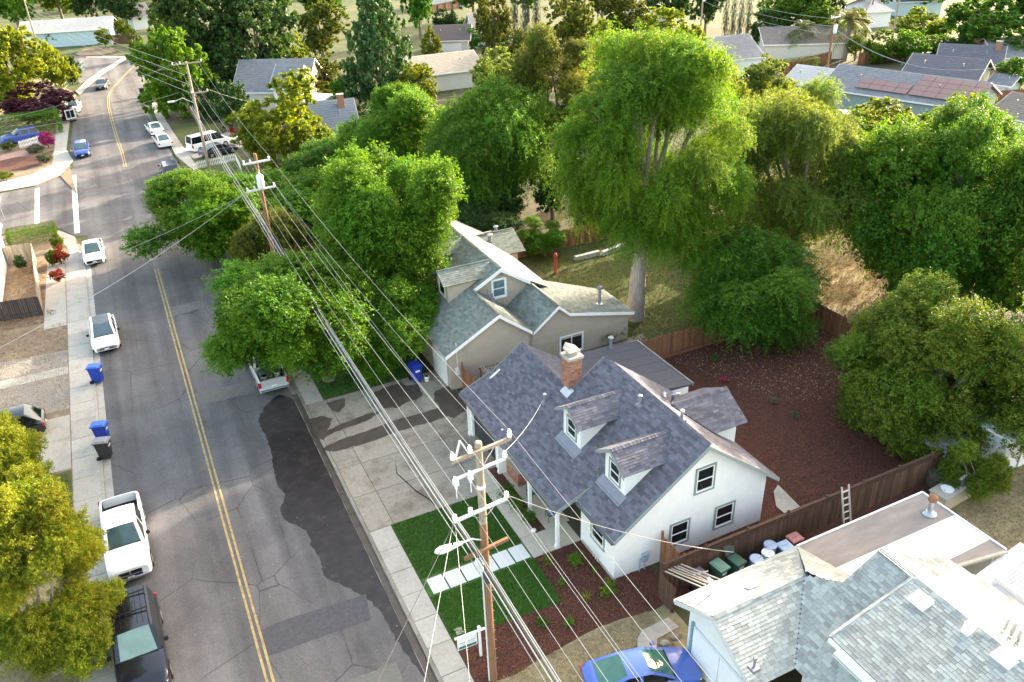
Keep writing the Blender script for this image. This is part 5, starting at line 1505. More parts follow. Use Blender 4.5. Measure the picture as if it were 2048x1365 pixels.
c = at(1283, 1355); car('blue car with dirty faded bonnet on the driveway of the grey house', (c.x - .2, c.y - .25, 0), math.radians(-14), paint('faded_blue', (.045, .11, .40)), 'sedan', glass_mat('car_glass_teal', (.03, .12, .09), .04), L=4.7, W=1.80, HT=1.38)
c = at(898, 122); car('red car on the far driveway beside the white garage', (c.x, c.y, 0), math.radians(140), paint('red', (.28, .015, .03)), 'hatch')
c = at(896, 108); car('dark red car closer to the white garage door', (c.x, c.y, 0), math.radians(130), paint('dark_red', (.2, .015, .03)), 'sedan')
c = at(1688, 243); car('white car behind the round tree in front of the teal house', (c.x, c.y, 0), math.radians(60), white, 'suv')
c = at(1855, 122); car('silver car parked behind the teal house by the red fence', (c.x, c.y, 0), math.radians(-25), silver, 'sedan')
# load in the pickup bed (resting in it, so things of their own)
bx = pk.matrix_world
items = []
def in_bed(x, y): return (5.3 - y, 51.05 + x)
for k, (x, y, m, lab) in enumerate(((-1.25, .35, M_plastic_bluel, 'pale blue bucket in the loaded pickup bed'), (-.95, -.45, M_plastic_black, 'black tub at the right side of the pickup bed'), (-1.9, -.45, M_greypaint, 'grey paint pail near the open tailgate, right'), (-2.05, .42, M_conc, 'pale paint pail near the open tailgate, left'))):
    X, Y = in_bed(x, y); r = thing('bucket', lab, 'bucket', (X, Y, RZ + .66))
    q = MB(); q.lathe((0, 0, 0), [(.17, 0), (.22, .42), (.2, .42), (.17, .3), (0, .3)], 14); q.build('body', m, r, True, world=False)
    q = MB(); q.tube([(-.21, 0, .4), (0, -.2, .3), (.21, 0, .4)], .01, 6); q.build('handle', M_metal, r, True, world=False)
for k, (x, y, dx, dy, dz, m, lab) in enumerate(((-1.55, .1, .3, .22, .3, pm('box_maroon', (.12, .05, .07), .7), 'maroon tool box in the middle of the pickup bed'), (-1.55, .55, .38, .14, .18, M_white, 'white board lying along the left side of the pickup bed'), (-2.2, -.05, .25, .2, .2, pm('box_brown', (.10, .06, .04), .8), 'brown box at the tailgate of the pickup'))):
    X, Y = in_bed(x, y); q = MB(); q.box(X - dy, X + dy, Y - dx, Y + dx, RZ + .66, RZ + .66 + dz); q.box(X - .05, X + .05, Y - .02, Y + .02, RZ + .66 + dz, RZ + .69 + dz)
    tag(q.build('tool_box', m, bevel=.02), lab, 'box')
# ============================================================ utility poles, lamps and wires
def insulator(mb, p, h=.3, r=.07):
    mb.lathe(p, [(r * .5, 0), (r, .04), (r * .6, .09), (r * 1.15, .13), (r * .7, .18), (r * 1.0, .23), (r * .4, h)], 10)

r = thing('utility_pole', 'nearest brown timber utility pole with crossarms and street lamp in front of the lawn', 'utility pole', (8.62, 21.45, 0))
PX, PY, PH = 8.62, 21.45, 12.1
q = MB(); q.tube([(PX, PY, -.2), (PX, PY, 4), (PX, PY, 8.5)], [.185, .165, .145], 14); q.build('pole', M_pole, r, True)
q = MB(); q.tube([(PX, PY, 8.5), (PX, PY, 10.4), (PX, PY, PH), (PX, PY, PH + .02)], [.145, .138, .13, .09], 14); q.build('pole_top', M_pole_grey, r, True)
q = MB(); q.lathe((PX, PY, 10.1), [(.15, 0), (.155, .02), (.155, .14), (.15, .16)], 14); q.build('white_band', M_white, r, True)
CD = Vector((.985, .12, 0))                                   # crossarm direction
def arm(z, a, b, m, w=.11, name='crossarm', off=.0):
    q = MB(); q.beam((PX + CD.x * a, PY + CD.y * a - off, z), (PX + CD.x * b, PY + CD.y * b - off, z), w, w * 1.1); return q.build(name, m, r)
arm(11.85, -1.15, 1.25, M_pole_grey, .11, off=.16)
arm(11.05, -1.1, 1.0, M_greypaint, .085, off=.13)
arm(9.25, -1.25, 1.0, M_greypaint, .10, off=.14)
arm(7.35, -.95, .95, M_pole, .12, off=.17)
def pt(z, a, off=0, dy=0): return Vector((PX + CD.x * a, PY + CD.y * a - off + dy, z))
for z, a, off, h_ in ((11.92, -1.1, .16, .34), (11.92, -.42, .16, .34), (11.92, 1.2, .16, .34), (11.1, .98, .13, .3), (9.3, -1.2, .14, .24), (9.3, -.55, .14, .24), (9.3, .98, .14, .24)):
    q = MB(); p = pt(z, a, off); insulator(q, p, h_, .085); q.build('insulator', M_porcelain, r, True)
for a in (-1.08, -.5):                                        # fused cut-outs below the second arm
    q = MB(); p = pt(11.0, a, .13)
    q.tube([p + Vector((0, -.05, .22)), p + Vector((0, -.12, -.25))], .05, 8); q.box(p.x - .09, p.x + .09, p.y - .2, p.y - .02, p.z - .1, p.z + .12); q.tube([p + Vector((0, -.1, -.25)), p + Vector((0, -.1, -.7))], .016, 6)
    q.build('cutout_fuse', M_porcelain, r, True)
q = MB(); p0, p1, p2 = pt(11.9, -1.0, .16), pt(12.55, -.75, .1), pt(11.9, -.45, .16); q.beam(p0, p1, .06, .05); q.beam(p1, p2, .06, .05); q.build('bracket', M_greypaint, r)
for (a, z0, z1) in ((.55, 11.05, 11.75), (-.5, 11.3, 11.8), (.5, 8.8, 9.2), (-.55, 8.75, 9.2)):
    q = MB(); q.beam((PX, PY - .15, z0), pt(z1, a, .16), .03, .02); q.build('arm_brace', M_metal, r)
q = MB(); q.tube([(PX - .18, PY - .04, .0), (PX - .18, PY - .04, 6.2)], .035, 8); q.build('conduit', M_greypaint, r, True)
q = MB()
for k in range(11):
    for s in (-1, 1): q.tube([(PX + s * .12, PY, .9 + k * .55 + .25 * (s > 0)), (PX + s * .24, PY - .04, .9 + k * .55 + .25 * (s > 0))], .011, 5)
o = q.build('climbing_step', M_metal, r, True); o['kind'] = 'stuff'
q = MB(); q.lathe(pt(6.35, -.32, .1), [(.05, 0), (.16, .06), (.17, .5), (.1, .58)], 12); q.build('splice_case', M_greypaint, r, True)
q = MB(); q.box(PX - .2, PX + .08, PY - .3, PY - .16, 5.7, 6.3); q.build('terminal_box', M_cable_blk, r)
# street lamp on the same pole
lm = thing('street_lamp', 'pale cobra head street lamp on the nearest utility pole', 'street lamp', (PX - .15, PY, 7.2))
q = MB(); q.tube([(PX - .14, PY - .05, 7.75), (PX - .5, PY - .05, 7.95), (PX - .95, PY - .02, 7.9)], .035, 8); q.build('arm', M_greypaint, lm, True)
q = MB()
for k, (x, wy, hz) in enumerate(((-.85, .07, .06), (-1.15, .11, .08), (-1.45, .17, .10), (-1.72, .18, .10), (-1.88, .12, .07), (-1.95, .03, .02))):
    pass
sec = ((-.85, .06, .06), (-1.12, .10, .08), (-1.42, .17, .10), (-1.70, .19, .11), (-1.88, .13, .08), (-1.96, .03, .03))
rings = []
for x, wy, hz in sec:
    rings.append([q.v((PX + x, PY - .02 + wy * math.cos(2 * PI * k / 12), 7.9 + hz * math.sin(2 * PI * k / 12))) for k in range(12)])
for a, b in zip(rings, rings[1:]):
    for k in range(12): q.F.append([a[k], a[(k + 1) % 12], b[(k + 1) % 12], b[k]]); q.M.append(0); q.T.append(.5)
q.F.append(rings[0]); q.M.append(0); q.T.append(.5); q.F.append(rings[-1][::-1]); q.M.append(0); q.T.append(.5)
q.build('lamp_head', pm('lamp_pale', (.66, .72, .74), .4, .05, 4), lm, True)
q = MB(); q.lathe((PX - 1.25, PY - .02, 7.98), [(.04, 0), (.045, .08), (0, .1)], 8); q.build('photocell', M_black, lm, True)

# second pole with transformer and the third one
def pole(label, x, y, h, mat=M_pole, arms=(), tr=False, rot=0.1, lamp=False):
    r = thing('utility_pole', label, 'utility pole', (x, y, 0))
    q = MB(); q.tube([(x, y, -.2), (x, y, h)], [.18, .12], 12); q.build('pole', mat, r, True)
    for z, a, b, m in arms:
        q = MB(); q.beam((x + a, y + a * rot - .15, z), (x + b, y + b * rot - .15, z), .11, .12); ao = q.build('crossarm', m, r)
        for t in (a + .08, b - .08, a * .45):
            q = MB(); insulator(q, (x + t, y + t * rot - .15, z + .05), .22, .07); q.build('insulator', M_porcelain, ao, True)
    if tr:
        q = MB(); q.lathe((x - .02, y - .42, h - 2.55), [(.2, 0), (.25, .06), (.26, 1.0), (.2, 1.08), (.06, 1.12), (.05, 1.3)], 16); q.build('transformer', M_greypaint, r, True)
    if lamp:
        q = MB(); q.tube([(x, y, h * .62), (x - 1.2, y, h * .68), (x - 2.2, y, h * .66)], .04, 8); lo = q.build('lamp_arm', M_greypaint, r, True)
        q = MB(); q.box(x - 2.9, x - 2.1, y - .16, y + .16, h * .66 - .08, h * .66 + .08); q.build('lamp_head', M_greypaint, lo, bevel=.05)
    return r
pole('second brown utility pole with white transformer rising out of the street trees', 8.7, 61.8, 12.0, M_pole, [(11.4, -1.0, 1.0, M_greypaint), (9.35, -1.1, 1.05, M_greypaint)], True)
pole('third grey utility pole beside the white van with a small lamp arm', 8.9, 102.5, 12.2, M_pole_grey, [(12.0, -1.6, 1.7, M_pole_grey), (8.7, -.2, 1.7, M_pole_grey)], False, lamp=True)
c = at(1645, 198); pole('brown utility pole with transformer in front of the teal house', c.x, c.y, 11.5, M_pole, [(11.0, -.9, .9, M_greypaint)], True)
c = at(1778, 112); pole('leaning grey utility pole behind the teal house roof', c.x, c.y, 13.5, M_pole_grey, [])
c = at(1398, 100); pole('weathered pole with grey equipment box left of the cypress row', c.x, c.y, 11, M_pole_grey, [], True)
c = at(77, 98); pole('thin brown pole at top left by the white garage', c.x, c.y, 10, M_pole_grey, [])
c = at(1738, 52); pole('slim dark pole beside the small white house at top right', c.x, c.y, 9, M_pole, [])
c = at(993, 100); pole('slim pole beside the pale blue house at top centre', c.x, c.y, 11, M_pole, [])

def wire(label, pts, rad, m, sag=.5, group='power and phone lines along the street', name='power_line'):
    mb = MB()
    for a, b in zip(pts, pts[1:]):
        a, b = Vector(a), Vector(b); n = 18
        P = []
        for k in range(n + 1):
            t = k / n; p = a.lerp(b, t); p.z -= sag * 4 * t * (1 - t); P.append(p)
        mb.tube(P, rad, 5, 0, True)
    o = mb.build(name, m, None, True)
    return tag(o, label, 'cable', group)
P2 = lambda a, z: (8.7 + a, 61.65 + a * .1, z)
P3 = lambda a, z: (8.9 + a, 102.35 + a * .1, z)
off = (PX + .3, -19.5)
P0 = lambda a, z: (PX + .2 + a, -19.0 + a * .1, z)
for i, (a, z, z2, z3, lab) in enumerate(((-1.1, 12.22, 11.7, 12.3, 'leftmost top wire running over the pole heads'), (-.42, 12.22, 11.7, 12.3, 'second top wire running over the pole heads'), (1.2, 12.22, 11.7, 12.3, 'right hand top wire running over the pole heads'),
                                         (.98, 11.36, 9.6, 9.0, 'right hand wire on the second arm'), (-1.2, 9.52, 9.6, 9.0, 'leftmost wire on the third arm'), (-.55, 9.52, 9.6, 9.0, 'inner wire on the third arm'), (.98, 9.52, 9.6, 9.0, 'right hand wire on the third arm'))):
    p1 = pt(z, a, .15)
    wire(lab, [P0(a, z - .2), p1, P2(max(-1.0, min(1.0, a)), z2), P3(a, z3)], .008, M_cable, .55)
for i, (dx, z, rad, m, lab) in enumerate(((-.62, 7.55, .028, M_cable, 'thick pale phone cable, left of the bundle'), (-.50, 7.48, .024, M_cable_blk, 'black phone cable in the middle of the bundle'), (-.40, 7.6, .02, M_cable, 'thin pale phone cable in the bundle'), (-.30, 7.3, .032, M_cable_blk, 'thickest black phone cable in the bundle'), (-.2, 6.9, .028, M_cable, 'low pale phone cable nearest the pole'), (-.68, 7.2, .018, M_cable, 'outermost thin phone cable of the bundle'))):
    wire(lab, [P0(dx, z - .3), (PX + dx, PY - .15, z), P2(dx, z - .4), P3(dx, z - .2)], rad, m, .45, 'phone cable bundle on the street poles', 'phone_cable')
# service drops across the street and to the houses
for (p, q_, rad, s, lab) in ((pt(9.2, -1.25, .14), (-10, 4.0, 6.0), .014, .3, 'twisted service wire crossing the street to lower left'), (pt(9.15, -1.3, .14), (-4.5, 2.0, 6.0), .014, .3, 'second service wire crossing the street to lower left'), (pt(9.1, -1.2, .14), (1.0, 2.5, 6.2), .010, .3, 'thin service wire dropping towards the bottom edge'),
                             (pt(9.4, 1.0, .14), (18.9, 19.35, 4.2), .012, .4, 'service wire from the nearest pole to the grey house mast'), (pt(11.35, .98, .13), (17.35, 33.1, 4.6), .012, .3, 'service wire from the nearest pole to the white house roof'),
                             (P2(-1.0, 9.4), (-9.5, 52.0, 5.5), .014, .5, 'service wire from the second pole across the street'), (P2(-1.0, 9.3), (-10.5, 60.0, 5.5), .012, .5, 'second service wire from the second pole across the street'),
                             (P3(-1.6, 12.1), (-12, 115, 6), .015, .6, 'wire from the third pole across to the corner lot'), (P3(-1.5, 9), (-16, 108, 6), .015, .6, 'lower wire from the third pole across to the corner lot'), (P3(1.6, 9), (20, 110, 4.5), .015, .5, 'wire from the third pole to the house behind the van')):
    wire(lab, [p, q_], rad, M_cable if 'twisted' not in lab else M_cable_blk, s, 'service wires from the poles', 'service_wire')
c1_, c2_ = at(1645, 198), at(1970, 250)
wire('heavy pale cable sagging across the teal house roof', [(c1_.x, c1_.y - .2, 9.6), (c2_.x, c2_.y, 7.0)], .05, M_cable, 2.2, 'service wires from the poles', 'service_wire')
for k in range(3):
    a_ = at(1398, 100); wire('far wire between the boxed pole and the teal house pole, %s' % ('top', 'middle', 'lowest')[k], [(a_.x, a_.y, 10.5 - k), (c1_.x, c1_.y, 10.8 - k)], .025, M_cable, .8, 'wires on the far poles')
for k in range(4):
    z = 12 - k * 1.2
    wire('far wire over the bend of the street, %s' % ('highest', 'second from top', 'third from top', 'lowest')[k], [P3(-.8 + k * .4, z), at(77, 98) + Vector((0, 0, 9.5 - k * .9))], .02, M_cable, .8, 'wires over the far bend')
# ============================================================ houses farther off
def far_house(label, c, L, D, rot, hw=2.6, pitch=.42, wall=None, roof=None, wins=((0, 3),), garage=None, chimney=None, over=.45, solar=False, name='house', trim=None, hip=False):
    """gable house: ridge along local x; side 0 is the long front (-y), 1 the right gable (+x), 2 back, 3 left gable"""
    wall = wall or M_beige; roof = roof or M_flat_brown; trim = trim or M_white
    r = thing(name, label, 'house', (c[0], c[1], 0), rz=rot)
    a, b = L / 2, D / 2; zr = hw + (b + over) * pitch
    w = MB(); w.box(-a, a, -b, b, -.2, hw, 0)
    wm = None
    if not hip:
        for s in (-1, 1):
            w.solid([(s * a, -b, hw), (s * a, b, hw), (s * a, 0, hw + b * pitch)], (-s * .15, 0, 0))
    wo = w.build('wall', wall, r, world=False)
    q = MB()
    e = hw - over * pitch + .04
    hx = (b + over) if hip else 0
    for s in (-1, 1):
        q.solid([(-a - over, s * (b + over), e), (a + over, s * (b + over), e), (a + over - hx, 0, zr + .04), (-a - over + hx, 0, zr + .04)], (0, 0, .16))
        if hip: q.solid([(s * (a + over), -b - over, e), (s * (a + over), b + over, e), (s * (a + over - hx), 0, zr + .04)], (0, 0, .16))
    # courses that can still be made out as lines: laid as thin steps
    n = int((b + over) / .35)
    ro = q.build('roof', roof, r, world=False)
    if not hip:
        q = MB()
        for s in (-1, 1):
            for k in range(1, n):
                t = k / n; y = s * (b + over) * (1 - t); z = e + (zr + .04 - e) * t + .16
                q.box(-a - over, a + over, y - .03, y + .03, z - .01, z + .02)
        o = q.build('course', roof, ro, world=False); o['kind'] = 'stuff'
        q = MB()
        for s in (-1, 1):
            for t in (-1, 1): q.solid([(s * (a + over + .01), t * (b + over), e + .16), (s * (a + over + .01), 0, zr + .2), (s * (a + over + .01), 0, zr + .0), (s * (a + over + .01), t * (b + over), e - .04)], (s * .04, 0, 0))
        q.build('bargeboard', trim, ro, world=False)
    q = MB(); q.box(-a - over, a + over, -b - over - .05, -b - over, e - .02, e + .14); q.build('gutter', trim, ro, world=False)
    for side, n in wins:
        nr, ln = {0: ((0, -1, 0), L), 1: ((1, 0, 0), D), 2: ((0, 1, 0), L), 3: ((-1, 0, 0), D)}[side]
        for k in range(n):
            u = (k + .5) / n * ln * .86 - ln * .43
            p = {0: (u, -b, 1.45), 1: (a, u, 1.45), 2: (u, b, 1.45), 3: (-a, u, 1.45)}[side]
            if garage and side == garage[0] and abs(u - garage[1]) < garage[2] / 2 + .9: continue
            window(r, p, nr, 1.2, 1.15, trim, trim, 'slider', .09)
    if garage:
        side, u, gw = garage
        X = frame_at({0: (u, -b, 0), 1: (a, u, 0), 3: (-a, u, 0), 2: (u, b, 0)}[side], {0: (0, -1, 0), 1: (1, 0, 0), 3: (-1, 0, 0), 2: (0, 1, 0)}[side])
        q = MB(); q.X = X; q.box(-gw / 2, gw / 2, .01, .05, .02, 2.15); go = q.build('garage_door', M_white, r, world=False)
        for k in range(4):
            q = MB(); q.X = X; q.box(-gw / 2 + .04, gw / 2 - .04, .052, .075, .06 + k * .52, .54 + k * .52); q.build('door_panel', M_white, go, world=False)
    if chimney:
        q = MB(); x, y = chimney; q.box(x - .4, x + .4, y - .3, y + .3, hw, zr + .9); co = q.build('chimney', M_brick, r, world=False)
        q = MB(); q.box(x - .46, x + .46, y - .36, y + .36, zr + .9, zr + 1.02); q.build('chimney_cap', M_conc, co, world=False)
    for k in range(2):
        x = (-.3 + .55 * k) * L; y = -b * .45; z = zr - abs(y) * pitch
        q = MB(); q.tube([(x, y, z), (x, y, z + .5)], .07, 8); q.build('vent_pipe', M_metal, ro, True, world=False)
    if solar:
        pm_s = pm('solar_panel', (.12, .055, .065), .35, .08, 2, spec=.5)
        for (x0, nx, ny) in solar:
            for i in range(nx):
                for j in range(ny):
                    ya, yb = -b * .92 + j * 1.05, -b * .92 + j * 1.05 + 1.0
                    q = MB(); za, zb = zr + ya * pitch + .24, zr + yb * pitch + .24
                    q.solid([(x0 + i * 1.7, ya, za), (x0 + i * 1.7 + 1.66, ya, za), (x0 + i * 1.7 + 1.66, yb, zb), (x0 + i * 1.7, yb, zb)], (0, 0, .05)); q.build('solar_panel', pm_s, ro, world=False)
    return r
M_rf_grey = pm('far_roof_grey', (.20, .205, .22), .9, .14, 1.5, dirt=(.15, .15, .16), dirt_amt=.5)
M_rf_dark = pm('far_roof_dark', (.105, .105, .125), .9, .14, 1.5)
M_rf_brown = pm('far_roof_brown', (.20, .165, .145), .9, .14, 1.5)
M_rf_tan = pm('far_roof_tan', (.40, .34, .27), .9, .12, 1.5)
M_rf_pale = pm('far_roof_pale', (.46, .44, .42), .9, .1, 1.5)
M_w_blue = pm('wall_pale_blue', (.42, .54, .58), .85, .05, 2)
M_w_teal = pm('wall_grey_teal', (.26, .335, .325), .85, .05, 2)
M_w_cream = pm('wall_cream', (.62, .58, .50), .85, .05, 2)
A = lambda px, py: at(px, py)[:2]
def house_px(label, p0, p1, D, **k):
    """front wall foot from pixel p0 to p1 (ground), depth D behind it"""
    a, b = at(*p0), at(*p1)
    d = b - a; rot = math.atan2(d.y, d.x); n = Vector((-d.y, d.x, 0)).normalized()
    c = (a + b) / 2 + n * D / 2
    return far_house(label, c, d.length, D, rot, **k)
house_px('pale blue house with porch and white roof facing the bend at top left', (48, 98), (226, 86), 9, hw=3.0, pitch=.36, wall=M_w_blue, roof=M_rf_pale, wins=((0, 5),), garage=(0, -8.5, 5.0))
house_px('grey shingled house with white front gable behind the round yellow green tree', (478, 228), (618, 226), 10, hw=3.2, pitch=.62, wall=M_w_cream, roof=M_rf_grey, wins=((0, 3), (1, 1)))
house_px('small house with white walled gable between the grey house roofs', (556, 236), (600, 238), 5, hw=4.4, pitch=.8, wall=M_white, roof=M_rf_grey, wins=((0, 1),))
house_px('slate blue roofed house half hidden behind the street trees', (612, 318), (720, 306), 9, hw=2.8, pitch=.55, wall=M_white, roof=pm('far_roof_slate', (.17, .20, .23), .9, .1, 2), wins=((0, 2),), chimney=(2.0, -1.0))
house_px('low white roofed outbuilding behind the slate blue roofed house', (598, 236), (645, 240), 4, hw=2.4, pitch=.12, wall=M_white, roof=M_white, wins=((0, 1),), name='outbuilding')
house_px('tan roofed house in the gap right of the conifer', (838, 188), (965, 172), 9, hw=2.7, pitch=.4, wall=M_w_cream, roof=M_rf_tan, wins=((0, 3),))
house_px('dark brown roofed house with white double garage door at top centre', (868, 112), (938, 110), 9, hw=2.7, pitch=.4, wall=M_w_cream, roof=pm('far_roof_umber', (.12, .095, .09), .9, .1, 2), wins=((0, 1),), garage=(0, -.8, 5.6))
house_px('pale blue house with tan roof at top centre left of the cypress row', (950, 96), (1010, 92), 11, hw=2.9, pitch=.45, wall=M_w_blue, roof=M_rf_tan, wins=((0, 2), (3, 1)))
house_px('grey roofed house with pale slopes left of the cypress columns', (1400, 160), (1520, 148), 11, hw=2.7, pitch=.42, wall=M_white, roof=M_rf_grey, wins=((0, 2),))
house_px('white hip roofed house among the trees at top centre right', (1268, 56), (1345, 52), 9, hw=2.8, pitch=.4, wall=M_white, roof=M_rf_pale, wins=((0, 2),), hip=True)
house_px('grey teal house with white garage door at the left end of the teal block', (1566, 202), (1632, 212), 8, hw=2.6, pitch=.36, wall=M_w_teal, roof=M_rf_pale, wins=((0, 1),), garage=(0, -1.6, 3.4))
house_px('long grey teal house with reddish solar panels on its roof', (1640, 216), (1925, 262), 10, hw=2.7, pitch=.40, wall=M_w_teal, roof=M_rf_grey, wins=((0, 6), (1, 1)), solar=((-5.2, 4, 2), (1.8, 5, 4)))
house_px('dark roofed grey house behind the solar panel house', (1800, 190), (1940, 206), 9, hw=2.9, pitch=.4, wall=M_w_teal, roof=M_rf_dark, wins=((0, 4), (1, 1)))
house_px('slate roofed house with orange wood front at right behind the teal house', (1868, 164), (1990, 172), 9, hw=2.7, pitch=.4, wall=pm('wall_orange_wood', (.45, .25, .12), .8, .1, 3), roof=M_rf_dark, wins=((0, 2),), chimney=(3.4, -.8))
house_px('grey roofed house at the right edge with brick chimney', (1985, 152), (2080, 150), 9, hw=2.7, pitch=.4, wall=M_w_cream, roof=M_rf_grey, wins=((0, 2),), chimney=(-4.5, 1.0))
house_px('beige house with white garage panels at the right edge behind the sycamore', (1972, 272), (2090, 300), 8, hw=2.7, pitch=.4, wall=M_w_cream, roof=M_rf_brown, wins=((0, 1),), garage=(0, 0, 4.5))
house_px('cream house with long brown roof behind the two palms', (1528, 122), (1690, 118), 9, hw=2.7, pitch=.4, wall=M_w_cream, roof=M_rf_brown, wins=((0, 4),), chimney=(1.0, .8))
house_px('small white house with pale roof at top right', (1728, 56), (1778, 52), 8, hw=3.0, pitch=.5, wall=M_white, roof=M_rf_pale, wins=((0, 1), (3, 1)), hip=True)
house_px('blue grey roofed house at the top right edge of the picture', (1790, 32), (1880, 28), 9, hw=2.8, pitch=.4, wall=M_w_blue, roof=M_rf_dark, wins=((0, 3),))
house_px('white house with dark windows far up at top centre', (860, 18), (930, 14), 9, hw=3, pitch=.4, wall=M_white, roof=M_rf_grey, wins=((0, 3),))
house_px('blue grey shed with blue door at right beside the slate roofed house', (1972, 200), (2010, 206), 3.5, hw=2.3, pitch=.4, wall=M_w_blue, roof=M_rf_grey, wins=(), garage=(0, 0, 1.6), name='shed')
house_px('pale blue shed behind the orange brown fence at the elm', (1150, 470), (1172, 474), 3, hw=2.3, pitch=.3, wall=M_w_blue, roof=M_rf_brown, wins=((0, 1),), name='shed')
house_px('grey roofed building at top left behind the bend', (270, 60), (305, 56), 8, hw=2.9, pitch=.5, wall=M_white, roof=M_rf_grey, wins=((0, 1),))
far_house('white sunlit house at the left edge across the street', (-15.2, 76.4), 15, 7.0, PI / 2, hw=3.0, pitch=.35, wall=M_white, roof=M_rf_pale, wins=((0, 3), (3, 1)), over=.3)
# fences and walls among the far gardens
def far_fence(label, p0, p1, h, m):
    a, b = at(*p0), at(*p1); fence(label, (a.x, a.y), (b.x, b.y), h, m, .22, single=False, post_every=3.0, cap=False)
far_fence('red brown fence running behind the teal house below the hedge', (1715, 130), (1880, 108), 1.9, M_fence_red)
far_fence('red brown fence below the palms left of the teal house', (1560, 152), (1660, 126), 1.9, M_fence_red)
far_fence('red brown fence panel between teal house and blue shed', (1932, 190), (1990, 200), 1.9, M_fence_red)
far_fence('dark brown fence behind the dirt island at the bend', (228, 90), (262, 88), 2.0, M_fence_dk)
far_fence('dark plank fence high up at top centre', (862, 28), (920, 16), 2.0, M_fence_dk)
far_fence('grey brown fence behind the grey house beside the conifer', (616, 192), (690, 186), 1.8, M_fence_dk)
far_fence('low dark fence under the sycamore at the right edge', (1910, 215), (2045, 205), 1.8, M_fence_red)
# green wire fence by the bend
r = thing('wire_fence', 'pale green chain link fence along the far left pavement', 'fence', at(126, 182))
pa, pb, pc_ = at(126, 182), at(150, 160), at(170, 138)
for a, b in ((pa, pb), (pb, pc_)):
    for k in range(5):
        p = a.lerp(b, k / 4); q = MB(); q.tube([(p.x, p.y, 0), (p.x, p.y, 1.5)], .03, 6); q.build('post', M_w_teal, r, True)
    for z in (.15, .8, 1.48):
        q = MB(); q.beam((a.x, a.y, z), (b.x, b.y, z), .04); q.build('rail', M_w_teal, r)
    q = MB(); n = 40
    for k in range(n):
        p, p2 = a.lerp(b, k / n), a.lerp(b, (k + 1) / n)
        q.beam((p.x, p.y, .1), (p2.x, p2.y, 1.45), .025); q.beam((p.x, p.y, 1.45), (p2.x, p2.y, .1), .025)
    o = q.build('wire_mesh', M_w_teal, r); o['kind'] = 'stuff'
# basketball hoop, patio umbrella
c = at(1884, 128)
r = thing('basketball_hoop', 'white basketball backboard above the red fence at right', 'basketball hoop', (c.x, c.y, 0))
q = MB(); q.tube([(0, 0, 0), (0, 0, 3.2)], .06, 8); q.build('post', M_black, r, True, world=False)
q = MB(); q.lathe((0, 0, 0), [(.01, 0), (.6, .0), (.6, .04), (.01, .04)], 18)
for i, v in enumerate(q.V): q.V[i] = (v[0], -.15 - v[2], 3.3 + v[1] * .8)
q.build('backboard', M_white, r, world=False)
q = MB(); q.tube([(.23 * math.cos(k * PI / 6), -.45 + .23 * math.sin(k * PI / 6), 3.05) for k in range(13)], .015, 6); q.build('hoop', pm('rust', (.26, .12, .06)), r, True, world=False)
c = at(1882, 512)
r = thing('patio_umbrella', 'small pale red garden parasol glimpsed under the sycamore', 'parasol', (c.x, c.y, 0))
q = MB(); q.tube([(0, 0, 0), (0, 0, 2.7)], .025, 8); q.build('pole', M_greypaint, r, True, world=False)
q = MB(); q.lathe((0, 0, 1.9), [(1.1, 0), (.6, .25), (0, .42)], 8); q.build('canopy', pm('parasol_red', (.42, .16, .12), .8, .1, 4), r, world=False)
c = at(1815, 505); q = MB(); q.lathe((c.x, c.y, 0), [(1.0, 0), (1.05, .5), (.95, .52), (0, .45)], 18); tag(q.build('paddling_pool', pm('pool_blue', (.15, .38, .62), .4, .1, 3), None, True), 'small blue paddling pool under the sycamore', 'paddling pool')
"""roof racks and small garden clutter end here"""
# ============================================================ trees, shrubs, lawn and mulch relief
def leaf_mesh(name, P, N, size, tint, mat, aspect=.5, curl=.25):
    """P (n,3) leaf centres, N (n,3) facing, diamond leaves folded a little along the middle"""
    n = len(P)
    rv = rng.normal(size=(n, 3))
    N = N / (np.linalg.norm(N, axis=1, keepdims=True) + 1e-9)
    a = np.cross(N, rv); a /= (np.linalg.norm(a, axis=1, keepdims=True) + 1e-9)
    b = np.cross(N, a)
    s = (size * rng.uniform(.65, 1.35, n))[:, None] if np.isscalar(size) else size[:, None]
    V = np.empty((n, 4, 3), np.float32)
    V[:, 0] = P - a * s * .5
    V[:, 1] = P + b * s * .5 * aspect + N * s * curl * .3
    V[:, 2] = P + a * s * .5
    V[:, 3] = P - b * s * .5 * aspect + N * s * curl * .3
    me = bpy.data.meshes.new(name)
    me.vertices.add(n * 4); me.vertices.foreach_set('co', V.reshape(-1))
    me.loops.add(n * 4); me.loops.foreach_set('vertex_index', np.arange(n * 4, dtype=np.int32))
    me.polygons.add(n); me.polygons.foreach_set('loop_start', np.arange(0, n * 4, 4, dtype=np.int32))
    me.polygons.foreach_set('loop_total', np.full(n, 4, np.int32))
    at_ = me.attributes.new('tint', 'FLOAT', 'FACE'); at_.data.foreach_set('value', np.clip(tint, 0, 1).astype(np.float32))
    me.materials.append(mat)
    me.update(calc_edges=True)
    return me


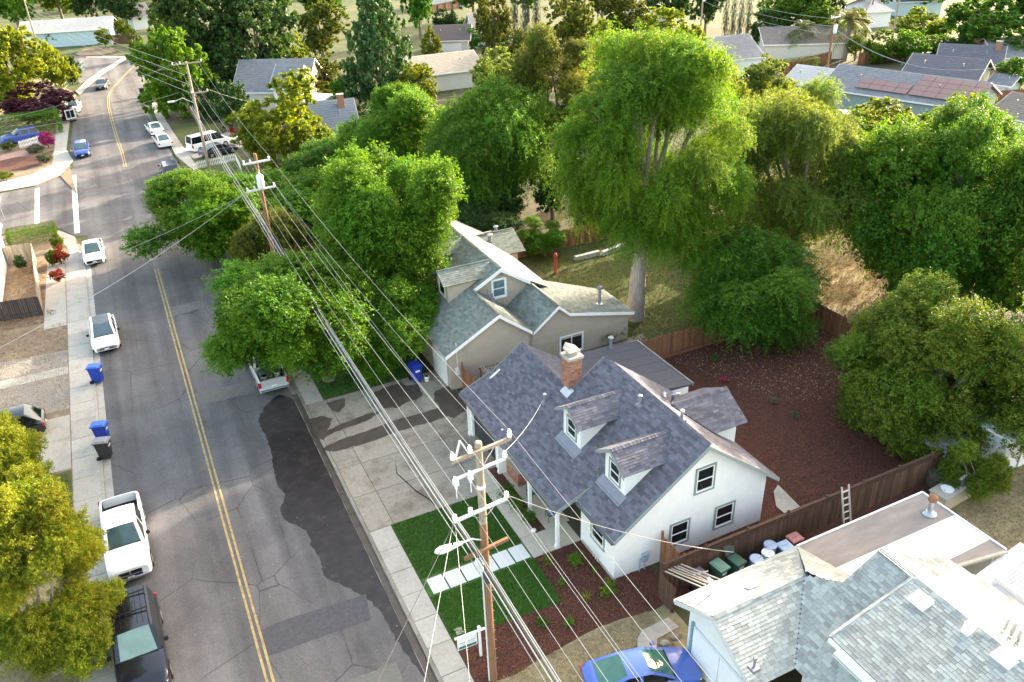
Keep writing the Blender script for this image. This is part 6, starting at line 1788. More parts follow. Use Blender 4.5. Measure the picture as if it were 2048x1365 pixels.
def sprays(C0, out, per, length, spread, droop=0.0, up=.18, jit=.5):
    """leaves strung along short twigs that leave the points C0 along out"""
    nc = len(C0)
    ax = out * .85 + rng.normal(size=(nc, 3)) * jit + np.array([0, 0, up]); ax /= np.linalg.norm(ax, axis=1, keepdims=True)
    m = np.maximum(rng.poisson(per, nc), 4); idx = np.repeat(np.arange(nc), m); k = len(idx)
    ln = length * rng.uniform(.55, 1.4, nc)
    t = rng.random(k) ** .8
    P = C0[idx] + ax[idx] * (ln[idx] * t)[:, None] + rng.normal(size=(k, 3)) * (spread * (1.15 - .75 * t))[:, None] * ((ln / length)[idx])[:, None]
    if droop:
        P[:, 2] -= (t ** 1.6) * droop * rng.uniform(.5, 1.25, nc)[idx]
    N = ax[idx] * .25 + rng.normal(size=(k, 3)) * .6 + np.array([0, 0, .6])
    tint = rng.beta(2.2, 2.2, nc)[idx] * .62 + rng.random(k) * .38
    return P, N, tint


def shell(lobes, nc, upper, fill, lo=.55, hi=.95):
    lobes = np.asarray(lobes, float)
    area = (lobes[:, 3] * lobes[:, 4] + lobes[:, 3] * lobes[:, 5] + lobes[:, 4] * lobes[:, 5])
    pick = rng.choice(len(lobes), nc, p=area / area.sum())
    d = rng.normal(size=(nc, 3)); d /= np.linalg.norm(d, axis=1, keepdims=True)
    flip = (d[:, 2] < 0) & (rng.random(nc) < upper); d[flip, 2] *= -1
    rad = np.where(rng.random(nc) < fill, rng.uniform(.1, .6, nc), rng.uniform(lo, hi, nc))
    C0 = lobes[pick, :3] + d * lobes[pick, 3:] * rad[:, None]
    out = d / lobes[pick, 3:]; out /= np.linalg.norm(out, axis=1, keepdims=True)
    return C0, out, lobes[pick, 3:].mean(1)


def crown_points(lobes, n, clump=.42, per=42, droop=0.0, upper=.35, fill=.15, flat=.6):
    C0, out, sc = shell(lobes, max(len(lobes) * 3, int(n / per)), upper, fill)
    return sprays(C0, out, per, clump * 1.1, clump * .30, droop)


BOUGH = {}
def bough(style, v):
    """one leafy bough of radius about 1, shared by many boughs of the hero trees"""
    global rng
    k = (style, v)
    if k in BOUGH: return BOUGH[k]
    rng = np.random.default_rng(900 + v * 13 + len(style))
    one = [[0, 0, 0, 1, 1, 1]]
    if style == 'spray':
        C0, out, _s = shell(one, 260, .4, .22, .45, .8); P, N, T = sprays(C0, out, 34, .46, .085, .10, .15, .45); s, asp = .088, .58
    elif style == 'droop':
        C0, out, _s = shell(one, 300, .55, .25, .4, .85); P, N, T = sprays(C0, out, 34, .62, .055, .62, .1, .4); s, asp = .078, .42
    else:
        C0, out, _s = shell(one, 330, .45, .2, .5, .86); P, N, T = sprays(C0, out, 30, .30, .075, .03, .2, .6); s, asp = .070, .62
    BOUGH[k] = leaf_mesh('bough', P.astype(np.float32), N, s, T, LM['bright'], asp)
    return BOUGH[k]


def make_lobes(ctr, rad, n, lo=.24, hi=.42, seed=0, bottom=-.75, shape='round'):
    rs = np.random.default_rng(seed)
    L = []
    k = 0
    while len(L) < n and k < 4000:
        k += 1
        d = rs.normal(size=3); d /= np.linalg.norm(d)
        r = rs.uniform(.25, .80) ** .6
        p = d * r
        if p[2] < bottom: continue
        s = rs.uniform(lo, hi)
        if shape == 'cone': 
            t = (p[2] + 1) / 2; f = (1 - t) * .95 + .08; p[0] *= f / max(r, .4); p[1] *= f / max(r, .4); s *= .35 + .65 * f
        q = [ctr[0] + p[0] * rad[0], ctr[1] + p[1] * rad[1], ctr[2] + p[2] * rad[2]]
        L.append(q + [rad[0] * s, rad[1] * s, min(rad[2] * s * 1.05, rad[0] * s * 1.1)])
    return np.array(L)


def limbs(mb, base, lobes, r0, fork=.35, seed=0, nl=9, lean=(0, 0)):
    rs = random.Random(seed)
    base = Vector(base)
    c = Vector(lobes[:, :3].mean(0)); zmin = lobes[:, 2].min()
    hf = max(.5, (zmin - base.z) * .75 + (c.z - base.z) * fork * .4)
    top = base + Vector(((c.x - base.x) * .35 + lean[0], (c.y - base.y) * .35 + lean[1], hf))
    mid = base.lerp(top, .5) + Vector((rs.uniform(-.12, .12), rs.uniform(-.12, .12), 0)) * r0 * 5
    mb.tube([base - Vector((0, 0, .3)), base + Vector((0, 0, .25)), base.lerp(mid, .6), mid, top], [r0 * 1.5, r0 * 1.15, r0, r0 * .92, r0 * .78], 12)
    order = list(range(len(lobes))); rs.shuffle(order)
    for i in order[:nl]:
        p = Vector(lobes[i, :3]); r = r0 * rs.uniform(.35, .55)
        m1 = top.lerp(p, .35) + Vector((rs.uniform(-.3, .3), rs.uniform(-.3, .3), .35 * rs.random())) * (p - top).length * .2
        m2 = top.lerp(p, .7) + Vector((rs.uniform(-.3, .3), rs.uniform(-.3, .3), .3)) * (p - top).length * .15
        mb.tube([top - Vector((0, 0, r0 * .6)), m1, m2, p], [r, r * .75, r * .5, r * .2], 8)
        for k in range(3):
            e = p + Vector((rs.uniform(-1, 1) * lobes[i, 3], rs.uniform(-1, 1) * lobes[i, 4], rs.uniform(-.2, .9) * lobes[i, 5])) * .85
            mb.tube([m2, m2.lerp(e, .5) + Vector((0, 0, .15)), e], [r * .4, r * .28, r * .08], 5)
    return top


LM = {
    'bright': leaf_mat('leaf_bright', (.040, .120, .012), (.085, .215, .018), (.17, .33, .026), .45),
    'maple': leaf_mat('leaf_maple', (.034, .105, .014), (.070, .185, .020), (.14, .29, .030), .42),
    'yellow': leaf_mat('leaf_yellow_green', (.070, .125, .014), (.15, .225, .020), (.28, .33, .035), .45),
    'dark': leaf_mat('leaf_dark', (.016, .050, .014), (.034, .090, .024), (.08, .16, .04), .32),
    'olive': leaf_mat('leaf_olive', (.050, .075, .014), (.105, .14, .020), (.20, .22, .035), .38),
    'elm': leaf_mat('leaf_elm', (.045, .125, .012), (.095, .225, .020), (.19, .33, .034), .48),
    'oakgold': leaf_mat('leaf_oak_gold', (.050, .105, .013), (.105, .185, .020), (.20, .26, .032), .42),
    'pale': leaf_mat('leaf_pale_elm', (.065, .125, .020), (.14, .225, .040), (.26, .34, .08), .46),
    'conifer': leaf_mat('leaf_conifer', (.020, .065, .022), (.048, .115, .036), (.12, .19, .06), .25),
    'cypress': leaf_mat('leaf_cypress', (.014, .038, .016), (.028, .062, .026), (.055, .10, .036), .2),
    'purple': leaf_mat('leaf_purple', (.030, .010, .016), (.065, .018, .030), (.12, .035, .055), .3),
    'lime': leaf_mat('leaf_lime', (.095, .145, .014), (.20, .25, .022), (.37, .39, .040), .45),
    'pink': leaf_mat('petal_pink', (.20, .01, .06), (.45, .03, .18), (.65, .12, .36), .3),
    'red': leaf_mat('leaf_red', (.12, .012, .008), (.28, .03, .012), (.42, .07, .02), .3),
    'palm': leaf_mat('leaf_palm', (.05, .08, .024), (.12, .15, .05), (.24, .25, .10), .35),
    'sage': leaf_mat('leaf_sage', (.05, .075, .04), (.11, .145, .08), (.2, .23, .14), .3),
}


def envelope(box, base):
    """crown centre and radii in metres from where the crown sits in the photograph and where the trunk stands"""
    x0, y0, x1, y1 = box
    cxp, cyp = (x0 + x1) / 2, (y0 + y1) / 2
    d = _r * ((cxp - 1024) / F) + _u * ((682.5 - cyp) / F) + _f
    hd = math.hypot(base[0], base[1]); bh = Vector((base[0] / hd, base[1] / hd, 0))
    t = hd / d.dot(bh)
    p = Vector((0, 0, H)) + d * t
    dist = (d * t).dot(_f)
    rx = (x1 - x0) / 2 * dist / F
    hh = (y1 - y0) / 2 * dist / F
    dep = math.atan2(H - p.z, hd)
    v = hh * hh - (rx * math.sin(dep)) ** 2
    rz = math.sqrt(max(v, (.45 * hh) ** 2)) / math.cos(dep)
    return p, rx, rz


def hero(name, label, box, basepx, sp, n, leaf, nl, r0=.25, clump=.42, per=42, droop=0, seed=1, lo=.24, hi=.40, bark=None, group=None, ry=1.0, basexy=None, trunk=True, cat='tree', shape='round', bottom=-.75, limbs_n=10, flat=.6, extra=(), aspect=.5, style=None, bs=1.0):
    global rng
    rng = np.random.default_rng(seed + 100)
    b = Vector((*basexy, 0)) if basexy else at(*basepx)
    p, rx, rz = envelope(box, b)
    zmin = p.z - rz
    L = make_lobes((p.x, p.y, p.z), (rx, rx * ry, rz), nl, lo, hi, seed, bottom, shape)
    L[:, 2] = np.maximum(L[:, 2], L[:, 5] * .6 + .4)
    for e in extra:
        q, qx, qz = envelope(e, b); L = np.vstack([L, make_lobes((q.x, q.y, q.z), (qx, qx, qz), max(4, nl // 7), .38, .55, seed + int(e[0]))])
    r = thing(name, label, cat, b, group)
    cr = bpy.data.objects.new('crown', None); C.objects.link(cr); cr.parent = r; cr.location = -b
    rs = random.Random(seed)
    sty = style or ('droop' if droop else 'spray')
    for q in L:
        o = link('bough', bough(sty, rs.randrange(4)), cr, False)
        k_ = bs * rs.uniform(.95, 1.2)
        o.location = q[:3]; o.scale = (q[3] * k_, q[4] * k_, max(q[5], q[3] * .62) * k_); o.rotation_euler = (rs.uniform(-.3, .3), rs.uniform(-.3, .3), rs.uniform(0, 6.28))
        o.material_slots[0].link = 'OBJECT'; o.material_slots[0].material = LM[sp]
    if trunk:
        mb = MB(); limbs(mb, b, L, r0, seed=seed, nl=limbs_n); mb.build('trunk', bark or M_bark, r, True)
    return r, L


hero('street_tree', 'large bright green street tree over the pickup, left crown by the street', (405, 500, 730, 762), (658, 758), 'bright', 52000, .19, 34, .38, .5, 46, seed=3, group='bright street trees')
hero('street_tree', 'bright green tree on the lawn in front of the beige house garage', (650, 545, 905, 752), (800, 712), 'bright', 36000, .19, 24, .28, .48, 46, seed=4, group='bright street trees')
hero('street_tree', 'tallest bright green tree hiding the front of the beige house', (635, 285, 925, 590), (760, 640), 'bright', 60000, .20, 36, .34, .55, 46, seed=5, group='bright street trees')
hero('street_tree', 'bright green street tree hanging over the right lane near the junction', (268, 345, 520, 525), None, 'bright', 36000, .20, 24, .26, .5, 44, seed=6, basexy=(7.6, 72.5), group='bright street trees')
hero('street_tree', 'bright green street tree behind the second utility pole', (430, 330, 690, 505), None, 'bright', 38000, .21, 26, .26, .52, 44, seed=7, basexy=(12.5, 74.0), group='bright street trees')
hero('street_tree', 'pale topped green tree right behind the second utility pole', (545, 278, 745, 420), None, 'maple', 26000, .22, 22, .26, .52, 44, seed=8, basexy=(15.5, 84.0), group='bright street trees')
hero('bush', 'olive green bush between the street trees at the second pole', (478, 425, 625, 575), (555, 572), 'olive', 22000, .17, 18, .12, .42, 40, seed=9, cat='shrub')
hero('elm_tree', 'very tall feathery elm with bare grey trunk on the lawn of the beige house', (1118, 62, 1505, 520), (1270, 636), 'elm', 150000, .15, 62, .62, .5, 60, droop=1.1, seed=12, bark=M_bark_pale, bottom=-.9, limbs_n=22, lo=.16, hi=.27, bs=.92, extra=((1115, 260, 1290, 465), (1330, 290, 1500, 515), (1190, 60, 1440, 250)))
hero('elm_tree', 'pale feathery elm with drooping branches right of the tallest elm', (1425, 150, 1745, 520), (1590, 565), 'pale', 100000, .16, 46, .42, .5, 60, droop=1.3, seed=13, bottom=-.95, limbs_n=16, lo=.18, hi=.32, aspect=.42)
hero('garden_tree', 'mid green rounded tree just behind the red fence corner', (1338, 470, 1635, 690), (1485, 672), 'maple', 62000, .16, 34, .22, .42, 50, droop=.35, seed=14, bottom=-.95)
hero('sycamore_tree', 'big deep green tree at the right with dark gaps in its crown', (1665, 200, 2090, 640), (1915, 610), 'maple', 110000, .21, 56, .48, .6, 52, seed=15, lo=.18, hi=.30, limbs_n=16)
hero('oak_tree', 'broad olive green tree overhanging the mulch yard and dark fence', (1640, 545, 2100, 945), None, 'oakgold', 125000, .15, 62, .38, .45, 55, seed=16, basexy=(38.8, 25.6), lo=.16, hi=.27, limbs_n=20, style='fine', extra=((1630, 770, 1790, 920),))
hero('oak_tree', 'unseen olive green oak past the right edge, added to shade the grey roof', (2075, 360, 2480, 900), None, 'oakgold', 60000, .15, 44, .34, .45, 55, seed=31, basexy=(51.0, 24.5), lo=.20, hi=.32, style='fine')  # added out of view to cast shade on the grey roofed house
hero('small_tree', 'small green tree over the grey shelter behind the flat roof', (1885, 865, 2015, 1005), (1955, 1000), 'oakgold', 15000, .13, 14, .10, .3, 42, seed=17, bottom=-.95)
hero('street_tree', 'yellow green street tree at lower left over the white pickup', (-80, 930, 230, 1390), None, 'lime', 84000, .125, 56, .15, .34, 55, seed=18, basexy=(-8.7, 31.0), lo=.17, hi=.28, bark=M_bark_pale)
hero('street_tree', 'pale yellow green tree at the left edge beside the black hatchback', (-110, 808, 92, 1010), None, 'lime', 30000, .14, 20, .15, .36, 50, seed=19, basexy=(-14.5, 42.5), bark=M_bark_pale)
hero('garden_tree', 'fresh green tree behind the beige house, left of the dark gap', (690, 175, 905, 345), (830, 400), 'bright', 40000, .24, 28, .3, .6, 46, seed=21)
hero('garden_tree', 'grey green loose tree with dead twigs behind the beige house', (850, 160, 1105, 420), (985, 455), 'maple', 60000, .22, 34, .34, .6, 50, droop=.6, seed=22)
hero('olive_tree', 'tall dark olive green tree left of the tallest elm', (1030, 15, 1200, 330), (1115, 415), 'olive', 52000, .24, 30, .36, .6, 46, seed=23, bottom=-.95)
hero('small_tree', 'small pale green tree in front of the orange brown fence', (1035, 432, 1142, 505), (1090, 512), 'bright', 11000, .18, 12, .08, .4, 40, seed=24)
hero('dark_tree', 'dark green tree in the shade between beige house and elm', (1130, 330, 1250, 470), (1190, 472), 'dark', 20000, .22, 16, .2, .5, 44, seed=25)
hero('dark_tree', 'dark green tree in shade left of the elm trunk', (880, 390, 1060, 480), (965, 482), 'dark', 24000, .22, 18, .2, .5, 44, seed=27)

# ------------------------------------------------ one crown of each build, copied for the trees farther off
ARCH = {}
def arch(kind, v):
    global rng
    k = (kind, v)
    if k in ARCH: return ARCH[k]
    rng = np.random.default_rng(500 + v * 7 + len(kind))
    if kind == 'round':
        L = make_lobes((0, 0, 0), (1, 1, 1), 26, .24, .42, 40 + v, -.85); P, N, T = crown_points(L, 20000, .13, 40)
        s, asp = .085, .62
    elif kind == 'cone':
        L = make_lobes((0, 0, 0), (1, 1, 1), 60, .22, .34, 60 + v, -1.0, 'cone'); P, N, T = crown_points(L, 22000, .11, 40, upper=.2)
        s, asp = .075, .5
    elif kind == 'column':
        L = np.array([[math.sin(i * 2.4) * .35, math.cos(i * 2.4) * .35, -0.95 + i / 24 * 1.8, .58 - .35 * (i / 24) ** 3, .58 - .35 * (i / 24) ** 3, .16] for i in range(25)])
        P, N, T = crown_points(L, 14000, .12, 40, upper=.2); s, asp = .055, .3
    else:                                                        # hedge: filled box with a clipped top
        k_ = 12000
        P = rng.uniform(-1, 1, (k_, 3)); ax = rng.integers(0, 3, k_); sg = np.where(rng.random(k_) < .5, -1, 1)
        sg = np.where((ax == 2), 1, sg); P[np.arange(k_), ax] = sg * rng.uniform(.93, 1.05, k_)
        N = np.zeros((k_, 3)); N[np.arange(k_), ax] = sg; N += rng.normal(size=(k_, 3)) * .5; T = rng.random(k_); s, asp = .06, .5
    me = leaf_mesh('crown', P.astype(np.float32), N, s, T, LM['bright'], asp)
    mb = MB()
    if kind in ('round', 'cone', 'column'):
        rs = random.Random(v)
        mb.tube([(0, 0, -1), (.02, 0, -.3), (0, .02, .5)], [.09, .07, .02], 8)
        for i in range(7):
            a = i * 2.4; mb.tube([(0, 0, -.5 + i * .1), (math.cos(a) * .3, math.sin(a) * .3, -.2 + i * .1), (math.cos(a) * .65, math.sin(a) * .65, .05 + i * .08)], [.045, .03, .01], 6)
    tr = mb.mesh('trunk', M_bark, True) if mb.F else None
    ARCH[k] = (me, tr)
    return ARCH[k]


def plant(name, label, box, base, sp, kind='round', v=None, cat='tree', group=None, minz=None, ry=1.0):
    b = at(*base) if len(base) == 2 and base[1] > -1e4 else base
    p, rx, rz = envelope(box, b)
    v = random.randrange(3) if v is None else v
    me, tr = arch(kind, v)
    zb = 0.0
    if kind in ('column', 'hedge', 'cone'):
        top = p.z + rz; zlow = .05; rz = (top - zlow) / 2; p.z = zlow + rz
    if p.z - rz < .0: rz = max(.3, (p.z + rz) / 2); p.z = rz
    r = thing(name, label, cat, (p.x, p.y, 0), group, random.random() * 6.28 if kind != 'hedge' else 0)
    o = link('crown', me, r, False); o.location = (0, 0, p.z); o.scale = (rx, rx * ry, rz)
    o.material_slots[0].link = 'OBJECT'; o.material_slots[0].material = LM[sp]
    if tr is not None:
        t = link('trunk', tr, r, False); h = p.z + rz * .3; t.scale = (min(rx, 4.5), min(rx, 4.5), p.z * .5 + .01 + rz * .3); t.location = (0, 0, (p.z * .5 + rz * .3) * 1.0)
    return r


random.seed(5)
R_ = [
    ('round_tree', 'round yellow green tree in front of the grey shingled house', (458, 158, 664, 332), (565, 338), 'yellow', 'round'),
    ('street_tree', 'vivid green street tree overhanging the bend at the third pole', (262, 52, 415, 228), (340, 236), 'bright', 'round'),
    ('oak_tree', 'huge dark green oak behind the vivid street tree at top left', (305, -40, 480, 170), (400, 200), 'dark', 'round'),
    ('oak_tree', 'second dark green oak just left of the olive trees', (420, -30, 598, 175), (505, 196), 'dark', 'round'),
    ('redwood_tree', 'tall dark conifer with bare lower trunk at top centre', (668, -40, 842, 222), (768, 228), 'conifer', 'cone'),
    ('olive_tree', 'olive green tree with golden top left of the conifer', (588, 2, 690, 105), (640, 132), 'olive', 'round'),
    ('olive_tree', 'rounded pale olive tree beside the grey house roof', (598, 110, 690, 192), (642, 200), 'olive', 'round'),
    ('shrub', 'yellow green cone shaped shrub beside the white double garage', (834, 52, 888, 120), (862, 122), 'yellow', 'cone'),
    ('small_tree', 'dense round tree right of the white double garage', (918, 55, 964, 100), (942, 104), 'maple', 'round'),
    ('cypress_tree', 'dark cypress column at top centre, left of the trio', (1018, -40, 1040, 72), (1028, 74), 'cypress', 'column'),
    ('cypress_tree', 'dark cypress column at top centre, middle of the trio', (1038, -40, 1062, 76), (1050, 78), 'cypress', 'column'),
    ('cypress_tree', 'dark cypress column at top centre, right of the trio', (1060, -40, 1084, 72), (1072, 74), 'cypress', 'column'),
    ('cypress_tree', 'dark cypress column above the grey roofed house, leftmost of four', (1444, -40, 1462, 92), (1453, 94), 'cypress', 'column'),
    ('cypress_tree', 'dark cypress column above the grey roofed house, second of four', (1458, -40, 1477, 96), (1467, 98), 'cypress', 'column'),
    ('cypress_tree', 'dark cypress column above the grey roofed house, third of four', (1473, -40, 1492, 98), (1482, 100), 'cypress', 'column'),
    ('cypress_tree', 'dark cypress column above the grey roofed house, rightmost of four', (1488, -40, 1508, 92), (1498, 94), 'cypress', 'column'),
    ('maple_tree', 'sunlit yellow green tree at the left edge below the watermark corner', (-60, 55, 92, 218), (20, 238), 'yellow', 'round'),
    ('small_tree', 'small pale green tree with visible trunk beside the far left pavement', (72, 94, 148, 170), (97, 188), 'yellow', 'round'),
    ('plum_tree', 'dark purple plum tree over the parked cars at far left', (5, 172, 148, 238), (80, 248), 'purple', 'round'),
    ('shrub', 'dark green clipped shrub behind the chain link fence', (126, 112, 160, 168), (143, 168), 'dark', 'round'),
    ('shrub', 'orange brown shrub beside the small pale tree', (112, 138, 142, 172), (126, 172), 'olive', 'round'),
    ('garden_tree', 'dark green tree behind the pale blue house at top left', (198, -40, 288, 46), (245, 60), 'dark', 'round'),
    ('shrub', 'yellow green shrub right of the pale blue house', (226, 40, 262, 72), (244, 76), 'yellow', 'round'),
    ('garden_tree', 'feathery pale olive tree in the gap at the top left bend', (290, -5, 352, 75), (322, 84), 'yellow', 'round'),
    ('shrub', 'dark olive shrub on the kerb left of the vivid street tree', (256, 64, 290, 118), (272, 120), 'olive', 'round'),
    ('small_tree', 'small tree with white flowers on the dirt island', (190, 58, 224, 92), (207, 97), 'yellow', 'round'),
    ('shrub', 'green shrub in front of the pale blue house porch', (88, 60, 122, 88), (105, 92), 'yellow', 'round'),
    ('garden_tree', 'green tree at the top edge left of the conifer', (590, -60, 700, 30), (640, 60), 'maple', 'round'),
    ('garden_tree', 'fresh green tree at the top edge right of the conifer', (800, -60, 870, 60), (835, 78), 'maple', 'round'),
    ('garden_tree', 'dark green tree above the white double garage', (862, 22, 912, 60), (886, 64), 'dark', 'round'),
    ('shrub', 'dark conical shrub above the umber roof', (892, 18, 920, 62), (906, 64), 'dark', 'cone'),
    ('shrub', 'pale green shrub above the umber roof, right one', (912, 38, 948, 62), (930, 66), 'bright', 'round'),
    ('garden_tree', 'reddish green scruffy tree right of the pale blue house', (948, -20, 1025, 108), (990, 116), 'olive', 'round'),
    ('garden_tree', 'olive tree left of the dark olive tree top', (1080, 2, 1190, 120), (1135, 150), 'olive', 'round'),
    ('garden_tree', 'golden olive tree at top centre right', (1190, -20, 1310, 70), (1250, 90), 'olive', 'round'),
    ('garden_tree', 'yellow green tree right behind the top of the tallest elm', (1260, 30, 1420, 150), (1345, 190), 'yellow', 'round'),
    ('garden_tree', 'dark green tree at the top edge above the white hip roof', (1290, -50, 1400, 40), (1345, 62), 'dark', 'round'),
    ('garden_tree', 'dark green tree at the top edge left of the cypress row', (1380, -60, 1450, 50), (1415, 80), 'dark', 'round'),
    ('garden_tree', 'big green tree at the top edge right of the cypress row', (1512, -50, 1640, 72), (1575, 96), 'maple', 'round'),
    ('garden_tree', 'dark green tree at the top edge above the date palm', (1600, -50, 1700, 60), (1650, 86), 'dark', 'round'),
    ('shrub', 'pale bushy shrub left of the small white house', (1690, 20, 1740, 66), (1715, 72), 'yellow', 'round'),
    ('garden_tree', 'yellow green tree right of the small white house', (1790, 18, 1905, 82), (1848, 92), 'yellow', 'round'),
    ('shrub', 'rounded hedge shrub above the red fence, leftmost of three', (1728, 66, 1800, 124), (1764, 126), 'bright', 'round'),
    ('shrub', 'rounded hedge shrub above the red fence, middle of three', (1782, 62, 1858, 122), (1820, 122), 'bright', 'round'),
    ('shrub', 'rounded hedge shrub above the red fence, right of three', (1840, 70, 1905, 112), (1872, 114), 'bright', 'round'),
    ('garden_tree', 'broad dark green tree in the upper right corner', (1885, -40, 2090, 115), (1985, 128), 'maple', 'round'),
    ('shrub', 'bushy green tree beside the blue shed at the right edge', (1988, 112, 2060, 190), (2025, 196), 'maple', 'round'),
    ('round_tree', 'round green tree in front of the solar panel house', (1692, 196, 1832, 292), (1765, 306), 'yellow', 'round'),
    ('round_tree', 'sunlit yellow green tree at the right in front of the beige house', (1842, 194, 2010, 345), (1925, 390), 'yellow', 'round'),
    ('hedge', 'clipped hedge at the feet of the teal house porch', (1604, 183, 1662, 206), (1633, 205), 'dark', 'hedge'),
    ('hedge', 'long clipped hedge along the path of the teal house', (1652, 196, 1704, 214), (1678, 216), 'bright', 'hedge'),
    ('hedge', 'pale topped hedge in front of the cream house', (1556, 116, 1640, 140), (1598, 140), 'bright', 'hedge'),
    ('shrub', 'yellow green shrub below the boxed pole', (1320, 80, 1400, 140), (1362, 150), 'yellow', 'round'),
    ('garden_tree', 'pale green tree left of the grey roofed house at the elm top', (1380, 120, 1470, 190), (1425, 220), 'yellow', 'round'),
    ('garden_tree', 'pale yellow tree right of the grey roofed house', (1480, 120, 1590, 220), (1535, 250), 'pale', 'round'),
    ('garden_tree', 'green tree beside the tan roofed house at the conifer', (790, 130, 880, 215), (835, 240), 'yellow', 'round'),
    ('garden_tree', 'grey green tree right of the tan roofed house', (940, 100, 1050, 200), (995, 235), 'pale', 'round'),
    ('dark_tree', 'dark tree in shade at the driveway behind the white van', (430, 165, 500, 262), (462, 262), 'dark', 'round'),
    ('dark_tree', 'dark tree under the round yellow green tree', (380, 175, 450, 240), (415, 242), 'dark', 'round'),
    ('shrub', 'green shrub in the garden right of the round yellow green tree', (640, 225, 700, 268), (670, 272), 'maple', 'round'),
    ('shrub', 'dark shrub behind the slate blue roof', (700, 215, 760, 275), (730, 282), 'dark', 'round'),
    ('garden_tree', 'green tree filling the gap left of the dark olive tree', (985, 190, 1075, 330), (1030, 365), 'maple', 'round'),
    ('garden_tree', 'yellow green tree behind the second elm', (1560, 190, 1700, 330), (1640, 380), 'pale', 'round'),
    ('garden_tree', 'green tree behind the sycamore at the right edge', (1960, 270, 2090, 420), (2025, 450), 'maple', 'round'),
    ('dark_tree', 'dark green tree in shade below the sycamore crown', (1760, 470, 1880, 585), (1820, 600), 'dark', 'round'),
    ('garden_tree', 'deep green tree at the right edge under the sycamore', (1960, 470, 2090, 640), (2030, 660), 'maple', 'round'),
    ('garden_tree', 'dark tree at the top edge behind the watermark corner, left one', (-30, -50, 70, 40), (20, 66), 'maple', 'round'),
    ('garden_tree', 'yellow green tree at the top edge above the pale blue roof', (70, -60, 150, 28), (110, 46), 'yellow', 'round'),
    ('garden_tree', 'dark green tree at the top edge right above the pale blue roof', (130, -60, 215, 30), (172, 50), 'dark', 'round'),
    ('garden_tree', 'dark green tree at the top edge above the dark oak', (330, -70, 430, 20), (380, 50), 'dark', 'round'),
    ('garden_tree', 'green tree at the top edge left of the golden olive tree', (470, -70, 600, 20), (535, 56), 'maple', 'round'),
    ('garden_tree', 'dark tree behind the grey shingled house, left side', (395, 95, 490, 200), (440, 214), 'dark', 'round'),
    ('garden_tree', 'yellow green tree behind the grey shingled house ridge', (545, 70, 620, 138), (585, 160), 'yellow', 'round'),
    ('garden_tree', 'green tree at the foot of the conifer, right side', (740, 175, 830, 270), (785, 290), 'yellow', 'round'),
    ('garden_tree', 'green tree at the foot of the conifer, left side', (655, 150, 720, 220), (690, 232), 'maple', 'round'),
    ('garden_tree', 'pale green tree in front of the tan roof, left end', (800, 195, 880, 270), (840, 300), 'yellow', 'round'),
    ('garden_tree', 'green tree between umber roof and cypress trio', (1000, 60, 1070, 130), (1035, 150), 'olive', 'round'),
    ('garden_tree', 'golden green tree between cypress trio and dark olive tree', (1040, 90, 1110, 190), (1075, 215), 'olive', 'round'),
    ('garden_tree', 'yellow green tree behind the dark olive tree on its right', (1150, 50, 1240, 150), (1195, 180), 'yellow', 'round'),
    ('garden_tree', 'olive tree behind the tallest elm, left of the yellow one', (1200, 90, 1290, 200), (1245, 230), 'olive', 'round'),
    ('garden_tree', 'yellow tree behind the tallest elm on its right shoulder', (1400, 140, 1500, 260), (1450, 300), 'yellow', 'round'),
    ('garden_tree', 'green tree below the teal garage, left one', (1520, 160, 1590, 240), (1555, 262), 'yellow', 'round'),
    ('garden_tree', 'green tree below the teal house, right of the round tree', (1820, 230, 1900, 310), (1860, 330), 'maple', 'round'),
    ('garden_tree', 'dark tree behind the sycamore, left side', (1640, 250, 1740, 380), (1690, 420), 'maple', 'round'),
    ('garden_tree', 'dark green tree behind the cream house', (1590, 10, 1690, 80), (1640, 104), 'maple', 'round'),
    ('garden_tree', 'dark green tree between cream house and cypress row', (1500, 30, 1560, 90), (1530, 108), 'dark', 'round'),
    ('garden_tree', 'green tree above the teal house behind the hedge shrubs', (1690, 60, 1740, 110), (1715, 122), 'yellow', 'round'),
    ('garden_tree', 'dark tree right of the hedge shrubs by the red fence', (1895, 60, 1960, 120), (1925, 134), 'dark', 'round'),
    ('garden_tree', 'green tree at the far right edge above the brick chimney', (2000, 60, 2080, 130), (2040, 142), 'maple', 'round'),
    ('garden_tree', 'dark green tree at the top edge above the small white house', (1700, -50, 1790, 20), (1745, 40), 'dark', 'round'),
    ('garden_tree', 'green tree at the top edge above the blue grey roof', (1800, -60, 1890, 12), (1845, 28), 'maple', 'round'),
    ('garden_tree', 'green tree at the top edge above the cypress trio', (1010, -70, 1100, 10), (1055, 44), 'maple', 'round'),
    ('garden_tree', 'dark green tree at the top edge above the olive pair', (1090, -70, 1190, 20), (1140, 60), 'dark', 'round'),
    ('garden_tree', 'olive tree at the top edge right of the olive pair', (1170, -60, 1240, 30), (1205, 66), 'olive', 'round'),
    ('garden_tree', 'green tree at the top edge above the far white house', (900, -60, 990, 20), (945, 36), 'maple', 'round'),
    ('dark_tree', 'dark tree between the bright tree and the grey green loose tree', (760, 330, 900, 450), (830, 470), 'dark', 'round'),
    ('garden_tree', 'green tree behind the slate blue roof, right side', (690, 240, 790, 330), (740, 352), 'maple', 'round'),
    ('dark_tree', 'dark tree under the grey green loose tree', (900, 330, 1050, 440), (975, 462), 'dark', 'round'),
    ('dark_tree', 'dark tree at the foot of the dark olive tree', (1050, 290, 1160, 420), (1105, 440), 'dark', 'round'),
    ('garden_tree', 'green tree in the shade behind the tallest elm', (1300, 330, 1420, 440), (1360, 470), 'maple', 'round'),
    ('garden_tree', 'dark green tree between the two elms', (1440, 380, 1540, 500), (1490, 535), 'dark', 'round'),
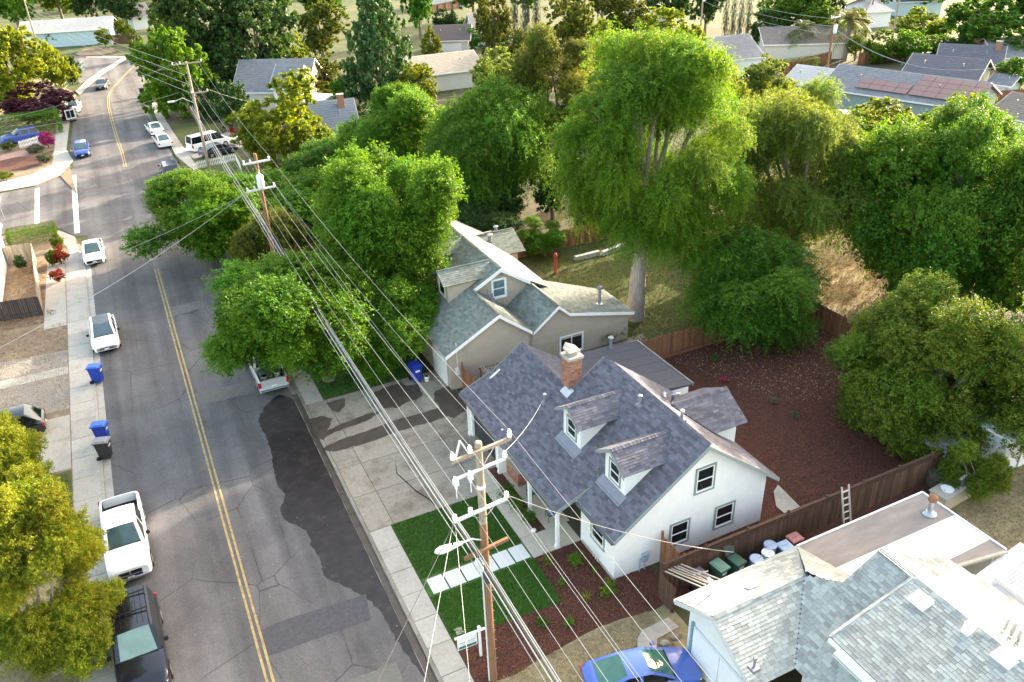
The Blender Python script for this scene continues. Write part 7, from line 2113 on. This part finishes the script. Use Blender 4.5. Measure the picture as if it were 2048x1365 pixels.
    ('shrub', 'red leaved shrub on the left pavement by the pale fence', (100, 492, 134, 528), (117, 530), 'red', 'round'),
    ('shrub', 'green shrub against the pale fence beside the red shrub', (88, 500, 112, 530), (100, 532), 'bright', 'round'),
    ('shrub', 'small red and green shrub nearest the white concrete pad', (100, 538, 132, 564), (116, 565), 'red', 'round'),
    ('shrub', 'yellow green rounded shrub beside the red shrub', (100, 468, 126, 498), (112, 500), 'yellow', 'round'),
    ('hedge', 'clipped yellow green hedge behind the pale fence, far one', (18, 447, 104, 470), (60, 472), 'yellow', 'hedge'),
    ('hedge', 'clipped green hedge on the pale fence corner, near one', (20, 457, 105, 480), (64, 486), 'bright', 'hedge'),
    ('shrub', 'dark green shrub in the narrow yard of the white house', (28, 510, 52, 540), (40, 545), 'dark', 'round'),
    ('hedge', 'dark green clipped hedge behind the blue SUV', (-20, 226, 110, 268), (45, 272), 'maple', 'hedge'),
    ('flowering_shrub', 'bright pink flowering shrub beside the white picket fence', (78, 264, 108, 294), (93, 296), 'pink', 'round'),
    ('shrub', 'sage green shrub in the corner garden under the pink shrub', (52, 290, 88, 305), (70, 306), 'sage', 'round'),
    ('shrub', 'rounded grey green shrub at the corner of the mulch garden', (74, 305, 106, 327), (90, 328), 'sage', 'round'),
    ('shrub', 'olive shrub at the left edge of the corner garden', (0, 283, 30, 300), (15, 302), 'olive', 'round'),
    ('shrub', 'yellow green shrub behind the corner picket fence', (-5, 342, 26, 360), (10, 361), 'yellow', 'round'),
    ('flowering_shrub', 'red shrub beside the white van', (455, 255, 472, 268), (463, 272), 'red', 'round'),
    ('flowering_shrub', 'dark red shrub beside the white garage door', (914, 92, 928, 104), (921, 106), 'red', 'round'),
    ('shrub', 'pale shrub on the driveway edge beside the red cars', (905, 102, 950, 126), (928, 128), 'yellow', 'round'),
]
for n_, lab, box, base, sp, kind in R_:
    plant(n_, lab, box, base, sp, kind, cat='hedge' if n_ == 'hedge' else ('shrub' if 'shrub' in n_ else 'tree'), ry=.35 if n_ == 'hedge' else 1.0)

# ------------------------------------------------ palms
def palm(label, px, py, h, n, L, sp='palm', seed=1):
    b = at(px, py); rs = random.Random(seed)
    r = thing('palm_tree', label, 'palm', b)
    q = MB(); q.tube([(b.x, b.y, -.2), (b.x + .1, b.y, h * .5), (b.x, b.y, h)], [.42, .34, .38], 12); q.build('trunk', M_bark, r, True)
    for k in range(n):
        a = k * 2.399; el = rs.uniform(-.35, 1.3); q = MB(); P = []
        for i in range(9):
            t = i / 8; z = h + L * (math.sin(el) * t - .55 * t * t); d = L * math.cos(el) * (t - .12 * t * t)
            P.append(Vector((b.x + math.cos(a) * d, b.y + math.sin(a) * d, z)))
        q.tube(P, [.05 - .005 * i for i in range(9)], 5)
        s = Vector((-math.sin(a), math.cos(a), 0))
        for i in range(1, 9):
            for j in (0, .5):
                p = P[i - 1].lerp(P[i], j) ; w = .9 * math.sin(PI * min(.97, (i + j) / 9.2)) + .15
                for sg in (-1, 1):
                    e = p + s * sg * w + (P[i] - P[i - 1]) * .9 - Vector((0, 0, .18))
                    q.face([p, p + (P[i] - P[i - 1]) * .32, e])
        q.build('frond', LM[sp], r)
    return r
palm('thick date palm with wide arching fronds at top right', 1688, 122, 6.5, 34, 5.2, seed=3)
palm('smaller pale palm left of the date palm', 1598, 118, 5.0, 20, 3.6, seed=4)

# ------------------------------------------------ low garden plants near the white house
def tuft(name, label, px, py, r_, sp, n=900, leaf=.06, cat='shrub', h=None):
    global rng
    rng = np.random.default_rng(int(px * 7 + py))
    b = at(px, py); h = h or r_
    L = np.array([[b.x + random.uniform(-.4, .4) * r_, b.y + random.uniform(-.4, .4) * r_, h * .6, r_ * .7, r_ * .7, h * .6] for _ in range(5)])
    P, N, T = crown_points(L, n, r_ * .3, 18); P[:, 2] = np.maximum(P[:, 2], .02)
    r = thing(name, label, cat, b)
    link('foliage', leaf_mesh('foliage', P.astype(np.float32), N, leaf, T, LM[sp]), r)
    q = MB(); 
    for k in range(4): q.tube([(b.x, b.y, 0), (b.x + random.uniform(-.4, .4) * r_, b.y + random.uniform(-.4, .4) * r_, h * .8)], [.015, .006], 5)
    q.build('stem', M_bark, r, True)
tuft('small_shrub', 'rounded bright shrub at the house end of the front mulch bed', 1154, 1128, .42, 'bright', 1500)
tuft('small_shrub', 'dark reddish shrub in the front mulch bed nearest the lawn', 1096, 1128, .36, 'olive', 900)
tuft('small_shrub', 'tiny shrub by the white hose pipes', 1187, 1144, .2, 'bright', 500)
tuft('small_shrub', 'largest round shrub in the middle of the front mulch', 1217, 1188, .46, 'bright', 1700)
tuft('small_shrub', 'small shrub at the lower lawn corner', 1122, 1170, .22, 'bright', 500)
tuft('small_shrub', 'round shrub in the lower mulch strip, left one', 1085, 1252, .32, 'maple', 1000)
tuft('small_shrub', 'round shrub in the lower mulch strip, right one', 1137, 1250, .28, 'bright', 900)
tuft('small_shrub', 'small weed at the foot of the nearest utility pole', 985, 1300, .18, 'maple', 300)
tuft('porch_shrub', 'dark green upright shrub at the far end of the porch strip', 1012, 998, .42, 'maple', 2200, cat='shrub', h=.8)
tuft('porch_shrub', 'dark green upright shrub in the middle of the porch strip', 1032, 1022, .42, 'maple', 2200, h=.8)
tuft('porch_shrub', 'round green shrub at the near end of the porch strip', 1056, 1046, .42, 'maple', 2200, h=.6)
tuft('small_shrub', 'grey green shrub in the back mulch yard, upper one', 1545, 807, .32, 'sage', 800)
tuft('small_shrub', 'grey green shrub in the back mulch yard, lower one', 1590, 836, .34, 'sage', 800)
tuft('small_shrub', 'green shrub at the edge of the sunny patch in the back yard', 1428, 723, .35, 'maple', 900)
tuft('flowering_plant', 'pink flowering plant in the back mulch yard', 1448, 764, .3, 'pink', 700)
tuft('hedge_plant', 'white green hedge plants along the beige house fence', 1215, 688, .7, 'sage', 1500, h=.7)
tuft('hedge_plant', 'green creeper at the fence beside the beige house corner', 1245, 678, .6, 'bright', 1200, h=.8)
tuft('small_shrub', 'thin bare sapling above the bare soil on the left', 102, 630, .4, 'olive', 120)
# spiky yellow plant
b = at(1173, 1196); r = thing('spiky_plant', 'spiky yellow green plant in the front mulch bed', 'plant', b)
q = MB()
for k in range(26):
    a = k * 2.4; l = random.uniform(.25, .42); e = Vector((b.x + math.cos(a) * l, b.y + math.sin(a) * l, random.uniform(.08, .34)))
    s = Vector((-math.sin(a), math.cos(a), 0)) * .02; q.face([Vector((b.x, b.y, .02)) - s, Vector((b.x, b.y, .02)) + s, e])
q.build('leaves', LM['lime'], r)

# ------------------------------------------------ relief on the ground: grass blades, bark chips, litter
def scatter_poly(poly, n):
    P = np.array([(p[0], p[1]) for p in poly]); lo, hi = P.min(0), P.max(0)
    out = np.empty((0, 2))
    while len(out) < n:
        q = rng.uniform(lo, hi, (n * 2, 2)); ins = np.zeros(len(q), bool)
        for (xa, ya), (xb, yb) in zip(P, np.roll(P, -1, 0)):
            c = ((ya > q[:, 1]) != (yb > q[:, 1])) & (q[:, 0] < (xb - xa) * (q[:, 1] - ya) / (yb - ya + 1e-12) + xa); ins ^= c
        out = np.vstack([out, q[ins]])
    return out[:n]
def chips(name, poly, n, size, mat, z=.012, stand=.35, aspect=.45, tcol=None):
    q = scatter_poly(poly, n); P = np.column_stack([q, np.full(n, z) + rng.random(n) * .03])
    N = np.column_stack([rng.normal(size=(n, 2)) * stand, np.ones(n)])
    o = link(name, leaf_mesh(name, P.astype(np.float32), N, size, rng.random(n), mat, aspect, .1)); o['kind'] = 'stuff'; return o
def blades(name, poly, n, h, mat):
    q = scatter_poly(poly, n)
    P = np.column_stack([q, np.full(n, h * .45)]); N = np.column_stack([rng.normal(size=(n, 2)), rng.normal(size=n) * .35])
    o = link(name, leaf_mesh(name, P.astype(np.float32), N, h, rng.random(n), mat, .35, .1)); o['kind'] = 'stuff'; return o
rng = np.random.default_rng(77)
M_chip = pm('bark_chip', (.13, .048, .030), .95, .25, 9, tint=.6, hue=.02)
M_straw = pm('straw', (.36, .28, .16), .95, .2, 9, tint=.4)
L_lawn = leaf_mat('grass_blade', (.030, .105, .014), (.052, .155, .018), (.10, .21, .026), .25)
blades('grass', [(7.9, 28.1), (13.3, 28.1), (13.3, 32.4), (7.9, 32.4)], 26000, .07, L_lawn)
blades('grass', [(7.9, 23.95), (13.25, 23.7), (13.3, 26.8), (7.9, 26.8)], 20000, .07, L_lawn)
blades('grass', [(7.9, 45.8), (15, 45.8), (15, 60), (7.9, 60)], 20000, .10, L_lawn)
L_olv = leaf_mat('grass_olive', (.05, .07, .015), (.10, .125, .025), (.18, .18, .05), .2)
blades('grass', [(29.6, 40), (42, 40), (42, 59), (29.2, 59)], 30000, .10, L_olv)
blades('dry_grass', [(42.6, 34), (58, 34), (58, 62), (42.6, 62)], 30000, .14, leaf_mat('grass_straw', (.16, .13, .06), (.28, .22, .11), (.42, .34, .18), .2))
blades('dry_grass', [(30.9, 8), (46, 8), (46, 21), (30.9, 21)], 20000, .09, leaf_mat('grass_straw2', (.09, .08, .03), (.18, .145, .06), (.28, .22, .10), .2))
blades('dry_grass', [(7.9, 15), (16.3, 15), (16.3, 21.6), (7.9, 21.3)], 16000, .06, MATS['grass_straw'])
blades('dry_grass', [(-16, 40.1), (-7.05, 40.1), (-7.05, 45.5), (-16, 45.5)], 9000, .08, L_olv)
blades('dry_grass', [(-16, 22), (-7.05, 22), (-7.05, 40), (-16, 40)], 14000, .08, MATS['grass_straw2'])
chips('bark_mulch', [(7.95, 24), (13.2, 23.76), (13.3, 26.8), (15.95, 26.8), (15.95, 23.8), (17.2, 23.8), (17.2, 21.7), (14, 21.8), (11.5, 21.5), (7.95, 21.35)], 15000, .085, M_chip)
chips('bark_mulch', [(19, 22.1), (42, 22.1), (42, 39.4), (26.9, 39.4), (26.9, 32), (25.2, 32), (25, 23.9), (19, 23.9)], 34000, .11, M_chip)
chips('bark_mulch', [(14.25, 28.4), (14.78, 28.4), (14.78, 34.1), (14.25, 34.1)], 900, .07, M_chip)
chips('leaf_litter', [(7.9, 17), (16.3, 17), (16.3, 21.6), (7.9, 21.3)], 1600, .07, M_straw)
chips('leaf_litter', [(33, 32), (42, 26), (42, 39.4), (30, 39.4)], 2600, .10, M_straw)
chips('leaf_litter', [(-4.8, 24), (6.1, 24), (6.1, 80), (-4.8, 80)], 260, .07, M_straw, z=RZ + .015, stand=.15)
chips('gravel', [(-16, 53.5), (-7.0, 53), (-7.0, 61.4), (-16, 62)], 9000, .06, pm('pebble', (.30, .265, .22), .9, .2, 9, tint=.5), stand=.6, aspect=.8)
chips('gravel', [(-18, 61.8), (-7.0, 61.7), (-7.0, 66.4), (-18, 67)], 3000, .08, pm('soil_clod', (.19, .135, .09), .95, .2, 9, tint=.4), stand=.6, aspect=.8)
chips('dead_leaves', [(-13, 67.5), (-8.6, 67), (-8.6, 81), (-11, 81)], 5000, .12, pm('dead_leaf', (.26, .15, .08)), stand=.5)

# ------------------------------------------------ the wooded rise beyond the last houses
rng = np.random.default_rng(9)
me_a = [arch('round', v)[0] for v in range(3)]
P_, N_, T_ = [], [], []
k = 0
for gx in np.arange(-160, 420, 11.0):
    for gy in (285, 300, 318, 340, 365, 395):
        x, y = gx + rng.uniform(-5, 5), gy - .28 * gx * (gx > 0) + rng.uniform(-7, 7)
        if -14 < x < 12 and y < 240: continue
        r_ = rng.uniform(4.5, 7.5); hh = rng.uniform(4, 7)
        L = make_lobes((x, y, hh * .9), (r_, r_, hh), 7, .4, .6, int(k)); k += 1
        p, n, t = crown_points(L, 620, 1.1, 14); P_.append(p); N_.append(n); T_.append(t * .8 + rng.random() * .2)
o = link('far_woodland', leaf_mesh('far_woodland', np.vstack(P_).astype(np.float32), np.vstack(N_), 1.1, np.concatenate(T_), leaf_mat('leaf_far_wood', (.02, .05, .015), (.05, .095, .02), (.13, .17, .03), .3))); o['kind'] = 'stuff'
